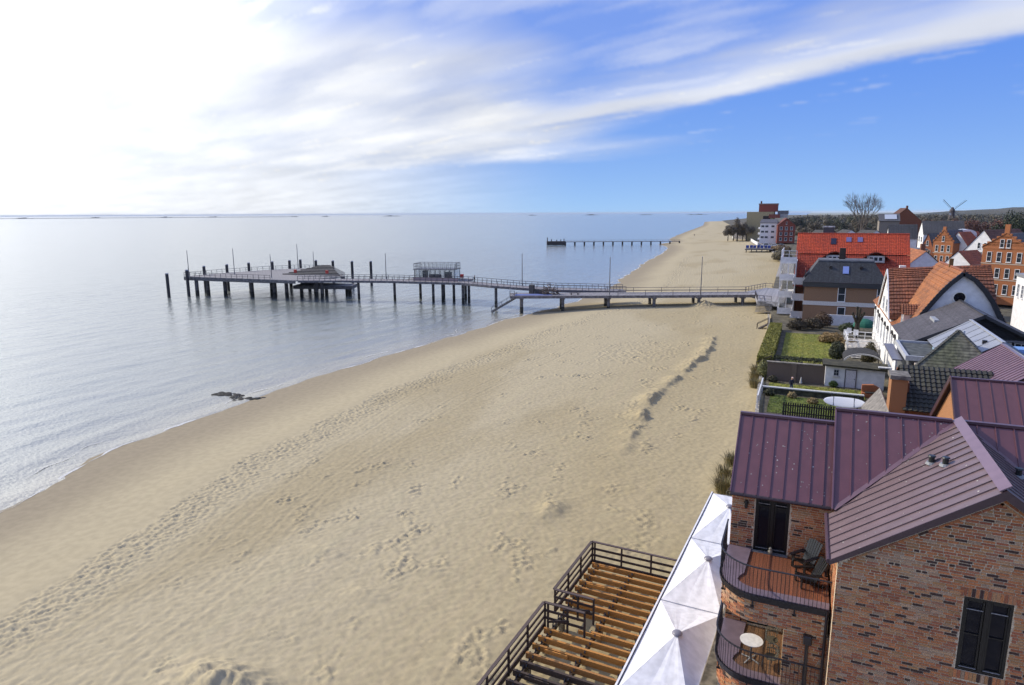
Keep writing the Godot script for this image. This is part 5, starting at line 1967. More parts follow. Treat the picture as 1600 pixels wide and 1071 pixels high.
func white_house() -> void:
	var t := thing("white_villa", "white villa with orange tiled bell-shaped gable and a round window", "villa", Vector3(15.4, 2.5, -98))
	var white := C(0.80, 0.80, 0.80)
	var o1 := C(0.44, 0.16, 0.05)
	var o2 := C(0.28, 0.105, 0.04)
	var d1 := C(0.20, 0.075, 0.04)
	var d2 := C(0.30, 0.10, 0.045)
	var b := MB.new()
	b.col = white
	var pr := PackedVector3Array([Vector3(9.9, 2.5, -86)])
	for p: Vector2 in BELL:
		pr.append(Vector3(p.x, p.y, -86))
	pr.append(Vector3(20.9, 2.5, -86))
	b.prism(pr, Vector3(0, 0, -0.4))
	b.mm(Vector3(9.9, 2.5, -86.4), Vector3(10.3, 8.3, -117))
	b.mm(Vector3(20.5, 2.5, -86.4), Vector3(20.9, 8.3, -117))
	b.mm(Vector3(10.3, 2.5, -116.6), Vector3(20.5, 8.3, -117))
	# sea gable
	b.prism(PackedVector3Array([Vector3(9.75, 8.3, -93.2), Vector3(9.75, 9.4, -93.6), Vector3(9.75, 11.6, -96.2), Vector3(9.75, 13.4, -98.8), Vector3(9.75, 14.3, -100.4), Vector3(9.75, 13.4, -102.0), Vector3(9.75, 11.6, -104.8), Vector3(9.75, 9.4, -107.4), Vector3(9.75, 8.3, -107.8), Vector3(9.75, 2.5, -107.8), Vector3(9.75, 2.5, -93.2)]), Vector3(0.35, 0, 0))
	part(t, "wall", b, M.plaster)
	var roof := group_node(t, "roof")
	var lp := BELL.slice(0, 9)
	var rp := BELL.slice(8)
	rp.reverse()
	var fl := func(s: float, q: float) -> Vector3:
		var p := along(lp, q)
		return Vector3(p.x - 0.22 * (1.0 - q), p.y + 0.16, lerpf(-85.7, -116.5 if q < 0.28 else -101.5, s))
	# lower left flare runs the length of the house, the upper part only to the cross roof
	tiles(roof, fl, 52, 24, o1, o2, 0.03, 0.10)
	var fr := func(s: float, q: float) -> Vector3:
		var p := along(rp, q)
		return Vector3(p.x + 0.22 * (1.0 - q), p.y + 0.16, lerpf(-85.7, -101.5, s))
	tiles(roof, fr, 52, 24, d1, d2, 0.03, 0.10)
	# cross roof with its ridge toward the sea
	var zs := [Vector2(-93.0, 8.9), Vector2(-93.8, 9.7), Vector2(-96.2, 11.95), Vector2(-98.6, 14.0), Vector2(-100.4, 15.2)]
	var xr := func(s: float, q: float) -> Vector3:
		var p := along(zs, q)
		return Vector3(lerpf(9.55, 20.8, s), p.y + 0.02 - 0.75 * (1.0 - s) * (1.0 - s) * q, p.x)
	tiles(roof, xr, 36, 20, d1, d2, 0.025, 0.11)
	var xb := func(s: float, q: float) -> Vector3:
		var p := along(zs, q)
		return Vector3(lerpf(9.55, 20.8, s), p.y + 0.02 - 0.75 * (1.0 - s) * (1.0 - s) * q, -200.8 - p.x)
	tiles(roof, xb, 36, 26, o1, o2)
	# far end of the house
	tiles(roof, plane4(Vector3(9.6, 8.35, -108), Vector3(9.6, 8.35, -117.3), Vector3(15.4, 13.2, -117.3), Vector3(15.4, 13.2, -104)), 30, 24, o1, o2)
	# dark verge along the front gable, pale verge along the sea gable
	var v := MB.new()
	v.col = C(0.022, 0.02, 0.024)
	for k in BELL.size() - 1:
		var a: Vector2 = BELL[k]
		var e: Vector2 = BELL[k + 1]
		var nn := Vector3(-(e - a).y, (e - a).x, 0).normalized()
		v.prism(PackedVector3Array([Vector3(a.x, a.y, -85.62) + nn * 0.2, Vector3(e.x, e.y, -85.62) + nn * 0.2, Vector3(e.x, e.y, -85.62) - nn * 0.26, Vector3(a.x, a.y, -85.62) - nn * 0.26]), Vector3(0, 0, -0.36))
	part(roof, "verge_board", v, M.paint)
	v = MB.new()
	v.col = C(0.72, 0.72, 0.74)
	for k in 4:
		for sg: float in [-1.0, 1.0]:
			var a: Vector2 = zs[k]
			var e: Vector2 = zs[k + 1]
			var za := -100.4 + sg * (a.x + 100.4)
			var ze := -100.4 + sg * (e.x + 100.4)
			v.bar(Vector3(9.5, a.y - 0.72 * k / 4.0, za), Vector3(9.5, e.y - 0.72 * (k + 1) / 4.0, ze), 0.14, 0.22)
	part(roof, "verge_board", v, M.paint)
	var rc := MB.new()
	rc.col = C(0.30, 0.10, 0.05)
	rc.tube(Vector3(15.42, 15.6, -85.6), Vector3(15.42, 15.6, -100.5), 0.15, 0.15, 8)
	rc.tube(Vector3(9.7, 14.55, -100.4), Vector3(20.8, 15.28, -100.4), 0.15, 0.15, 8)
	part(roof, "ridge_tiles", rc, M.tile)
	# chimney stub, vent
	blk(roof, "chimney", Vector3(15.2, 15.0, -93.2), Vector3(15.6, 16.5, -93.6), C(0.24, 0.13, 0.05), M.brick)
	blk(roof, "chimney", Vector3(12.2, 12.6, -112.4), Vector3(13.0, 14.2, -113.2), C(0.75, 0.74, 0.72), M.plaster)
	# dormer on the sea side
	var dm := group_node(t, "dormer")
	blk(dm, "cheek", Vector3(10.5, 8.8, -88.2), Vector3(12.1, 10.6, -89.6), C(0.62, 0.55, 0.52), M.plaster)
	tiles(dm, plane4(Vector3(10.2, 10.3, -87.9), Vector3(12.6, 10.3, -87.9), Vector3(12.6, 11.4, -88.9), Vector3(10.2, 11.4, -88.9)), 9, 5, d1, d2)
	tiles(dm, plane4(Vector3(10.2, 10.3, -89.9), Vector3(12.6, 10.3, -89.9), Vector3(12.6, 11.4, -88.9), Vector3(10.2, 11.4, -88.9)), 9, 5, o1, o2)
	win(dm, Vector3(10.48, 9.75, -88.9), 0.9, 1.4, Vector3.LEFT)
	# arched windows of the sea wall with dark hoods
	for z: float in [-88.3, -91.2, -94.8, -98.4, -102.2, -106.2, -110.4, -114.6]:
		var x := 9.9 if z > -93 or z < -108 else 9.75
		var w := win(t, Vector3(x, 6.1, z), 1.0, 2.5, Vector3.LEFT, 2, 3)
		var hd := MB.new()
		hd.col = C(0.03, 0.025, 0.03)
		for k in 8:
			var a0 := k * PI / 8
			var a1 := (k + 1) * PI / 8
			hd.bar(Vector3(x - 0.08, 7.35 + sin(a0) * 0.45, z - cos(a0) * 0.65), Vector3(x - 0.08, 7.35 + sin(a1) * 0.45, z - cos(a1) * 0.65), 0.2, 0.16)
		part(w, "hood", hd, M.paint)
	win(t, Vector3(9.75, 9.9, -98.6), 1.7, 1.9, Vector3.LEFT)
	win(t, Vector3(9.75, 9.9, -102.6), 1.7, 1.9, Vector3.LEFT)
	win(t, Vector3(9.75, 12.5, -100.4), 1.0, 1.2, Vector3.LEFT)
	# round window of the front gable
	var rg := MB.new()
	rg.col = C(0.80, 0.79, 0.74)
	for k in 24:
		var a0 := k * TAU / 24
		var a1 := (k + 1) * TAU / 24
		rg.bar(Vector3(15.32 + cos(a0) * 0.62, 12.72 + sin(a0) * 0.62, -85.95), Vector3(15.32 + cos(a1) * 0.62, 12.72 + sin(a1) * 0.62, -85.95), 0.14, 0.14, Vector3(0, 0, 1))
	var rw := part(t, "round_window", rg, M.paint)
	var pn := MB.new()
	pn.col = C(0.01, 0.01, 0.012)
	pn.tube(Vector3(15.32, 12.72, -86.0), Vector3(15.32, 12.72, -85.97), 0.58, 0.58, 24)
	part(rw, "pane", pn, M.pane)
	# terrace with white railing on the sea side
	var tr := group_node(t, "veranda")
	blk(tr, "floor", Vector3(5.6, 2.5, -101), Vector3(9.7, 3.6, -109), C(0.55, 0.52, 0.48), M.concrete)
	var r := MB.new()
	r.col = C(0.78, 0.78, 0.77)
	rail_run(r, [Vector3(9.6, 3.6, -101.1), Vector3(5.7, 3.6, -101.1), Vector3(5.7, 3.6, -108.9), Vector3(9.6, 3.6, -108.9)], 1.0, 1.3)
	part(tr, "railing", r, M.paint)
	for k in 5:
		blk(tr, "step", Vector3(6.2, 2.5, -101.0 + k * 0.34), Vector3(8.4, 3.4 - k * 0.2, -100.66 + k * 0.34), C(0.6, 0.58, 0.54), M.concrete)

func slate_house() -> void:
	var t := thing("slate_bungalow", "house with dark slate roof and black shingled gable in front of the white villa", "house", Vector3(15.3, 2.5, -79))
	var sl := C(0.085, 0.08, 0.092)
	var b := MB.new()
	b.col = C(0.05, 0.05, 0.052)
	b.prism(PackedVector3Array([Vector3(10.2, 2.5, -74.3), Vector3(20.4, 2.5, -74.3), Vector3(20.4, 9.7, -74.3), Vector3(15.3, 12.25, -74.3), Vector3(10.2, 9.7, -74.3)]), Vector3(0, 0, -10.5))
	part(t, "wall", b, M.wood)
	var roof := group_node(t, "roof")
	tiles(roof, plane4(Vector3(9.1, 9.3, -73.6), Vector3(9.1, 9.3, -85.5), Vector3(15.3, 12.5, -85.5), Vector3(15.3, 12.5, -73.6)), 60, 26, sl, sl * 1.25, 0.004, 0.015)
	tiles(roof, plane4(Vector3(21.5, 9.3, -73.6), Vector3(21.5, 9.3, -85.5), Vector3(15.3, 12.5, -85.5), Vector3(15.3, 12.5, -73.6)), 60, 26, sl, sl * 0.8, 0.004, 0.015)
	var v := MB.new()
	v.col = C(0.03, 0.03, 0.035)
	v.bar(Vector3(9.05, 9.15, -73.55), Vector3(15.3, 12.38, -73.55), 0.1, 0.28)
	v.bar(Vector3(21.55, 9.15, -73.55), Vector3(15.3, 12.38, -73.55), 0.1, 0.28)
	v.bar(Vector3(15.3, 12.54, -73.5), Vector3(15.3, 12.54, -85.5), 0.3, 0.05)
	part(roof, "verge_board", v, M.paint)
	blk(roof, "roof_window", Vector3(12.1, 10.7, -81.5), Vector3(12.55, 11.12, -78.6), C(0.45, 0.47, 0.50), M.metal)
	# shingled gable boards
	for j in 14:
		var y := 9.8 + j * 0.17
		var half := (12.1 - y) / 2.45 * 5.1
		if half > 0.3:
			blk(t, "gable_board", Vector3(15.3 - half, y, -74.3), Vector3(15.3 + half, y + 0.15, -74.24 + 0.012 * (j % 2)), jit(C(0.035, 0.034, 0.036), 0.2), M.wood)
	win(t, Vector3(17.2, 9.5, -74.24), 1.1, 0.95, Vector3.BACK, 2, 1)
	win(t, Vector3(18.5, 9.5, -74.24), 1.1, 0.95, Vector3.BACK, 2, 1)
	blk(t, "canopy", Vector3(15.8, 10.15, -74.2), Vector3(19.8, 10.23, -73.4), C(0.25, 0.24, 0.25), M.metal)
	# flat-roofed extension
	var e := thing("flat_extension", "low flat-roofed extension with white fascia and skylight beside the slate house", "extension", Vector3(10.5, 2.5, -69))
	blk(e, "wall", Vector3(8.5, 2.5, -65.2), Vector3(12.8, 9.5, -72.5), C(0.10, 0.105, 0.115), M.plaster)
	blk(e, "roof", Vector3(8.3, 9.5, -65.0), Vector3(13.0, 9.62, -72.7), C(0.10, 0.11, 0.11), M.matte)
	for f: Array in [[8.2, -64.9, 13.0, -65.1], [8.2, -72.7, 13.0, -72.9], [8.2, -65.1, 8.45, -72.7]]:
		blk(e, "fascia", Vector3(f[0], 9.40, f[1]), Vector3(f[2], 9.82, f[3]), C(0.42, 0.44, 0.48), M.paint)
	blk(e, "skylight", Vector3(10.9, 9.62, -68.8), Vector3(12.0, 9.85, -70.2), C(0.35, 0.50, 0.66), M.pane)
	blk(e, "lower_roof", Vector3(7.4, 9.0, -66.5), Vector3(8.2, 9.12, -74.5), C(0.16, 0.16, 0.19), M.sheet)
	win(e, Vector3(9.4, 8.4, -65.2), 1.3, 1.6, Vector3.BACK, 2, 1, C(0.04, 0.04, 0.045))
	blk(e, "panel", Vector3(10.4, 7.4, -65.19), Vector3(11.8, 9.35, -65.1), C(0.62, 0.61, 0.60), M.plaster)

func grey_roofs() -> void:
	# pale grey metal roof
	var t := thing("grey_metal_house", "house with pale blue-grey metal roof between slate house and hotel annex", "house", Vector3(13.5, 2.5, -63))
	var g := C(0.27, 0.285, 0.32)
	var b := MB.new()
	b.col = C(0.5, 0.5, 0.5)
	b.prism(PackedVector3Array([Vector3(11.3, 2.5, -61.8), Vector3(17.1, 2.5, -61.8), Vector3(17.1, 9.8, -61.8), Vector3(14.2, 11.7, -61.8), Vector3(11.3, 9.8, -61.8)]), Vector3(0, 0, -11))
	part(t, "wall", b, M.plaster)
	var roof := group_node(t, "roof")
	var l := sqrt(3.3 * 3.3 + 2.1 * 2.1)
	metal_slope(roof, Vector3(10.9, 9.9, -61.5), Vector3(0, 0, -1), Vector3(3.3, 2.1, 0) / l, PackedVector2Array([Vector2(0, 0), Vector2(12.0, 0), Vector2(12.0, l), Vector2(0, l)]), 1.9, g)
	metal_slope(roof, Vector3(17.5, 9.9, -61.5), Vector3(0, 0, -1), Vector3(-3.3, 2.1, 0) / l, PackedVector2Array([Vector2(0, 0), Vector2(12.0, 0), Vector2(12.0, l), Vector2(0, l)]), 1.9, g)
	var l2 := sqrt(3.6 * 3.6 + 2.1 * 2.1)
	metal_slope(roof, Vector3(10.9, 9.9, -57.9), Vector3.RIGHT, Vector3(0, 2.1, -3.6) / l2, PackedVector2Array([Vector2(0, 0), Vector2(6.6, 0), Vector2(3.3, l2 * 0.99)]), 2.2, C(0.40, 0.40, 0.41))
	var v := MB.new()
	v.col = C(0.40, 0.42, 0.46)
	v.bar(Vector3(14.2, 12.05, -61.4), Vector3(14.2, 12.05, -73.5), 0.25, 0.05)
	part(roof, "ridge_cap", v, M.sheet)
	blk(roof, "roof_vent", Vector3(13.3, 11.4, -63.6), Vector3(13.6, 11.75, -63.9), C(0.02, 0.02, 0.02), M.plastic)
	blk(roof, "flue", Vector3(12.3, 10.7, -65.8), Vector3(12.45, 12.1, -65.95), C(0.55, 0.6, 0.68), M.metal)
	blk(roof, "roof_window", Vector3(15.7, 10.9, -63.5), Vector3(16.9, 11.2, -65.0), C(0.2, 0.34, 0.6), M.pane)
	# grey hip roof of large slates
	var h := thing("hip_roof_house", "house under a pointed mossy grey hip roof of large diamond slates", "house", Vector3(10.8, 2.5, -61))
	var ap := Vector3(11.2, 12.75, -61.6)
	var c := [Vector3(7.9, 10.1, -58.2), Vector3(13.6, 10.1, -58.2), Vector3(14.0, 10.1, -65.6), Vector3(11.9, 10.1, -65.6)]
	blk(h, "wall", Vector3(8.3, 2.5, -58.5), Vector3(13.3, 10.1, -60.6), C(0.42, 0.36, 0.30), M.plaster)
	var rf := group_node(h, "roof")
	for k in 4:
		var p0: Vector3 = c[k]
		var p1: Vector3 = c[(k + 1) % 4]
		# slates: diamonds, joined
		var m := MB.new()
		var n := (p1 - p0).cross(ap - p0).normalized()
		if n.y < 0: n = -n
		var rows := 14
		for j in rows:
			var f0 := float(j) / rows
			var f1 := float(j + 1) / rows
			var cols := maxi(1, int(14 * (1.0 - f0)))
			for i in cols:
				var a := p0.lerp(p1, float(i) / cols).lerp(ap, f0)
				var e := p0.lerp(p1, float(i + 1) / cols).lerp(ap, f0)
				var q := p0.lerp(p1, float(i) / cols).lerp(ap, f1)
				var r := p0.lerp(p1, float(i + 1) / cols).lerp(ap, f1)
				m.col = jit(C(0.175, 0.165, 0.13).lerp(C(0.12, 0.125, 0.07), clampf(0.3 + nz.get_noise_2d(a.x * 5, a.z * 5 + a.y * 5) * 1.4, 0, 1)), 0.10)
				m.quad(a + n * 0.03, e + n * 0.03, r + n * 0.005, q + n * 0.005, n)
				m.quad(a, e, e + n * 0.03, a + n * 0.03, a - q)
		part(rf, "slates", m, M.tile, "stuff")
	for k in 4:
		var hp := MB.new()
		hp.col = C(0.10, 0.10, 0.085)
		for s in 18:
			var a: Vector3 = c[k].lerp(ap, s / 18.0) + Vector3.UP * 0.06
			var e: Vector3 = c[k].lerp(ap, (s + 0.93) / 18.0) + Vector3.UP * 0.04
			hp.bar(a, e, 0.2, 0.07)
		part(rf, "hip_ridge", hp, M.tile)
	# small house with dark pantiles and a tall chimney
	var s := thing("dark_tile_cottage", "small brick house with black pantile roof beside a tall brick chimney", "cottage", Vector3(7.6, 2.5, -48))
	blk(s, "wall", Vector3(5.9, 2.5, -46.6), Vector3(11.0, 9.9, -53.4), C(0.33, 0.13, 0.06), M.brick)
	var sr := group_node(s, "roof")
	tiles(sr, plane4(Vector3(6.0, 9.85, -46.2), Vector3(11.2, 9.85, -46.2), Vector3(11.2, 11.95, -50), Vector3(6.0, 11.95, -50)), 18, 11, C(0.03, 0.028, 0.024), C(0.055, 0.055, 0.04), 0.07, 0.05)
	tiles(sr, plane4(Vector3(6.0, 9.85, -53.8), Vector3(11.2, 9.85, -53.8), Vector3(11.2, 11.95, -50), Vector3(6.0, 11.95, -50)), 18, 11, C(0.03, 0.028, 0.024), C(0.055, 0.055, 0.04), 0.07, 0.05)
	blk(s, "gable", Vector3(6.15, 9.8, -47.6), Vector3(6.4, 11.3, -52.4), C(0.33, 0.13, 0.06), M.brick)
	var ch := MB.new()
	ch.col = C(0.42, 0.19, 0.08)
	ch.mm(Vector3(5.25, 2.5, -46.4), Vector3(6.15, 11.75, -47.8))
	part(s, "chimney", ch, M.brick)
	blk(s, "chimney_cap", Vector3(5.15, 11.75, -46.3), Vector3(6.25, 12.0, -47.9), C(0.22, 0.20, 0.18), M.concrete)
	slab(s, "lean_to_roof", [Vector3(4.2, 8.2, -46.0), Vector3(5.25, 9.7, -46.0), Vector3(5.25, 9.7, -52.5), Vector3(4.2, 8.2, -52.5)], 0.12, C(0.24, 0.22, 0.20), M.tile)
	blk(s, "lean_to_wall", Vector3(4.5, 2.5, -46.4), Vector3(5.25, 8.4, -52), C(0.40, 0.18, 0.08), M.brick)

func beige_house() -> void:
	var t := thing("beige_apartment_house", "beige brick apartment house with black mansard roof and white floor band", "apartment house", Vector3(6, 3, -136))
	var wall := C(0.36, 0.215, 0.125)
	blk(t, "wall", Vector3(-0.4, 2.4, -130), Vector3(12.4, 9.0, -141), wall, M.brick)
	blk(t, "floor_band", Vector3(-0.5, 5.65, -129.9), Vector3(12.5, 6.35, -130.05), C(0.62, 0.60, 0.57), M.paint)
	blk(t, "floor_band", Vector3(-0.5, 5.65, -130.0), Vector3(-0.38, 6.35, -141), C(0.62, 0.60, 0.57), M.paint)
	var roof := group_node(t, "roof")
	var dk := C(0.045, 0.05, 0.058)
	blk(roof, "eave_board", Vector3(-0.75, 8.9, -129.6), Vector3(12.75, 9.75, -141.4), C(0.032, 0.036, 0.042), M.paint)
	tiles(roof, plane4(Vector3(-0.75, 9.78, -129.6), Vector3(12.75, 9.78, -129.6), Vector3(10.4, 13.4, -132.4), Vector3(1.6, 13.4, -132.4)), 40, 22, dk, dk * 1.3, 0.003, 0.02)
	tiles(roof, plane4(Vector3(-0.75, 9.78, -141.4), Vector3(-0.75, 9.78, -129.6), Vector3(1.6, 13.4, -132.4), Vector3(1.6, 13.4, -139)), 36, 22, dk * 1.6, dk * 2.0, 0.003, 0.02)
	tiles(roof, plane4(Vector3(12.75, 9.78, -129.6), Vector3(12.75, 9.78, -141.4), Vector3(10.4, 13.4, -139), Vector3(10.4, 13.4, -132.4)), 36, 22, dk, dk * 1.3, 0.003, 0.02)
	blk(roof, "flat_top", Vector3(1.55, 13.3, -132.3), Vector3(10.45, 13.5, -139.1), C(0.16, 0.17, 0.2), M.matte)
	blk(roof, "top_edge", Vector3(1.5, 13.42, -132.25), Vector3(10.5, 13.62, -132.4), C(0.30, 0.32, 0.34), M.metal)
	var sk := MB.new()
	sk.col = C(0.20, 0.27, 0.55)
	sk.box(Vector3(6.05, 11.9, -131.15), Vector3(0.95, 0.10, 1.5), Basis(Vector3.RIGHT, 0.91))
	part(roof, "skylight", sk, M.pane)
	for x: float in [3.4, 8.2]:
		blk(roof, "roof_vent", Vector3(x, 12.1, -131.25), Vector3(x + 0.45, 12.55, -131.6), C(0.01, 0.01, 0.012), M.plastic)
	blk(roof, "chimney", Vector3(5.0, 13.4, -136), Vector3(6.0, 15.5, -137), C(0.06, 0.04, 0.035), M.brick)
	win(t, Vector3(5.65, 7.75, -130), 1.25, 2.7, Vector3.BACK, 1, 2)
	win(t, Vector3(11.7, 7.75, -130), 1.2, 2.7, Vector3.BACK, 1, 2)
	win(t, Vector3(5.8, 4.6, -130), 1.3, 1.8, Vector3.BACK, 1, 1)
	blk(t, "garden_wall", Vector3(3.6, 2.4, -128.2), Vector3(11.5, 4.3, -128.5), C(0.66, 0.66, 0.68), M.plaster)
	# grey balcony boxes on the sea side
	for y: float in [3.3, 6.5, 9.4]:
		blk(t, "balcony_panel", Vector3(-2.4, y, -130.4), Vector3(-0.42, y + 1.0, -130.5), C(0.45, 0.43, 0.42), M.paint)
		blk(t, "balcony_panel", Vector3(-2.4, y, -130.5), Vector3(-2.3, y + 1.0, -137), C(0.6, 0.6, 0.62), M.paint)
		blk(t, "balcony_slab", Vector3(-2.5, y - 0.25, -130.3), Vector3(-0.42, y, -137), C(0.60, 0.58, 0.56), M.concrete)
		blk(t, "balcony_back", Vector3(-0.55, y, -130.6), Vector3(-0.41, y + 2.4, -136.8), C(0.10, 0.09, 0.085), M.pane)
	var w := thing("balcony_tower", "white stack of glazed balconies at the sea end of the red-roofed house", "balconies", Vector3(-3.4, 3, -142))
	for k in 4:
		var y := 2.6 + k * 3.25
		blk(w, "slab", Vector3(-5.0, y, -138.0), Vector3(-2.1, y + 0.35, -150), C(0.74, 0.74, 0.75), M.plaster)
		blk(w, "parapet", Vector3(-5.0, y + 0.35, -138.0), Vector3(-2.1, y + 1.2, -138.15), C(0.66, 0.67, 0.70), M.plaster)
		blk(w, "parapet", Vector3(-5.0, y + 0.35, -138.15), Vector3(-4.85, y + 1.2, -150), C(0.78, 0.78, 0.78), M.plaster)
		for q: Array in [[-4.95, -138.1], [-3.6, -138.1], [-2.3, -138.1], [-4.95, -144], [-4.95, -149.8]]:
			if k < 3:
				blk(w, "post", Vector3(q[0], y + 1.2, q[1]), Vector3(q[0] + 0.16, y + 3.25, q[1] - 0.16), C(0.75, 0.75, 0.76), M.paint)
		if k < 3:
			blk(w, "pane", Vector3(-4.78, y + 1.22, -138.1), Vector3(-3.62, y + 3.2, -138.12), Color.WHITE, M.glass)
			blk(w, "pane", Vector3(-3.42, y + 1.22, -138.1), Vector3(-2.32, y + 3.2, -138.12), Color.WHITE, M.glass)
			blk(w, "back_wall", Vector3(-2.3, y + 0.35, -139), Vector3(-2.12, y + 3.2, -150), C(0.55, 0.54, 0.52), M.plaster)
	var fr := MB.new()
	fr.col = C(0.75, 0.75, 0.76)
	rail_run(fr, [Vector3(-2.2, 13.55, -138.1), Vector3(-4.9, 13.55, -138.1), Vector3(-4.9, 13.55, -149.8)], 1.2, 1.3)
	part(w, "railing", fr, M.paint)

func red_house() -> void:
	var t := thing("red_roof_house", "long brick house with bright red pantile roof behind the beige apartment house", "house", Vector3(7.4, 3, -150))
	blk(t, "wall", Vector3(-2.0, 2.4, -141.6), Vector3(16.9, 8.2, -158.5), C(0.30, 0.13, 0.07), M.brick)
	var b := MB.new()
	b.col = C(0.34, 0.13, 0.065)
	b.prism(PackedVector3Array([Vector3(16.9, 8.2, -141.6), Vector3(16.9, 17.3, -150), Vector3(16.9, 8.2, -158.5)]), Vector3(-0.4, 0, 0))
	b.prism(PackedVector3Array([Vector3(-2.0, 8.2, -141.6), Vector3(-2.0, 17.3, -150), Vector3(-2.0, 8.2, -158.5)]), Vector3(0.4, 0, 0))
	part(t, "gable", b, M.brick)
	var roof := group_node(t, "roof")
	var r1 := C(0.60, 0.075, 0.022)
	var r2 := C(0.48, 0.06, 0.022)
	tiles(roof, plane4(Vector3(-2.5, 7.7, -141), Vector3(17.4, 7.7, -141), Vector3(17.4, 13.75, -146.2), Vector3(-2.5, 13.75, -146.2)), 64, 20, r2, r2 * 0.85, 0.05, 0.05)
	tiles(roof, plane4(Vector3(-2.5, 13.85, -146.1), Vector3(17.4, 13.85, -146.1), Vector3(17.4, 17.65, -150), Vector3(-2.5, 17.65, -150)), 64, 14, r1, r2, 0.05, 0.05)
	tiles(roof, plane4(Vector3(-2.5, 7.7, -159), Vector3(17.4, 7.7, -159), Vector3(17.4, 17.65, -150), Vector3(-2.5, 17.65, -150)), 50, 24, r1, r2, 0.05, 0.05)
	var rc := MB.new()
	rc.col = r2
	rc.tube(Vector3(-2.5, 17.68, -150), Vector3(17.4, 17.68, -150), 0.16, 0.16, 8)
	part(roof, "ridge_tiles", rc, M.tile)
	for q: Array in [[4.2, 16.15, 0.95, 1.2, C(0.03, 0.035, 0.06)], [6.9, 16.5, 0.9, 0.95, C(0.16, 0.14, 0.28)], [8.9, 16.5, 0.9, 0.95, C(0.16, 0.14, 0.28)]]:
		var s := MB.new()
		s.col = q[4]
		var z: float = -146.1 - (q[1] - 13.85) * 3.9 / 3.8
		s.box(Vector3(q[0], q[1] + 0.08, z + 0.06), Vector3(q[2], 0.1, q[3] * 1.3), Basis(Vector3.RIGHT, 0.772))
		part(roof, "skylight", s, M.pane)
	for x: float in [4.5, 11.6]:      # eyebrow dormers
		var d := group_node(t, "dormer")
		blk(d, "cheek", Vector3(x - 1.5, 12.4, -144.6), Vector3(x + 1.5, 13.7, -147.0), C(0.66, 0.64, 0.60), M.plaster)
		var f := func(s: float, q: float) -> Vector3:
			var u := (s - 0.5) * 2.0
			return Vector3(x + u * 2.4, 12.9 + 1.4 * cos(u * PI * 0.5) * (1.0 - 0.0 * q), lerpf(-144.2, -148.3, q))
		tiles(d, f, 14, 10, C(0.34, 0.08, 0.04), C(0.27, 0.07, 0.04), 0.04, 0.04)
		for k: float in [-0.8, 0.0, 0.8]:
			win(d, Vector3(x + k, 13.1, -144.6), 0.7, 0.8, Vector3.BACK, 1, 1)
	var c := blk(roof, "chimney", Vector3(2.2, 17.0, -151), Vector3(4.2, 18.9, -152.4), C(0.10, 0.10, 0.11), M.brick)
	blk(c, "cap", Vector3(2.1, 18.9, -150.9), Vector3(4.3, 19.15, -152.5), C(0.6, 0.6, 0.6), M.concrete)
	for q: Array in [[9.0, -144.5], [9.0, -148], [12.5, -147.5], [12.5, -150.5]]:
		win(t, Vector3(16.9, q[0], q[1]), 0.9, 1.5, Vector3.RIGHT)
	win(t, Vector3(16.4, 10.2, -141.5), 0.9, 1.6, Vector3.BACK)

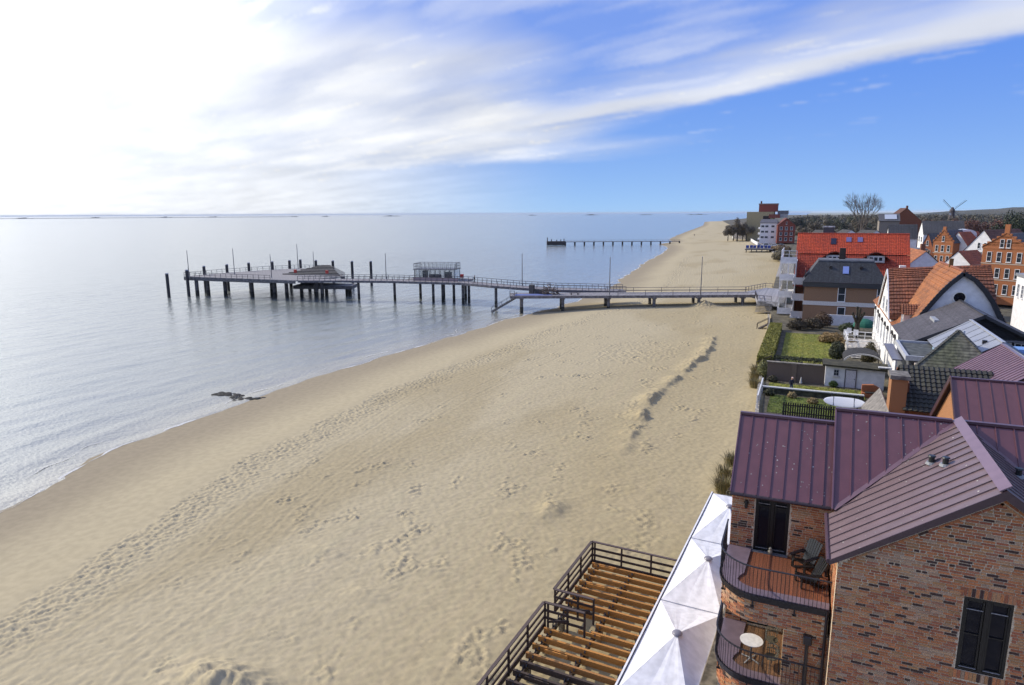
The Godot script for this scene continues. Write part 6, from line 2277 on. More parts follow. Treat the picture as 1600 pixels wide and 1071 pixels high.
func house(called: String, label: String, at: Vector3, turn: float, w: float, dp: float, eave: float, peak: float, wall: Color, roofc: Color, o := {}) -> Node3D:
	# a house whose gable front looks along its own +z; rotated about its base
	var t := thing(called, label, "house", at)
	var X := Transform3D(Basis(Vector3.UP, turn), at)
	var N := X.basis.z
	var S := X.basis.x
	var h := w * 0.5
	var b := MB.new()
	b.xf = X
	b.col = wall
	b.prism(PackedVector3Array([Vector3(-h, 0, 0), Vector3(h, 0, 0), Vector3(h, eave, 0), Vector3(0, peak, 0), Vector3(-h, eave, 0)]), Vector3(0, 0, -dp))
	part(t, "wall", b, M.plaster if wall.g > 0.4 else M.brick)
	var roof := group_node(t, "roof")
	for sg: float in [-1.0, 1.0]:
		var k := (peak - eave) / h
		var p0 := X * Vector3(sg * (h + 0.3), eave - 0.3 * k + 0.15, 0.2)
		var p1 := X * Vector3(sg * (h + 0.3), eave - 0.3 * k + 0.15, -dp - 0.2)
		var p2 := X * Vector3(0, peak + 0.15, -dp - 0.2)
		var p3 := X * Vector3(0, peak + 0.15, 0.2)
		tiles(roof, plane4(p0, p1, p2, p3), int(dp * 2.2), int(w * 1.4), roofc, roofc * 0.75, 0.03, 0.04)
	# gable top: stepped or pointed parapet
	if o.get("parapet", 0.0) > 0.0:
		var pz: float = o.parapet
		var pb := MB.new()
		pb.xf = X
		pb.col = wall * 1.05
		var n := 5
		for k in n:
			var f0 := float(k) / n
			var x1 := h * (1.0 - f0) + 0.12
			var y0 := lerpf(eave, peak, f0)
			pb.mm(Vector3(-x1, y0 - 0.3, 0.06), Vector3(x1, y0 + (peak - eave) / n * 0.95 + 0.1, -0.35))
		pb.mm(Vector3(-0.45, peak - 0.2, 0.1), Vector3(0.45, peak + pz, -0.4))
		part(t, "stepped_gable", pb, M.brick if wall.g < 0.4 else M.plaster)
	var rows: int = o.get("rows", 2)
	var cols: int = o.get("cols", 3)
	for j in rows:
		var y := eave - 1.9 - j * 3.3
		if y < 1.0:
			continue
		for i in cols:
			var x := (-0.5 + (i + 0.5) / cols) * w * 0.88
			win(t, X * Vector3(x, y, 0.0), w * 0.88 / cols * 0.5, 2.0, N, 1, 2)
	for x: float in o.get("attic", []):
		win(t, X * Vector3(x, eave + (peak - eave) * 0.3, 0.08 if o.has("parapet") else 0.0), 0.75, 1.7, N, 1, 2)
	if o.get("chimney", false):
		var cb := MB.new()
		cb.xf = X
		cb.col = C(0.28, 0.12, 0.07)
		cb.mm(Vector3(h * 0.2, peak - 1.2, -dp * 0.6), Vector3(h * 0.2 + 0.9, peak + 1.3, -dp * 0.6 - 0.9))
		part(roof, "chimney", cb, M.brick)
	if o.has("band"):
		for j in rows + 1:
			var bb := MB.new()
			bb.xf = X
			bb.col = C(0.62, 0.5, 0.4)
			bb.mm(Vector3(-h - 0.05, eave - j * 3.3 - 0.1, 0.05), Vector3(h + 0.05, eave - j * 3.3 + 0.12, -0.1))
			part(t, "band_course", bb, M.brick)
	return t

func town() -> void:
	var brick := C(0.46, 0.17, 0.065)
	var slate := C(0.10, 0.10, 0.11)
	var red := C(0.50, 0.11, 0.035)
	var white := C(0.78, 0.78, 0.78)
	var turn := -0.62
	house("town_house", "tall orange brick town house with stepped pointed gable and white windows", Vector3(36.4, 3, -166), turn, 8.2, 13, 11.6, 14.4, brick, slate, {"parapet": 1.9, "rows": 3, "cols": 4, "attic": [-0.6, 0.6], "band": 1})
	house("town_house", "slate-roofed brick house with white dormer windows next to the stepped gable", Vector3(43.5, 3, -168), turn, 9.0, 13, 9.5, 13.6, C(0.36, 0.14, 0.07), slate, {"rows": 2, "cols": 4, "attic": [-1.4, 0.0, 1.4]})
	house("town_house", "white house with steep brown roof and beige balcony between brick town houses", Vector3(44.5, 3, -228), turn, 9.5, 12, 7.5, 13.6, white, C(0.20, 0.07, 0.035), {"rows": 2, "cols": 3, "attic": [-0.8, 0.8]})
	house("town_house", "white house with orange-red roof behind the brick gables", Vector3(42.5, 3, -252), turn, 8.0, 12, 7.0, 12.4, white, red, {"rows": 1, "cols": 3, "attic": [0.0]})
	house("town_house", "narrow brick house with tall slim gable and paired white windows", Vector3(38.4, 3, -250), turn, 6.0, 12, 9.3, 13.0, brick, slate, {"parapet": 1.2, "rows": 2, "cols": 3, "attic": [0.0], "band": 1})
	house("town_house", "narrowest brick house with spire-like gable beside the glazed veranda", Vector3(35.8, 3, -262), turn, 3.6, 9, 7.2, 11.6, C(0.38, 0.13, 0.06), slate, {"rows": 1, "cols": 2, "attic": [0.0]})
	house("town_house", "brown-roofed house behind the white house with the beige balcony", Vector3(52.0, 3, -246), turn, 9.0, 12, 8.5, 13.4, C(0.40, 0.18, 0.09), C(0.22, 0.075, 0.04), {"rows": 1, "cols": 3})
	house("town_house", "low orange-tiled house between the white villa and the brick town houses", Vector3(22.5, 3, -165), 0.1, 9.0, 14, 6.5, 10.6, white, C(0.44, 0.155, 0.055), {"rows": 1, "cols": 2, "chimney": true})
	house("town_house", "red-roofed white house with awnings right of the round window villa", Vector3(33.5, 3, -196), turn, 6.0, 9, 6.2, 9.2, white, red, {"rows": 1, "cols": 2})
	# flat-roofed parts
	var w := thing("white_block", "white flat-roofed block with tall narrow windows at the right edge", "building", Vector3(35, 3, -132))
	blk(w, "wall", Vector3(32.2, 2.4, -128), Vector3(40, 11.3, -137), C(0.78, 0.78, 0.80), M.plaster)
	blk(w, "roof_edge", Vector3(32.0, 11.3, -127.8), Vector3(40.2, 11.75, -137.2), C(0.30, 0.31, 0.33), M.metal)
	blk(w, "upper_storey", Vector3(34.2, 11.75, -129.5), Vector3(40, 13.8, -136), C(0.70, 0.71, 0.73), M.plaster)
	for x: float in [33.2, 34.5, 35.8, 37.1]:
		win(w, Vector3(x, 9.0, -128), 0.75, 2.2, Vector3.BACK, 2, 3)
	for z: float in [-129.5, -132.5, -135]:
		win(w, Vector3(32.2, 9.0, z), 1.2, 2.2, Vector3.LEFT, 2, 3)
	var v := thing("glazed_veranda", "low flat-roofed white veranda with a band of windows by the red roof", "veranda", Vector3(31, 3, -256))
	blk(v, "wall", Vector3(28.0, 2.4, -252), Vector3(34.5, 9.6, -260), C(0.74, 0.75, 0.74), M.plaster)
	blk(v, "roof_edge", Vector3(27.7, 9.6, -251.7), Vector3(34.8, 10.1, -260.3), C(0.20, 0.21, 0.20), M.metal)
	for k in 7:
		win(v, Vector3(28.6 + k * 0.9, 8.4, -252), 0.75, 1.5, Vector3.BACK, 1, 2, C(0.76, 0.76, 0.76), false)
	var bc := thing("beige_balcony", "beige roof terrace box on the white house among the town houses", "terrace", Vector3(40, 3, -222))
	blk(bc, "wall", Vector3(38.8, 2.4, -218.5), Vector3(42.6, 9.6, -224), C(0.74, 0.74, 0.77), M.plaster)
	blk(bc, "parapet", Vector3(38.6, 9.6, -218.3), Vector3(42.8, 11.0, -224.2), C(0.42, 0.39, 0.28), M.plaster)
	for x: float in [39.5, 40.7, 41.9]:
		win(bc, Vector3(x, 7.2, -218.5), 0.9, 2.4, Vector3.BACK, 2, 3)
	var dome := thing("white_dome_roof", "pale barrel roof showing between the town house roofs", "roof", Vector3(46, 3, -262))
	var db := MB.new()
	db.col = C(0.70, 0.74, 0.78)
	for k in 10:
		var a0 := k * PI / 10
		var a1 := (k + 1) * PI / 10
		db.quad(Vector3(46 - cos(a0) * 2.6, 14.6 + sin(a0) * 1.6, -258), Vector3(46 - cos(a1) * 2.6, 14.6 + sin(a1) * 1.6, -258), Vector3(46 - cos(a1) * 2.6, 14.6 + sin(a1) * 1.6, -266), Vector3(46 - cos(a0) * 2.6, 14.6 + sin(a0) * 1.6, -266), Vector3(-cos(a0), sin(a0), 0))
		db.tri(Vector3(46, 14.6, -258), Vector3(46 - cos(a0) * 2.6, 14.6 + sin(a0) * 1.6, -258), Vector3(46 - cos(a1) * 2.6, 14.6 + sin(a1) * 1.6, -258), Vector3.BACK)
	part(dome, "shell", db, M.sheet)
	blk(dome, "wall", Vector3(43.4, 2.4, -258), Vector3(48.6, 14.6, -266), C(0.6, 0.6, 0.62), M.plaster)
	# roofs in the middle distance
	house("slate_hall", "long dark slate roof with white eaves behind the red-roofed house", Vector3(38.0, 3, -296), -PI / 2, 13, 13.0, 10.6, 15.3, white, slate * 0.8, {"rows": 1, "cols": 2})
	house("slate_hall", "dark roofed house with a white pointed gable next to the long slate roof", Vector3(34.9, 3, -284), -PI / 2 + 3.14, 8, 9, 9.4, 14.2, white, slate * 0.7, {"rows": 1, "cols": 2})
	house("gabled_house", "big red-brown gabled house with chimney above the slate roofs", Vector3(43.0, 3, -392), 0.1, 14.5, 14, 14.0, 20.6, C(0.30, 0.10, 0.05), C(0.15, 0.06, 0.035), {"rows": 0, "chimney": true})
	var sol := thing("solar_roof", "low grey house roof carrying a pale solar panel", "house", Vector3(35, 3, -378))
	blk(sol, "wall", Vector3(30, 2.4, -374), Vector3(38.5, 17.6, -384), C(0.30, 0.26, 0.22), M.brick)
	slab(sol, "roof", [Vector3(29.6, 17.5, -373.5), Vector3(38.8, 17.5, -373.5), Vector3(38.8, 21.0, -379.5), Vector3(29.6, 21.0, -379.5)], 0.3, C(0.12, 0.12, 0.13), M.tile)
	slab(sol, "solar_panel", [Vector3(32.2, 18.4, -374.4), Vector3(37.4, 18.4, -374.4), Vector3(37.4, 20.6, -378.1), Vector3(32.2, 20.6, -378.1)], 0.1, C(0.42, 0.46, 0.52), M.pane)
	var lows := [[8.0, -322.0, 9.5, "first", 0.62], [16.0, -330.0, 11.0, "second", 0.3], [25.5, -326.0, 10.0, "third", 0.5]]
	for q: Array in lows:
		house("low_house", "low white house with dark roof over the red ridge, %s from the beach" % q[3], Vector3(q[0], 3, q[1]), q[4], q[2], 11, 7.6, 11.0, white, C(0.09, 0.085, 0.08), {"rows": 1, "cols": 3})

func far_buildings() -> void:
	var t := thing("concrete_tower_block", "tall ochre concrete block with red brick penthouse at the end of the beach", "tower block", Vector3(-36, 3, -505))
	var oc := C(0.52, 0.43, 0.24)
	blk(t, "wall", Vector3(-42.0, 2, -498), Vector3(-24.5, 22.2, -516), oc, M.concrete)
	blk(t, "side_block", Vector3(-27.6, 18.0, -497.6), Vector3(-20.5, 20.5, -514), C(0.30, 0.09, 0.06), M.brick)
	blk(t, "penthouse", Vector3(-34.6, 22.2, -502), Vector3(-22.5, 27.2, -513), C(0.30, 0.075, 0.055), M.brick)
	blk(t, "penthouse_roof", Vector3(-34.9, 27.2, -501.7), Vector3(-22.2, 27.9, -513.3), C(0.35, 0.25, 0.22), M.concrete)
	blk(t, "chimney", Vector3(-34.0, 27.9, -506), Vector3(-33.0, 29.6, -507), C(0.15, 0.06, 0.05), M.brick)
	blk(t, "dark_loggia", Vector3(-31.2, 16.2, -497.95), Vector3(-26.5, 19.4, -497.7), C(0.04, 0.035, 0.035), M.pane)
	blk(t, "roof_box", Vector3(-22.2, 20.5, -500), Vector3(-15.5, 23.0, -512), C(0.20, 0.20, 0.22), M.concrete)
	blk(t, "balcony_strip", Vector3(-22.0, 18.2, -499), Vector3(-16.0, 20.5, -512), C(0.5, 0.5, 0.5), M.concrete)
	var w := thing("white_beach_hotel", "white beach hotel with grey roof in front of the ochre tower block", "hotel", Vector3(-25, 3, -460))
	blk(w, "wall", Vector3(-30.0, 2, -456), Vector3(-20.0, 15.4, -468), C(0.76, 0.76, 0.76), M.plaster)
	slab(w, "roof", [Vector3(-30.4, 15.4, -455.6), Vector3(-19.6, 15.4, -455.6), Vector3(-20.4, 17.6, -460), Vector3(-29.6, 17.6, -460)], 0.3, C(0.13, 0.13, 0.16), M.tile)
	slab(w, "roof", [Vector3(-30.4, 15.4, -468.4), Vector3(-19.6, 15.4, -468.4), Vector3(-20.4, 17.6, -460), Vector3(-29.6, 17.6, -460)], 0.3, C(0.13, 0.13, 0.16), M.tile)
	slab(w, "roof", [Vector3(-30.4, 15.4, -455.6), Vector3(-30.4, 15.4, -468.4), Vector3(-29.6, 17.6, -460)], 0.3, C(0.13, 0.13, 0.16), M.tile)
	for j in 3:
		for x: float in [-28.4, -26.0, -22.4]:
			win(w, Vector3(x, 13.2 - j * 3.4, -456), 1.9, 1.3, Vector3.BACK, 2, 1, C(0.5, 0.5, 0.5), false)
		blk(w, "balcony", Vector3(-31.2, 11.4 - j * 3.4, -457), Vector3(-30.0, 12.4 - j * 3.4, -466), C(0.74, 0.74, 0.74), M.plaster)
	var b := house("brick_guest_house", "red brick guest house with pointed gable and white windows beside the white hotel", Vector3(-14.3, 3, -450), 0.12, 10.2, 14, 11.0, 15.2, C(0.30, 0.075, 0.05), C(0.22, 0.06, 0.045), {"rows": 3, "cols": 3, "attic": [0.0]})
	b.set_meta("category", "guest house")
	var s := house("grey_beach_house", "small grey house half hidden by trees left of the tower block", Vector3(-47, 3, -515), 0.2, 9.0, 10, 8.2, 12.0, C(0.60, 0.60, 0.62), C(0.14, 0.13, 0.14), {"rows": 1, "cols": 2})
	s.set_meta("category", "beach house")
	# promenade wall, beach platform with blue chairs, parked cars
	var pw := thing("promenade_wall", "low white wall stepping along the promenade below the white hotel", "wall", Vector3(-40, 2, -470))
	for k in 6:
		var z := -428.0 - k * 14
		var x := curve(INLAND, z) + 1.5
		var m := MB.new()
		m.col = jit(C(0.72, 0.71, 0.69), 0.05)
		m.bar(Vector3(x, 3.0, z), Vector3(curve(INLAND, z - 13.6) + 1.5, 3.0, z - 13.6), 0.5, 2.2)
		part(pw, "wall_panel", m, M.plaster)
	var bp := thing("beach_platform", "dark wooden beach platform below the promenade", "platform", Vector3(-24, 2, -368))
	blk(bp, "deck", Vector3(-30.5, 3.1, -362), Vector3(-17, 3.5, -374), C(0.10, 0.085, 0.075), M.wood)
	for k in 6:
		blk(bp, "post", Vector3(-30 + k * 2.5, 1.0, -362.2), Vector3(-29.6 + k * 2.5, 3.1, -362.6), C(0.05, 0.045, 0.04), M.wood)
	for k in 7:
		var x := -29.6 + k * 1.75
		var bc := thing("beach_chair", "hooded blue beach chair on the beach platform, " + ["nearest the sea", "second from the sea", "third from the sea", "in the middle of seven", "fifth from the sea", "second from the land", "nearest the land"][k], "beach chair", Vector3(x, 3.5, -366.0 - (k % 2) * 2.2), "blue beach chairs on the platform")
		var o := bc.position
		blk(bc, "seat", o + Vector3(-0.65, 0, -0.5), o + Vector3(0.65, 0.5, 0.5), C(0.45, 0.43, 0.40), M.paint)
		blk(bc, "hood", o + Vector3(-0.7, 0.5, -0.6), o + Vector3(0.7, 1.75, -0.1), jit(C(0.045, 0.08, 0.30), 0.2), M.cloth)
		for sg: float in [-1.0, 1.0]:
			blk(bc, "side", o + Vector3(sg * 0.7, 0.5, -0.1), o + Vector3(sg * 0.62, 1.4, 0.35), C(0.06, 0.10, 0.33), M.cloth)
	var cars := [[-22.5, "white van parked nearest the beach platform", C(0.74, 0.75, 0.77), 1.9], [-18.4, "white car parked between the white van and the dark car", C(0.72, 0.72, 0.73), 1.45], [-14.6, "silver car parked farthest from the beach below the brick guest house", C(0.42, 0.44, 0.47), 1.45]]
	for c: Array in cars:
		var k := thing("parked_car", c[1], "van" if c[3] > 1.6 else "car", Vector3(c[0], 3.0, -404), "cars parked on the promenade")
		var o := k.position
		var hh: float = c[3]
		var m := MB.new()
		m.col = c[2]
		m.prism(PackedVector3Array([o + Vector3(-1.9, 0.35, 0.85), o + Vector3(1.9, 0.35, 0.85), o + Vector3(1.95, 0.8, 0.85), o + Vector3(1.3, 0.95, 0.85), o + Vector3(0.75, hh, 0.85), o + Vector3(-1.5, hh, 0.85), o + Vector3(-1.95, 0.95, 0.85)]), Vector3(0, 0, -1.7))
		part(k, "body", m, M.plastic)
		m = MB.new()
		m.col = C(0.02, 0.025, 0.03)
		m.prism(PackedVector3Array([o + Vector3(-1.5, 0.98, 0.87), o + Vector3(1.15, 0.98, 0.87), o + Vector3(0.7, hh - 0.1, 0.87), o + Vector3(-1.35, hh - 0.1, 0.87)]), Vector3(0, 0, -1.74))
		part(k, "side_windows", m, M.pane)
		for sx: float in [-1.2, 1.2]:
			for sz: float in [-0.8, 0.8]:
				m = MB.new()
				m.col = C(0.015, 0.015, 0.015)
				m.tube(o + Vector3(sx, 0.32, sz - 0.12), o + Vector3(sx, 0.32, sz + 0.12), 0.32, 0.32, 12)
				part(k, "wheel", m, M.matte)

# ---------- trees and far land ----------
func branch(b: MB, p: Vector3, d: Vector3, l: float, r: float, depth: int, spread: float) -> void:
	var e := p + d * l
	b.tube(p, e, r, r * 0.65, 5 if r > 0.08 else 3, false)
	if depth == 0:
		return
	var n := 3 if depth > 1 else 4
	for k in n:
		var q := (d + Vector3(rng.randfn(), rng.randfn() * 0.6 + 0.35, rng.randfn()) * spread).normalized()
		branch(b, p.lerp(e, rng.randf_range(0.6, 1.0)), q, l * rng.randf_range(0.62, 0.85), r * 0.6, depth - 1, spread)

func bare_tree(called: String, label: String, at: Vector3, h: float, depth: int, col: Color, group := "") -> Node3D:
	var t := thing(called, label, "tree", at, group)
	var tr := MB.new()
	tr.col = col
	tr.tube(at - Vector3.UP * 0.3, at + Vector3.UP * h * 0.28, h * 0.028, h * 0.02, 8, false)
	part(t, "trunk", tr, M.bark)
	var b := MB.new()
	b.col = col * 1.7
	for k in 5:
		var a := k * TAU / 5 + rng.randf()
		branch(b, at + Vector3.UP * h * (0.2 + 0.02 * k), Vector3(cos(a) * 0.36, 1.0, sin(a) * 0.36).normalized(), h * 0.27, h * 0.009, depth, 0.33)
	part(t, "crown", b, M.bark)
	return t

func leafy_tree(called: String, label: String, at: Vector3, h: float, w: float, a: Color, d: Color, count: int, size: float, group := "") -> Node3D:
	var t := thing(called, label, "tree", at, group)
	var tr := MB.new()
	tr.col = C(0.06, 0.045, 0.035)
	tr.tube(at - Vector3.UP * 0.3, at + Vector3.UP * h * 0.6, h * 0.03, h * 0.015, 7, false)
	part(t, "trunk", tr, M.bark)
	var b := MB.new()
	for k in 6:
		var c := at + Vector3(rng.randfn() * w * 0.22, h * rng.randf_range(0.35, 0.78), rng.randfn() * w * 0.22)
		leaf_cloud(b, c, Vector3(w * 0.32, h * 0.22, w * 0.32), count / 6, size, a, d, 0.3)
	part(t, "crown", b, M.leaf)
	return t

func far_land() -> void:
	# ground behind the beach
	var b := MB.new()
	var zs := [40.0, 0.0, -30.0, -60.0, -76.0, -100.0, -125.0, -163.0, -220.0, -280.0, -335.0, -380.0, -426.0, -500.0, -600.0, -700.0, -900.0, -1124.0, -1400.0, -1700.0, -2600.0, -5000.0]
	for k in zs.size() - 1:
		var x0 := curve(INLAND, zs[k]) + 0.4
		var x1 := curve(INLAND, zs[k + 1]) + 0.4
		b.col = C(0.13, 0.115, 0.075)
		b.quad(Vector3(x0, 2.42, zs[k]), Vector3(4000, 2.42, zs[k]), Vector3(4000, 2.42, zs[k + 1]), Vector3(x1, 2.42, zs[k + 1]), Vector3.UP)
		b.col = C(0.34, 0.31, 0.26)
		b.quad(Vector3(x0, 2.42, zs[k]), Vector3(x1, 2.42, zs[k + 1]), Vector3(x1, 0.5, zs[k + 1]), Vector3(x0, 0.5, zs[k]), Vector3.LEFT)
	setting("ground", b.mesh(), M.soil)
	# promenade between pier and far houses
	var p := MB.new()
	p.col = C(0.40, 0.37, 0.32)
	for k in range(8, 14):
		var x0 := curve(INLAND, zs[k]) + 0.3
		var x1 := curve(INLAND, zs[k + 1]) + 0.3
		p.quad(Vector3(x0, 2.5, zs[k]), Vector3(x0 + 5.0, 2.5, zs[k]), Vector3(x1 + 5.0, 2.5, zs[k + 1]), Vector3(x1, 2.5, zs[k + 1]), Vector3.UP)
	setting("promenade", p.mesh(), M.concrete)
	# low hills on the right
	var hz := PackedFloat32Array()
	var z := -1500.0
	while z > -4200.0:
		hz.append(z)
		z -= 45.0
	var col := func(i: int, _z: float) -> float: return -60.0 + i * 45.0
	var f := func(x: float, zz: float) -> Array:
		var k := nz.get_noise_2d(x * 0.035, zz * 0.03)
		var env := sstep(180.0, 720.0, x + (zz + 3000.0) * 0.12) * sstep(-1500.0, -2500.0, zz)
		var y := 2.0 + env * 26.0 * (0.75 + 0.9 * k) + 6.0 * nz.get_noise_2d(x * 0.3, zz * 0.3) * env
		var c := C(0.045, 0.06, 0.05).lerp(C(0.11, 0.10, 0.075), clampf(0.4 + nz.get_noise_2d(x * 0.12, zz * 0.2) * 1.5, 0, 1))
		return [y, c]
	setting("hills", grid_mesh(col, hz, 60, f), M.soil)
	# islands on the horizon
	for px: Array in [[-6044, -3531, 150.0], [-5775, -3955, 120.0], [-5443, -4402, 130.0], [-5191, -4696, 220.0], [-4660, -5223, 90.0], [-4439, -5413, 80.0], [-3915, -5803, 200.0], [-2640, -6483, 100.0], [-2072, -6686, 150.0], [-1543, -6828, 140.0], [-1051, -6921, 240.0]]:
		var m := MB.new()
		m.col = C(0.16, 0.17, 0.17)
		var c := Vector3(px[0], -0.5, px[1])
		var s := Vector3(-c.z, 0, c.x).normalized()
		var n := 10
		for k in n:
			var f0: float = (k / float(n) - 0.5) * px[2]
			var f1: float = ((k + 1) / float(n) - 0.5) * px[2]
			var h0 := (3.0 + 8.0 * rng.randf()) * sin((k + 0.5) / n * PI)
			m.prism(PackedVector3Array([c + s * f0, c + s * f1, c + s * f1 + Vector3.UP * h0 * 0.8, c + s * (f0 + f1) * 0.5 + Vector3.UP * h0 * 1.2, c + s * f0 + Vector3.UP * h0 * 0.9]), Vector3(c.x, 0, c.z).normalized() * 60.0)
		setting("island", m.mesh(), M.soil)
	var lw := MB.new()
	lw.col = C(0.17, 0.18, 0.19)
	lw.bar(Vector3(-6600, 0.5, -2600), Vector3(-4700, 0.5, -5250), 200, 4.0)
	setting("island", lw.mesh(), M.soil)
	# trees
	bare_tree("bare_tree", "large bare tree with round crown rising alone above the roofs", Vector3(25.0, 2.4, -420), 29.5, 5, C(0.075, 0.06, 0.05))
	var g1 := C(0.085, 0.075, 0.05)
	var g2 := C(0.14, 0.11, 0.075)
	for k in 5:
		leafy_tree("shore_tree", "grey-brown tree %s in the clump beyond the far beach" % ["nearest the sea", "second from the sea", "in the middle", "fourth from the sea", "next to the tower block"][k], Vector3(-53.5 + k * 3.1, 2.4, -496 - (k % 2) * 6), 12.0 + (k % 3) * 2.4, 8.5, g1, C(0.15, 0.12, 0.09), 3000, 0.34, "trees beyond the far beach")
	var n := 0
	for k in 30:
		var x := -14.0 + k * 3.6 + rng.randfn() * 1.0
		var z2 := -462.0 - 40.0 * absf(sin(k * 1.7)) - k * 2.0
		var h := 14.5 + 3.0 * sin(k * 2.3) + rng.randf() * 2.0
		var cA := g1 if k % 3 else C(0.05, 0.06, 0.035)
		var cB := g2 if k % 3 else C(0.08, 0.085, 0.05)
		leafy_tree("wood_tree", "brownish leafless tree in the belt of trees behind the red roof", Vector3(x, 2.4, z2), h, 9.0, cA, cB, 1700, 0.36, "belt of trees behind the town")
	for k in 16:
		leafy_tree("beech_tree", "russet-brown beech in the even row behind the slate roofs", Vector3(52.0 + k * 2.7, 2.4, -420 + rng.randfn() * 2.0), 16.2 + rng.randf() * 1.2, 5.5, C(0.12, 0.05, 0.035), C(0.17, 0.075, 0.05), 1300, 0.30, "row of russet beeches")
	for k in 3:
		leafy_tree("conifer", "dark green conifer at the right edge, %s of three" % ["leftmost", "middle", "rightmost"][k], Vector3(65.5 + k * 4.2, 2.4, -298 - k * 3), 20.5 + k * 2.0, 8.5, C(0.018, 0.028, 0.014), C(0.035, 0.05, 0.02), 2600, 0.3, "dark conifers")
	var wd := MB.new()
	for k in 1000:
		var x := rng.randf_range(-20, 700)
		var zz := -700.0 - rng.randf() * 700.0 - x * 0.6
		leaf_cloud(wd, Vector3(x, 9.0 + rng.randf() * 4.0, zz), Vector3(8, 7, 8), 60, 1.1, C(0.045, 0.045, 0.03), C(0.10, 0.085, 0.06), 0.2)
	var o := setting("distant_wood", wd.mesh(), M.leaf, "stuff")
	o.set_meta("label", "distant brown wood along the skyline")
	o.set_meta("category", "wood")
	windmill()

func windmill() -> void:
	var at := Vector3(95.6, 2.4, -600)
	var t := thing("windmill", "old windmill with four bare crossed sails on the skyline", "windmill", at)
	var b := MB.new()
	b.col = C(0.10, 0.085, 0.09)
	b.tube(at, at + Vector3.UP * 20.0, 3.2, 1.7, 8)
	part(t, "tower", b, M.wood)
	b = MB.new()
	b.col = C(0.13, 0.11, 0.12)
	b.tube(at + Vector3.UP * 20.0, at + Vector3.UP * 22.6, 2.0, 0.5, 8)
	part(t, "cap", b, M.wood)
	blk(t, "window", at + Vector3(-2.2, 16.8, 3.1), at + Vector3(-1.0, 18.4, 3.3), C(0.8, 0.8, 0.8), M.paint)
	var hub := at + Vector3(0, 20.4, 4.2)
	for k in 4:
		var a := deg_to_rad(42.0 + k * 90.0)
		var d := Vector3(cos(a), sin(a), 0)
		var s := MB.new()
		s.col = C(0.08, 0.07, 0.07)
		s.bar(hub, hub + d * 10.5, 0.28, 0.28)
		var q := Vector3(-d.y, d.x, 0)
		for j in 9:
			s.bar(hub + d * (2.0 + j), hub + d * (2.0 + j) + q * 0.9, 0.10, 0.10)
		s.bar(hub + d * 2.0 + q * 0.9, hub + d * 10.0 + q * 0.9, 0.10, 0.10)
		part(t, "sail", s, M.wood)
	var h := MB.new()
	h.col = C(0.1, 0.1, 0.1)
	h.tube(hub - Vector3(0, 0, 3.5), hub + Vector3(0, 0, 0.4), 0.4, 0.3, 8)
	part(t, "hub", h, M.metal)

# ---------- gardens ----------
func shrub(called: String, label: String, at: Vector3, r: Vector3, count: int, size: float, a: Color, d: Color, cat := "shrub") -> void:
	var t := thing(called, label, cat, at)
	var s := MB.new()
	s.col = C(0.05, 0.035, 0.025)
	for k in 5:
		var g := k * TAU / 5
		s.tube(at, at + Vector3(cos(g) * r.x * 0.5, r.y * 1.3, sin(g) * r.z * 0.5), 0.04, 0.015, 5, false)
	part(t, "stems", s, M.bark)
	var b := MB.new()
	leaf_cloud(b, at + Vector3.UP * r.y, r, count, size, a, d, 0.5)
	leaf_cloud(b, at + Vector3(r.x * 0.4, r.y * 0.8, r.z * 0.3), r * 0.7, count / 2, size, a, d, 0.5)
	leaf_cloud(b, at + Vector3(-r.x * 0.45, r.y * 0.7, -r.z * 0.2), r * 0.7, count / 2, size, a, d, 0.5)
	part(t, "foliage", b, M.leaf)

func lawn(lo: Vector3, hi: Vector3, a: Color, d: Color) -> void:
	var zs := PackedFloat32Array()
	var z := hi.z
	while z >= lo.z:
		zs.append(z)
		z -= 0.35
	var nx := int((hi.x - lo.x) / 0.35) + 2
	var col := func(i: int, _z: float) -> float: return lerpf(lo.x, hi.x, float(i) / (nx - 1))
	var f := func(x: float, zz: float) -> Array:
		var k := nz.get_noise_2d(x * 7.0, zz * 4.0) + 0.5 * nz.get_noise_2d(x * 25.0, zz * 25.0)
		return [lo.y + 0.03 * nz.get_noise_2d(x * 9.0, zz * 9.0), a.lerp(d, clampf(0.5 + k * 1.3, 0, 1))]
	setting("lawn", grid_mesh(col, zs, nx, f), M.lawn)
	var g := MB.new()
	var area := (hi.x - lo.x) * (hi.z - lo.z)
	for k in int(area * 60):
		var p := Vector3(rng.randf_range(lo.x, hi.x), lo.y, rng.randf_range(lo.z, hi.z))
		var h := rng.randf_range(0.04, 0.11)
		var w := Vector3(rng.randfn(), 0, rng.randfn()).normalized() * 0.035
		g.col = jit(a.lerp(d, rng.randf()), 0.3)
		g.tri(p - w, p + w, p + Vector3(rng.randfn() * 0.05, h, rng.randfn() * 0.05))
	var o := setting("grass", g.mesh(), M.leaf, "stuff")
	o.set_meta("label", "short grass of the garden lawn")
	o.set_meta("category", "grass")

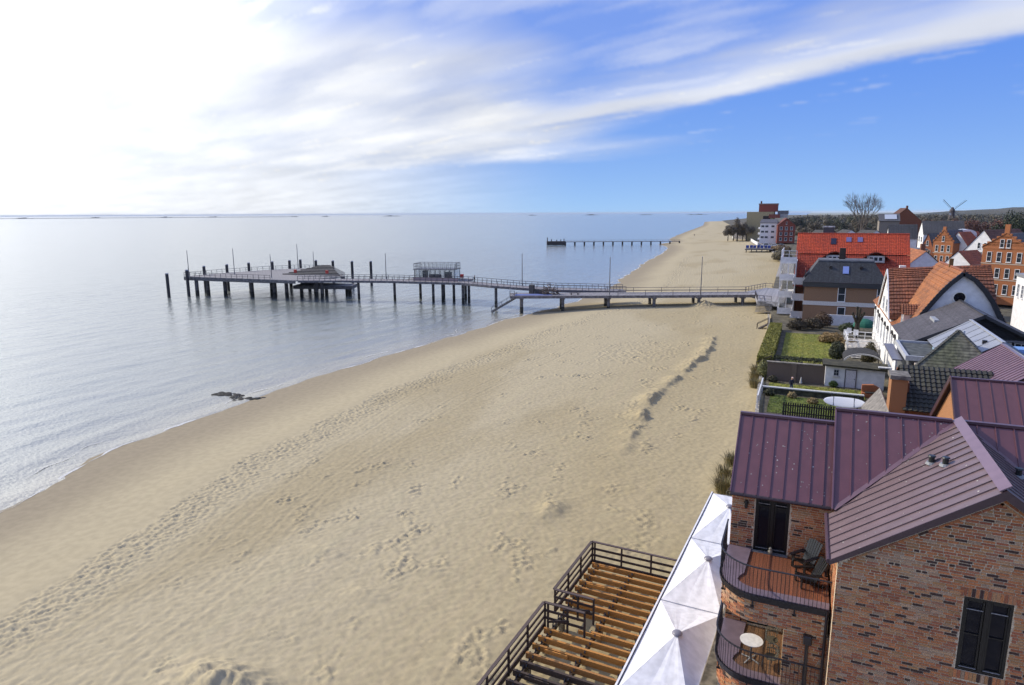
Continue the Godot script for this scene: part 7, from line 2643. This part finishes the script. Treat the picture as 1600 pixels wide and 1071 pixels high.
func gardens() -> void:
	var g1 := C(0.19, 0.225, 0.03)
	var g2 := C(0.30, 0.29, 0.05)
	lawn(Vector3(-2.6, 2.5, -117), Vector3(4.6, 2.5, -93.4), g1, g2)
	lawn(Vector3(-3.2, 2.5, -81.0), Vector3(6.5, 2.5, -77.0), g1, g2)
	lawn(Vector3(-2.8, 2.46, -75.6), Vector3(5.0, 2.46, -68.6), C(0.11, 0.15, 0.025), g1)
	# sea wall of the gardens
	var sw := thing("sea_wall", "low pale concrete sea wall between beach and gardens", "wall", Vector3(-4.6, 1.2, -95))
	for k in 12:
		var z := -64.0 - k * 6.0
		var x := curve(INLAND, z) - 0.15
		var x1 := curve(INLAND, z - 5.95) - 0.15
		var b := MB.new()
		b.col = jit(C(0.42, 0.38, 0.31), 0.08)
		b.bar(Vector3(x, 1.95, z), Vector3(x1, 1.95, z - 5.95), 0.35, 1.6)
		part(sw, "wall_panel", b, M.concrete)
	# clipped hedge
	var h := thing("clipped_hedge", "clipped yellow-green hedge box along the beach side of the lawn", "hedge", Vector3(-4.4, 2.4, -105))
	var hb := MB.new()
	hb.col = C(0.035, 0.04, 0.012)
	hb.mm(Vector3(-5.2, 2.3, -120), Vector3(-3.5, 3.5, -91.0))
	part(h, "core", hb, M.matte)
	hb = MB.new()
	box_leaves(hb, Vector3(-5.3, 2.4, -120.1), Vector3(-3.4, 3.55, -90.9), 12000, 0.09, C(0.13, 0.14, 0.02), C(0.25, 0.23, 0.04))
	part(h, "leaves", hb, M.leaf)
	h = thing("dark_hedge", "low dark hedge along the near edge of the big lawn", "hedge", Vector3(0, 2.4, -92))
	hb = MB.new()
	box_leaves(hb, Vector3(-3.6, 2.4, -93.0), Vector3(3.6, 3.3, -91.4), 5200, 0.10, C(0.02, 0.028, 0.01), C(0.05, 0.06, 0.02))
	part(h, "leaves", hb, M.leaf)
	# walls and fences
	var w := thing("brick_garden_wall", "weathered brown brick garden wall joining the white shed", "wall", Vector3(-0.4, 2.4, -82.6))
	blk(w, "wall", Vector3(-3.6, 2.3, -82.4), Vector3(2.6, 4.6, -82.75), C(0.20, 0.15, 0.115), M.brick)
	blk(w, "coping", Vector3(-3.7, 4.6, -82.3), Vector3(2.6, 4.72, -82.85), C(0.30, 0.27, 0.22), M.concrete)
	blk(w, "pillar", Vector3(-0.9, 2.3, -82.25), Vector3(-0.4, 4.6, -82.4), C(0.22, 0.165, 0.125), M.brick)
	w = thing("coped_wall", "low dark garden wall with thin white coping in front of the small lawn", "wall", Vector3(1, 2.4, -76.4))
	blk(w, "wall", Vector3(-3.7, 2.2, -76.3), Vector3(6.3, 3.05, -76.5), C(0.075, 0.08, 0.05), M.matte)
	blk(w, "coping", Vector3(-3.8, 3.05, -76.2), Vector3(6.3, 3.16, -76.6), C(0.62, 0.62, 0.60), M.paint)
	w = thing("glass_fence", "glass fence with white posts at the beach corner of the near garden", "fence", Vector3(-3.6, 2.2, -72))
	for k in 4:
		var z := -68.4 - k * 2.6
		blk(w, "post", Vector3(-3.75, 2.0, z), Vector3(-3.65, 4.1, z - 0.1), C(0.75, 0.75, 0.75), M.paint)
		if k < 3:
			blk(w, "pane", Vector3(-3.71, 2.3, z - 0.15), Vector3(-3.69, 4.0, z - 2.55), Color.WHITE, M.glass)
	blk(w, "top_rail", Vector3(-3.76, 4.0, -68.4), Vector3(-3.64, 4.1, -76.3), C(0.7, 0.7, 0.7), M.paint)
	w = thing("slat_fence", "short black vertical slat fence beside the hotel roof", "fence", Vector3(1.2, 2.3, -68.2))
	for k in 23:
		blk(w, "slat", Vector3(-1.3 + k * 0.21, 2.4, -68.15), Vector3(-1.3 + k * 0.21 + 0.13, 3.75, -68.22), jit(C(0.018, 0.018, 0.014), 0.3), M.wood)
	for y: float in [2.7, 3.4]:
		blk(w, "rail", Vector3(-1.35, y, -68.23), Vector3(3.6, y + 0.1, -68.3), C(0.02, 0.02, 0.018), M.wood)
	# shed
	var s := thing("garden_shed", "white garden shed with grey door, small window and mossy flat roof", "shed", Vector3(5.6, 2.4, -84))
	var face := C(0.76, 0.76, 0.77)
	blk(s, "wall", Vector3(2.65, 2.4, -82.2), Vector3(8.6, 4.75, -84.4), face, M.plaster)
	slab(s, "roof", [Vector3(2.3, 5.0, -81.8), Vector3(9.0, 4.85, -81.8), Vector3(9.0, 4.95, -84.7), Vector3(2.3, 5.1, -84.7)], 0.2, C(0.06, 0.058, 0.035), M.matte)
	var d := blk(s, "door", Vector3(4.72, 2.45, -82.2), Vector3(5.75, 4.45, -82.14), C(0.62, 0.61, 0.66), M.paint)
	for q: Array in [[4.64, 4.72], [5.75, 5.83]]:
		blk(d, "frame", Vector3(q[0], 2.45, -82.2), Vector3(q[1], 4.53, -82.1), C(0.09, 0.085, 0.10), M.paint)
	blk(d, "frame", Vector3(4.72, 4.45, -82.2), Vector3(5.75, 4.53, -82.1), C(0.09, 0.085, 0.10), M.paint)
	blk(d, "handle", Vector3(5.58, 3.4, -82.14), Vector3(5.66, 3.5, -82.08), C(0.1, 0.1, 0.1), M.metal)
	win(s, Vector3(3.75, 4.05, -82.2), 0.55, 0.75, Vector3.BACK, 2, 2, C(0.45, 0.46, 0.5))
	var wb := thing("white_board", "white board lying on the far end of the shed roof", "board", Vector3(8.3, 5.0, -82.3))
	blk(wb, "panel", Vector3(7.9, 4.98, -81.9), Vector3(9.2, 5.06, -82.6), C(0.8, 0.8, 0.8), M.paint)
	blk(wb, "edge", Vector3(7.9, 5.06, -81.9), Vector3(9.2, 5.10, -81.97), C(0.75, 0.75, 0.75), M.paint)
	# arched dark roof behind the shed
	var a := thing("arched_pavilion", "garden pavilion with black barrel roof and pale rim behind the shed", "pavilion", Vector3(6.9, 2.4, -91))
	var ab := MB.new()
	ab.col = C(0.035, 0.035, 0.037)
	var rm := MB.new()
	rm.col = C(0.55, 0.53, 0.48)
	for k in 12:
		var a0 := k * PI / 12
		var a1 := (k + 1) * PI / 12
		var p0 := Vector3(6.85 - cos(a0) * 2.1, 4.1 + sin(a0) * 1.05, -88.6)
		var p1 := Vector3(6.85 - cos(a1) * 2.1, 4.1 + sin(a1) * 1.05, -88.6)
		ab.quad(p0, p1, p1 + Vector3(0, 0, -4.6), p0 + Vector3(0, 0, -4.6), Vector3(-cos(a0), sin(a0), 0))
		ab.quad(p0 - Vector3.UP * 0.06, p1 - Vector3.UP * 0.06, p1 + Vector3(0, -0.06, -4.6), p0 + Vector3(0, -0.06, -4.6), Vector3(cos(a0), -sin(a0), 0))
		rm.bar(p0 + Vector3(0, 0, 0.05), p1 + Vector3(0, 0, 0.05), 0.16, 0.14)
	part(a, "barrel_roof", ab, M.matte)
	part(a, "rim", rm, M.paint)
	for x: float in [4.8, 8.8]:
		for z: float in [-88.8, -93.0]:
			blk(a, "post", Vector3(x, 2.4, z), Vector3(x + 0.12, 4.15, z - 0.12), C(0.08, 0.07, 0.06), M.wood)
	# barbecue of orange brick
	var bq := thing("brick_barbecue", "little orange brick barbecue with pitched top on the lawn", "barbecue", Vector3(7.0, 2.4, -78.8))
	blk(bq, "base", Vector3(6.2, 2.45, -78.2), Vector3(8.0, 2.9, -79.3), C(0.42, 0.15, 0.065), M.brick)
	blk(bq, "hearth", Vector3(6.5, 2.9, -78.22), Vector3(7.8, 3.0, -79.1), C(0.03, 0.03, 0.03), M.matte)
	var bm := MB.new()
	bm.col = C(0.45, 0.16, 0.07)
	bm.prism(PackedVector3Array([Vector3(6.2, 3.0, -78.8), Vector3(8.0, 3.0, -78.8), Vector3(8.0, 3.35, -78.8), Vector3(7.3, 3.75, -78.8), Vector3(6.2, 3.65, -78.8)]), Vector3(0, 0, -0.5))
	part(bq, "hood", bm, M.brick)
	# board on its rack
	var rk := thing("board_rack", "dark metal rack carrying the white paddleboard", "rack", Vector3(4.1, 2.46, -69.9))
	for x: float in [3.0, 5.3]:
		var m := MB.new()
		m.col = C(0.04, 0.04, 0.045)
		m.bar(Vector3(x, 2.46, -69.2), Vector3(x, 4.55, -70.45), 0.07, 0.07)
		m.bar(Vector3(x, 2.46, -70.9), Vector3(x, 4.4, -70.35), 0.07, 0.07)
		m.bar(Vector3(x, 3.28, -69.55), Vector3(x, 3.18, -69.1), 0.06, 0.06)
		part(rk, "stand", m, M.metal)
	var sb := thing("paddleboard", "long white paddleboard resting tilted on a rack above the near lawn", "paddleboard", Vector3(4.1, 3.9, -69.75))
	var bb := MB.new()
	bb.col = C(0.78, 0.79, 0.81)
	var U := Vector3(0, 0.80, -0.60)
	var nn := Vector3(0, 0.60, 0.80)
	var last := []
	for k in 25:
		var f := k / 24.0 * 2.0 - 1.0
		var wd := 0.52 * pow(maxf(1.0 - pow(absf(f), 2.6), 0.0), 0.55)
		var o := Vector3(4.1 + f * 1.85, 3.86, -69.78) + nn * (0.09 + 0.10 * f * f)
		var ring := []
		for q in 10:
			var an := q * TAU / 10
			ring.append(o + U * cos(an) * wd + nn * sin(an) * 0.055)
		if last:
			for q in 10:
				bb.quad(last[q], last[(q + 1) % 10], ring[(q + 1) % 10], ring[q], (last[q] + last[(q + 1) % 10]) * 0.5 - o)
		last = ring
	part(sb, "hull", bb, M.plastic)
	for x: float in [3.15, 4.95]:
		var m := MB.new()
		m.col = C(0.05, 0.05, 0.06)
		m.bar(Vector3(x, 3.86, -69.78) + nn * 0.16 - U * 0.46, Vector3(x, 3.86, -69.78) + nn * 0.16 + U * 0.46, 0.05, 0.02, nn)
		part(sb, "strap", m, M.cloth)
	# white garden furniture
	for k in 3:
		var c := Vector3([6.2, 7.6, 6.7][k], 2.5, [-116.2, -116.6, -118.0][k])
		var gc := thing("garden_chair", "white garden chair %s by the beige house" % ["nearest the brown shrubs", "closest to the villa", "behind the other two"][k], "chair", c, "white garden chairs")
		blk(gc, "seat", c + Vector3(-0.35, 0.4, -0.35), c + Vector3(0.35, 0.48, 0.35), C(0.8, 0.8, 0.8), M.plastic)
		blk(gc, "backrest", c + Vector3(-0.35, 0.48, -0.4), c + Vector3(0.35, 1.15, -0.32), C(0.8, 0.8, 0.8), M.plastic)
		for q: Array in [[-0.33, -0.33], [0.27, -0.33], [-0.33, 0.27], [0.27, 0.27]]:
			blk(gc, "leg", c + Vector3(q[0], 0, q[1]), c + Vector3(q[0] + 0.06, 0.4, q[1] + 0.06), C(0.75, 0.75, 0.75), M.plastic)
		for sg: float in [-1.0, 1.0]:
			blk(gc, "armrest", c + Vector3(sg * 0.36, 0.68, -0.35), c + Vector3(sg * 0.3, 0.73, 0.3), C(0.8, 0.8, 0.8), M.plastic)
	var gd := thing("green_parasol", "folded-down green garden parasol dome beside the villa", "parasol", Vector3(9.0, 2.5, -121))
	var gb := MB.new()
	gb.col = C(0.015, 0.12, 0.085)
	for k in 6:
		var a0 := k * PI / 12
		var a1 := (k + 1) * PI / 12
		gb.tube(Vector3(9.0, 3.6 + 1.3 * sin(a0), -121), Vector3(9.0, 3.6 + 1.3 * sin(a1), -121), 1.7 * cos(a0), maxf(1.7 * cos(a1), 0.01), 14, false)
	part(gd, "canopy", gb, M.cloth)
	blk(gd, "pole", Vector3(8.96, 2.5, -121.04), Vector3(9.04, 4.8, -120.96), C(0.3, 0.3, 0.3), M.metal)
	var st := thing("garden_statue", "small white statuette in front of the brown brick wall", "statue", Vector3(0.15, 2.5, -82.0))
	var sm := MB.new()
	sm.col = C(0.75, 0.75, 0.73)
	sm.tube(Vector3(0.15, 2.5, -82), Vector3(0.15, 2.75, -82), 0.16, 0.13, 10)
	part(st, "plinth", sm, M.concrete)
	sm = MB.new()
	sm.col = C(0.78, 0.78, 0.76)
	sm.tube(Vector3(0.15, 2.75, -82), Vector3(0.15, 3.05, -82), 0.12, 0.06, 10)
	sm.tube(Vector3(0.15, 3.05, -82), Vector3(0.15, 3.22, -82), 0.08, 0.03, 10)
	part(st, "figure", sm, M.concrete)
	# shrubs
	shrub("round_bush", "small round green bush in front of the white shed", Vector3(3.55, 2.45, -81.7), Vector3(0.5, 0.42, 0.4), 900, 0.06, C(0.03, 0.06, 0.01), C(0.07, 0.12, 0.02))
	shrub("dark_bush", "dark brown bush at the beach end of the far hedge", Vector3(-1.0, 2.4, -121), Vector3(1.7, 1.0, 1.4), 1300, 0.12, C(0.03, 0.024, 0.014), C(0.06, 0.045, 0.025))
	shrub("dark_bush", "dark brown bush in the middle below the beige house", Vector3(1.4, 2.4, -122), Vector3(1.9, 1.15, 1.4), 1300, 0.12, C(0.035, 0.028, 0.016), C(0.075, 0.055, 0.03))
	shrub("dark_bush", "reddish brown bush against the beige house wall", Vector3(2.9, 2.4, -125), Vector3(1.7, 1.5, 1.3), 1300, 0.12, C(0.06, 0.035, 0.02), C(0.14, 0.085, 0.045))
	shrub("ornamental_grass", "wide clump of straw-brown ornamental grass on the big lawn", Vector3(4.0, 2.4, -110), Vector3(1.9, 0.95, 1.6), 2200, 0.12, C(0.17, 0.115, 0.045), C(0.27, 0.18, 0.075))
	shrub("ornamental_grass", "second straw-brown clump nearer the villa veranda", Vector3(6.2, 2.4, -106), Vector3(1.4, 0.8, 1.3), 1500, 0.12, C(0.15, 0.105, 0.045), C(0.22, 0.155, 0.07))
	shrub("conifer_shrub", "upright dark green conifer shrub left of the pavilion", Vector3(4.3, 2.4, -97), Vector3(1.0, 1.5, 0.9), 1900, 0.10, C(0.02, 0.028, 0.012), C(0.05, 0.055, 0.022))
	shrub("conifer_shrub", "bronze-green conifer shrub beside the white veranda", Vector3(8.0, 2.4, -95.5), Vector3(0.95, 1.7, 0.9), 1900, 0.10, C(0.04, 0.036, 0.012), C(0.085, 0.07, 0.025))
	shrub("palm_shrub", "spiky green shrub behind the white garden chairs", Vector3(6.6, 2.4, -121.5), Vector3(1.3, 0.9, 1.0), 900, 0.13, C(0.03, 0.045, 0.018), C(0.07, 0.09, 0.035))
	shrub("dry_shrub", "pale dry tuft on the near lawn, nearest the beach", Vector3(-0.6, 2.4, -75.0), Vector3(0.5, 0.4, 0.4), 700, 0.07, C(0.22, 0.16, 0.07), C(0.36, 0.28, 0.14))
	shrub("dry_shrub", "pale dry tuft on the near lawn, beside the paddleboard", Vector3(1.4, 2.4, -73.4), Vector3(0.55, 0.42, 0.4), 700, 0.07, C(0.22, 0.16, 0.07), C(0.34, 0.26, 0.12))
	shrub("dark_bush", "dark bush in the beach corner of the near garden", Vector3(-2.9, 2.4, -75.2), Vector3(0.6, 0.45, 0.5), 800, 0.08, C(0.03, 0.035, 0.015), C(0.07, 0.07, 0.03))
	shrub("dark_bush", "dark bush at the foot of the brown brick wall", Vector3(-2.9, 2.4, -81.6), Vector3(0.6, 0.45, 0.5), 800, 0.08, C(0.03, 0.03, 0.015), C(0.07, 0.06, 0.03))
	# pollarded tree
	var pt := thing("pollarded_tree", "dark pollarded tree with knobbly bare arms by the beige house", "tree", Vector3(7.7, 2.4, -117.5))
	var tb := MB.new()
	tb.col = C(0.025, 0.02, 0.016)
	tb.tube(Vector3(7.7, 2.2, -117.5), Vector3(7.75, 4.6, -117.5), 0.45, 0.36, 9)
	part(pt, "trunk", tb, M.bark)
	tb = MB.new()
	tb.col = C(0.03, 0.024, 0.018)
	for k in 6:
		var an := k * TAU / 6 + 0.3
		var e := Vector3(7.75 + cos(an) * 0.8, 6.2 + 0.7 * sin(k * 2.0), -117.5 + sin(an) * 0.7)
		tb.tube(Vector3(7.75, 4.4, -117.5), e, 0.24, 0.15, 7)
		tb.tube(e - Vector3.UP * 0.1, e + Vector3.UP * 0.3, 0.24, 0.14, 7)
	part(pt, "crown", tb, M.bark)
	# grasses and scrub on the beach side
	var spots := [[-4.4, -47.6, "beside the hotel's far corner"], [-4.5, -50.2, "a step beyond the hotel's far corner"], [-4.3, -53.0, "midway between hotel and glass fence"], [-4.6, -79.5, "by the brown brick wall"], [-4.9, -83.5, "below the clipped hedge's near end"], [-5.0, -87.0, "against the clipped hedge"]]
	for q: Array in spots:
		var at := Vector3(q[0], beach_y(q[0], q[1]) + 0.05, q[1])
		var t := thing("beach_grass", "tuft of tall beach grass " + q[2], "grass tuft", at)
		var b := MB.new()
		blades(b, at, 0.6, 1.15, 300, C(0.13, 0.12, 0.04), C(0.26, 0.20, 0.09), 0.5)
		part(t, "blades", b, M.leaf)
	shrub("bramble", "dark bramble thicket at the foot of the hotel's far corner", Vector3(-3.3, 2.1, -45.5), Vector3(0.8, 0.9, 1.6), 1500, 0.07, C(0.03, 0.025, 0.012), C(0.10, 0.075, 0.03))
	shrub("bramble", "brown bramble thicket on the bank past the hotel", Vector3(-3.2, 2.1, -50.5), Vector3(1.0, 0.9, 2.2), 1500, 0.09, C(0.05, 0.04, 0.016), C(0.14, 0.10, 0.045))
	shrub("bramble", "green scrub on the bank above the beach by the brick wall", Vector3(-4.2, 2.1, -85), Vector3(0.7, 1.2, 3.2), 1700, 0.09, C(0.06, 0.07, 0.015), C(0.16, 0.15, 0.045))
	shrub("dune_scrub", "brown scrub bank below the far promenade", Vector3(-14.0, 2.0, -372), Vector3(5.5, 1.8, 9.0), 1600, 0.35, C(0.14, 0.09, 0.045), C(0.22, 0.15, 0.08), "scrub")
	shrub("dune_scrub", "dark scrub between the balcony tower and the far promenade", Vector3(-10.5, 2.0, -300), Vector3(4.0, 2.6, 12.0), 1600, 0.3, C(0.04, 0.035, 0.018), C(0.10, 0.08, 0.04), "scrub")
	# beach stairs
	for q: Array in [[-7.4, -123.5, "behind the clipped hedge"], [-5.2, -91.5, "at the near end of the clipped hedge"]]:
		var t := thing("beach_stairs", "wooden beach stairs with railing " + q[2], "stairs", Vector3(q[0], 1.6, q[1]))
		for k in 7:
			blk(t, "tread", Vector3(q[0] - 0.2 + k * 0.26, 1.75 + k * 0.16, q[1] - 0.7), Vector3(q[0] + 0.1 + k * 0.26, 1.80 + k * 0.16, q[1] + 0.7), jit(C(0.15, 0.11, 0.08), 0.2), M.wood)
		for z: float in [-0.75, 0.75]:
			var m := MB.new()
			m.col = C(0.10, 0.075, 0.055)
			m.bar(Vector3(q[0] - 0.2, 1.6, q[1] + z), Vector3(q[0] + 1.7, 2.75, q[1] + z), 0.06, 0.2)
			m.bar(Vector3(q[0] - 0.2, 2.7, q[1] + z), Vector3(q[0] + 1.7, 3.75, q[1] + z), 0.07, 0.09)
			m.bar(Vector3(q[0] - 0.15, 1.6, q[1] + z), Vector3(q[0] - 0.15, 2.75, q[1] + z), 0.08, 0.08)
			m.bar(Vector3(q[0] + 1.6, 2.5, q[1] + z), Vector3(q[0] + 1.6, 3.75, q[1] + z), 0.08, 0.08)
			part(t, "railing", m, M.wood)

func build_all() -> void:
	far_land()
	hotel()
	rear_wings()
	parasols()
	deck()
	balcony_furniture()
	white_house()
	slate_house()
	grey_roofs()
	beige_house()
	red_house()
	town()
	far_buildings()
	gardens()
	pier()
	jetty()
	shore_rocks()
	people()

func _ready() -> void:
	rng.seed = 7
	make_view()
	make_materials()
	make_beach()
	make_sea()
	build_all()
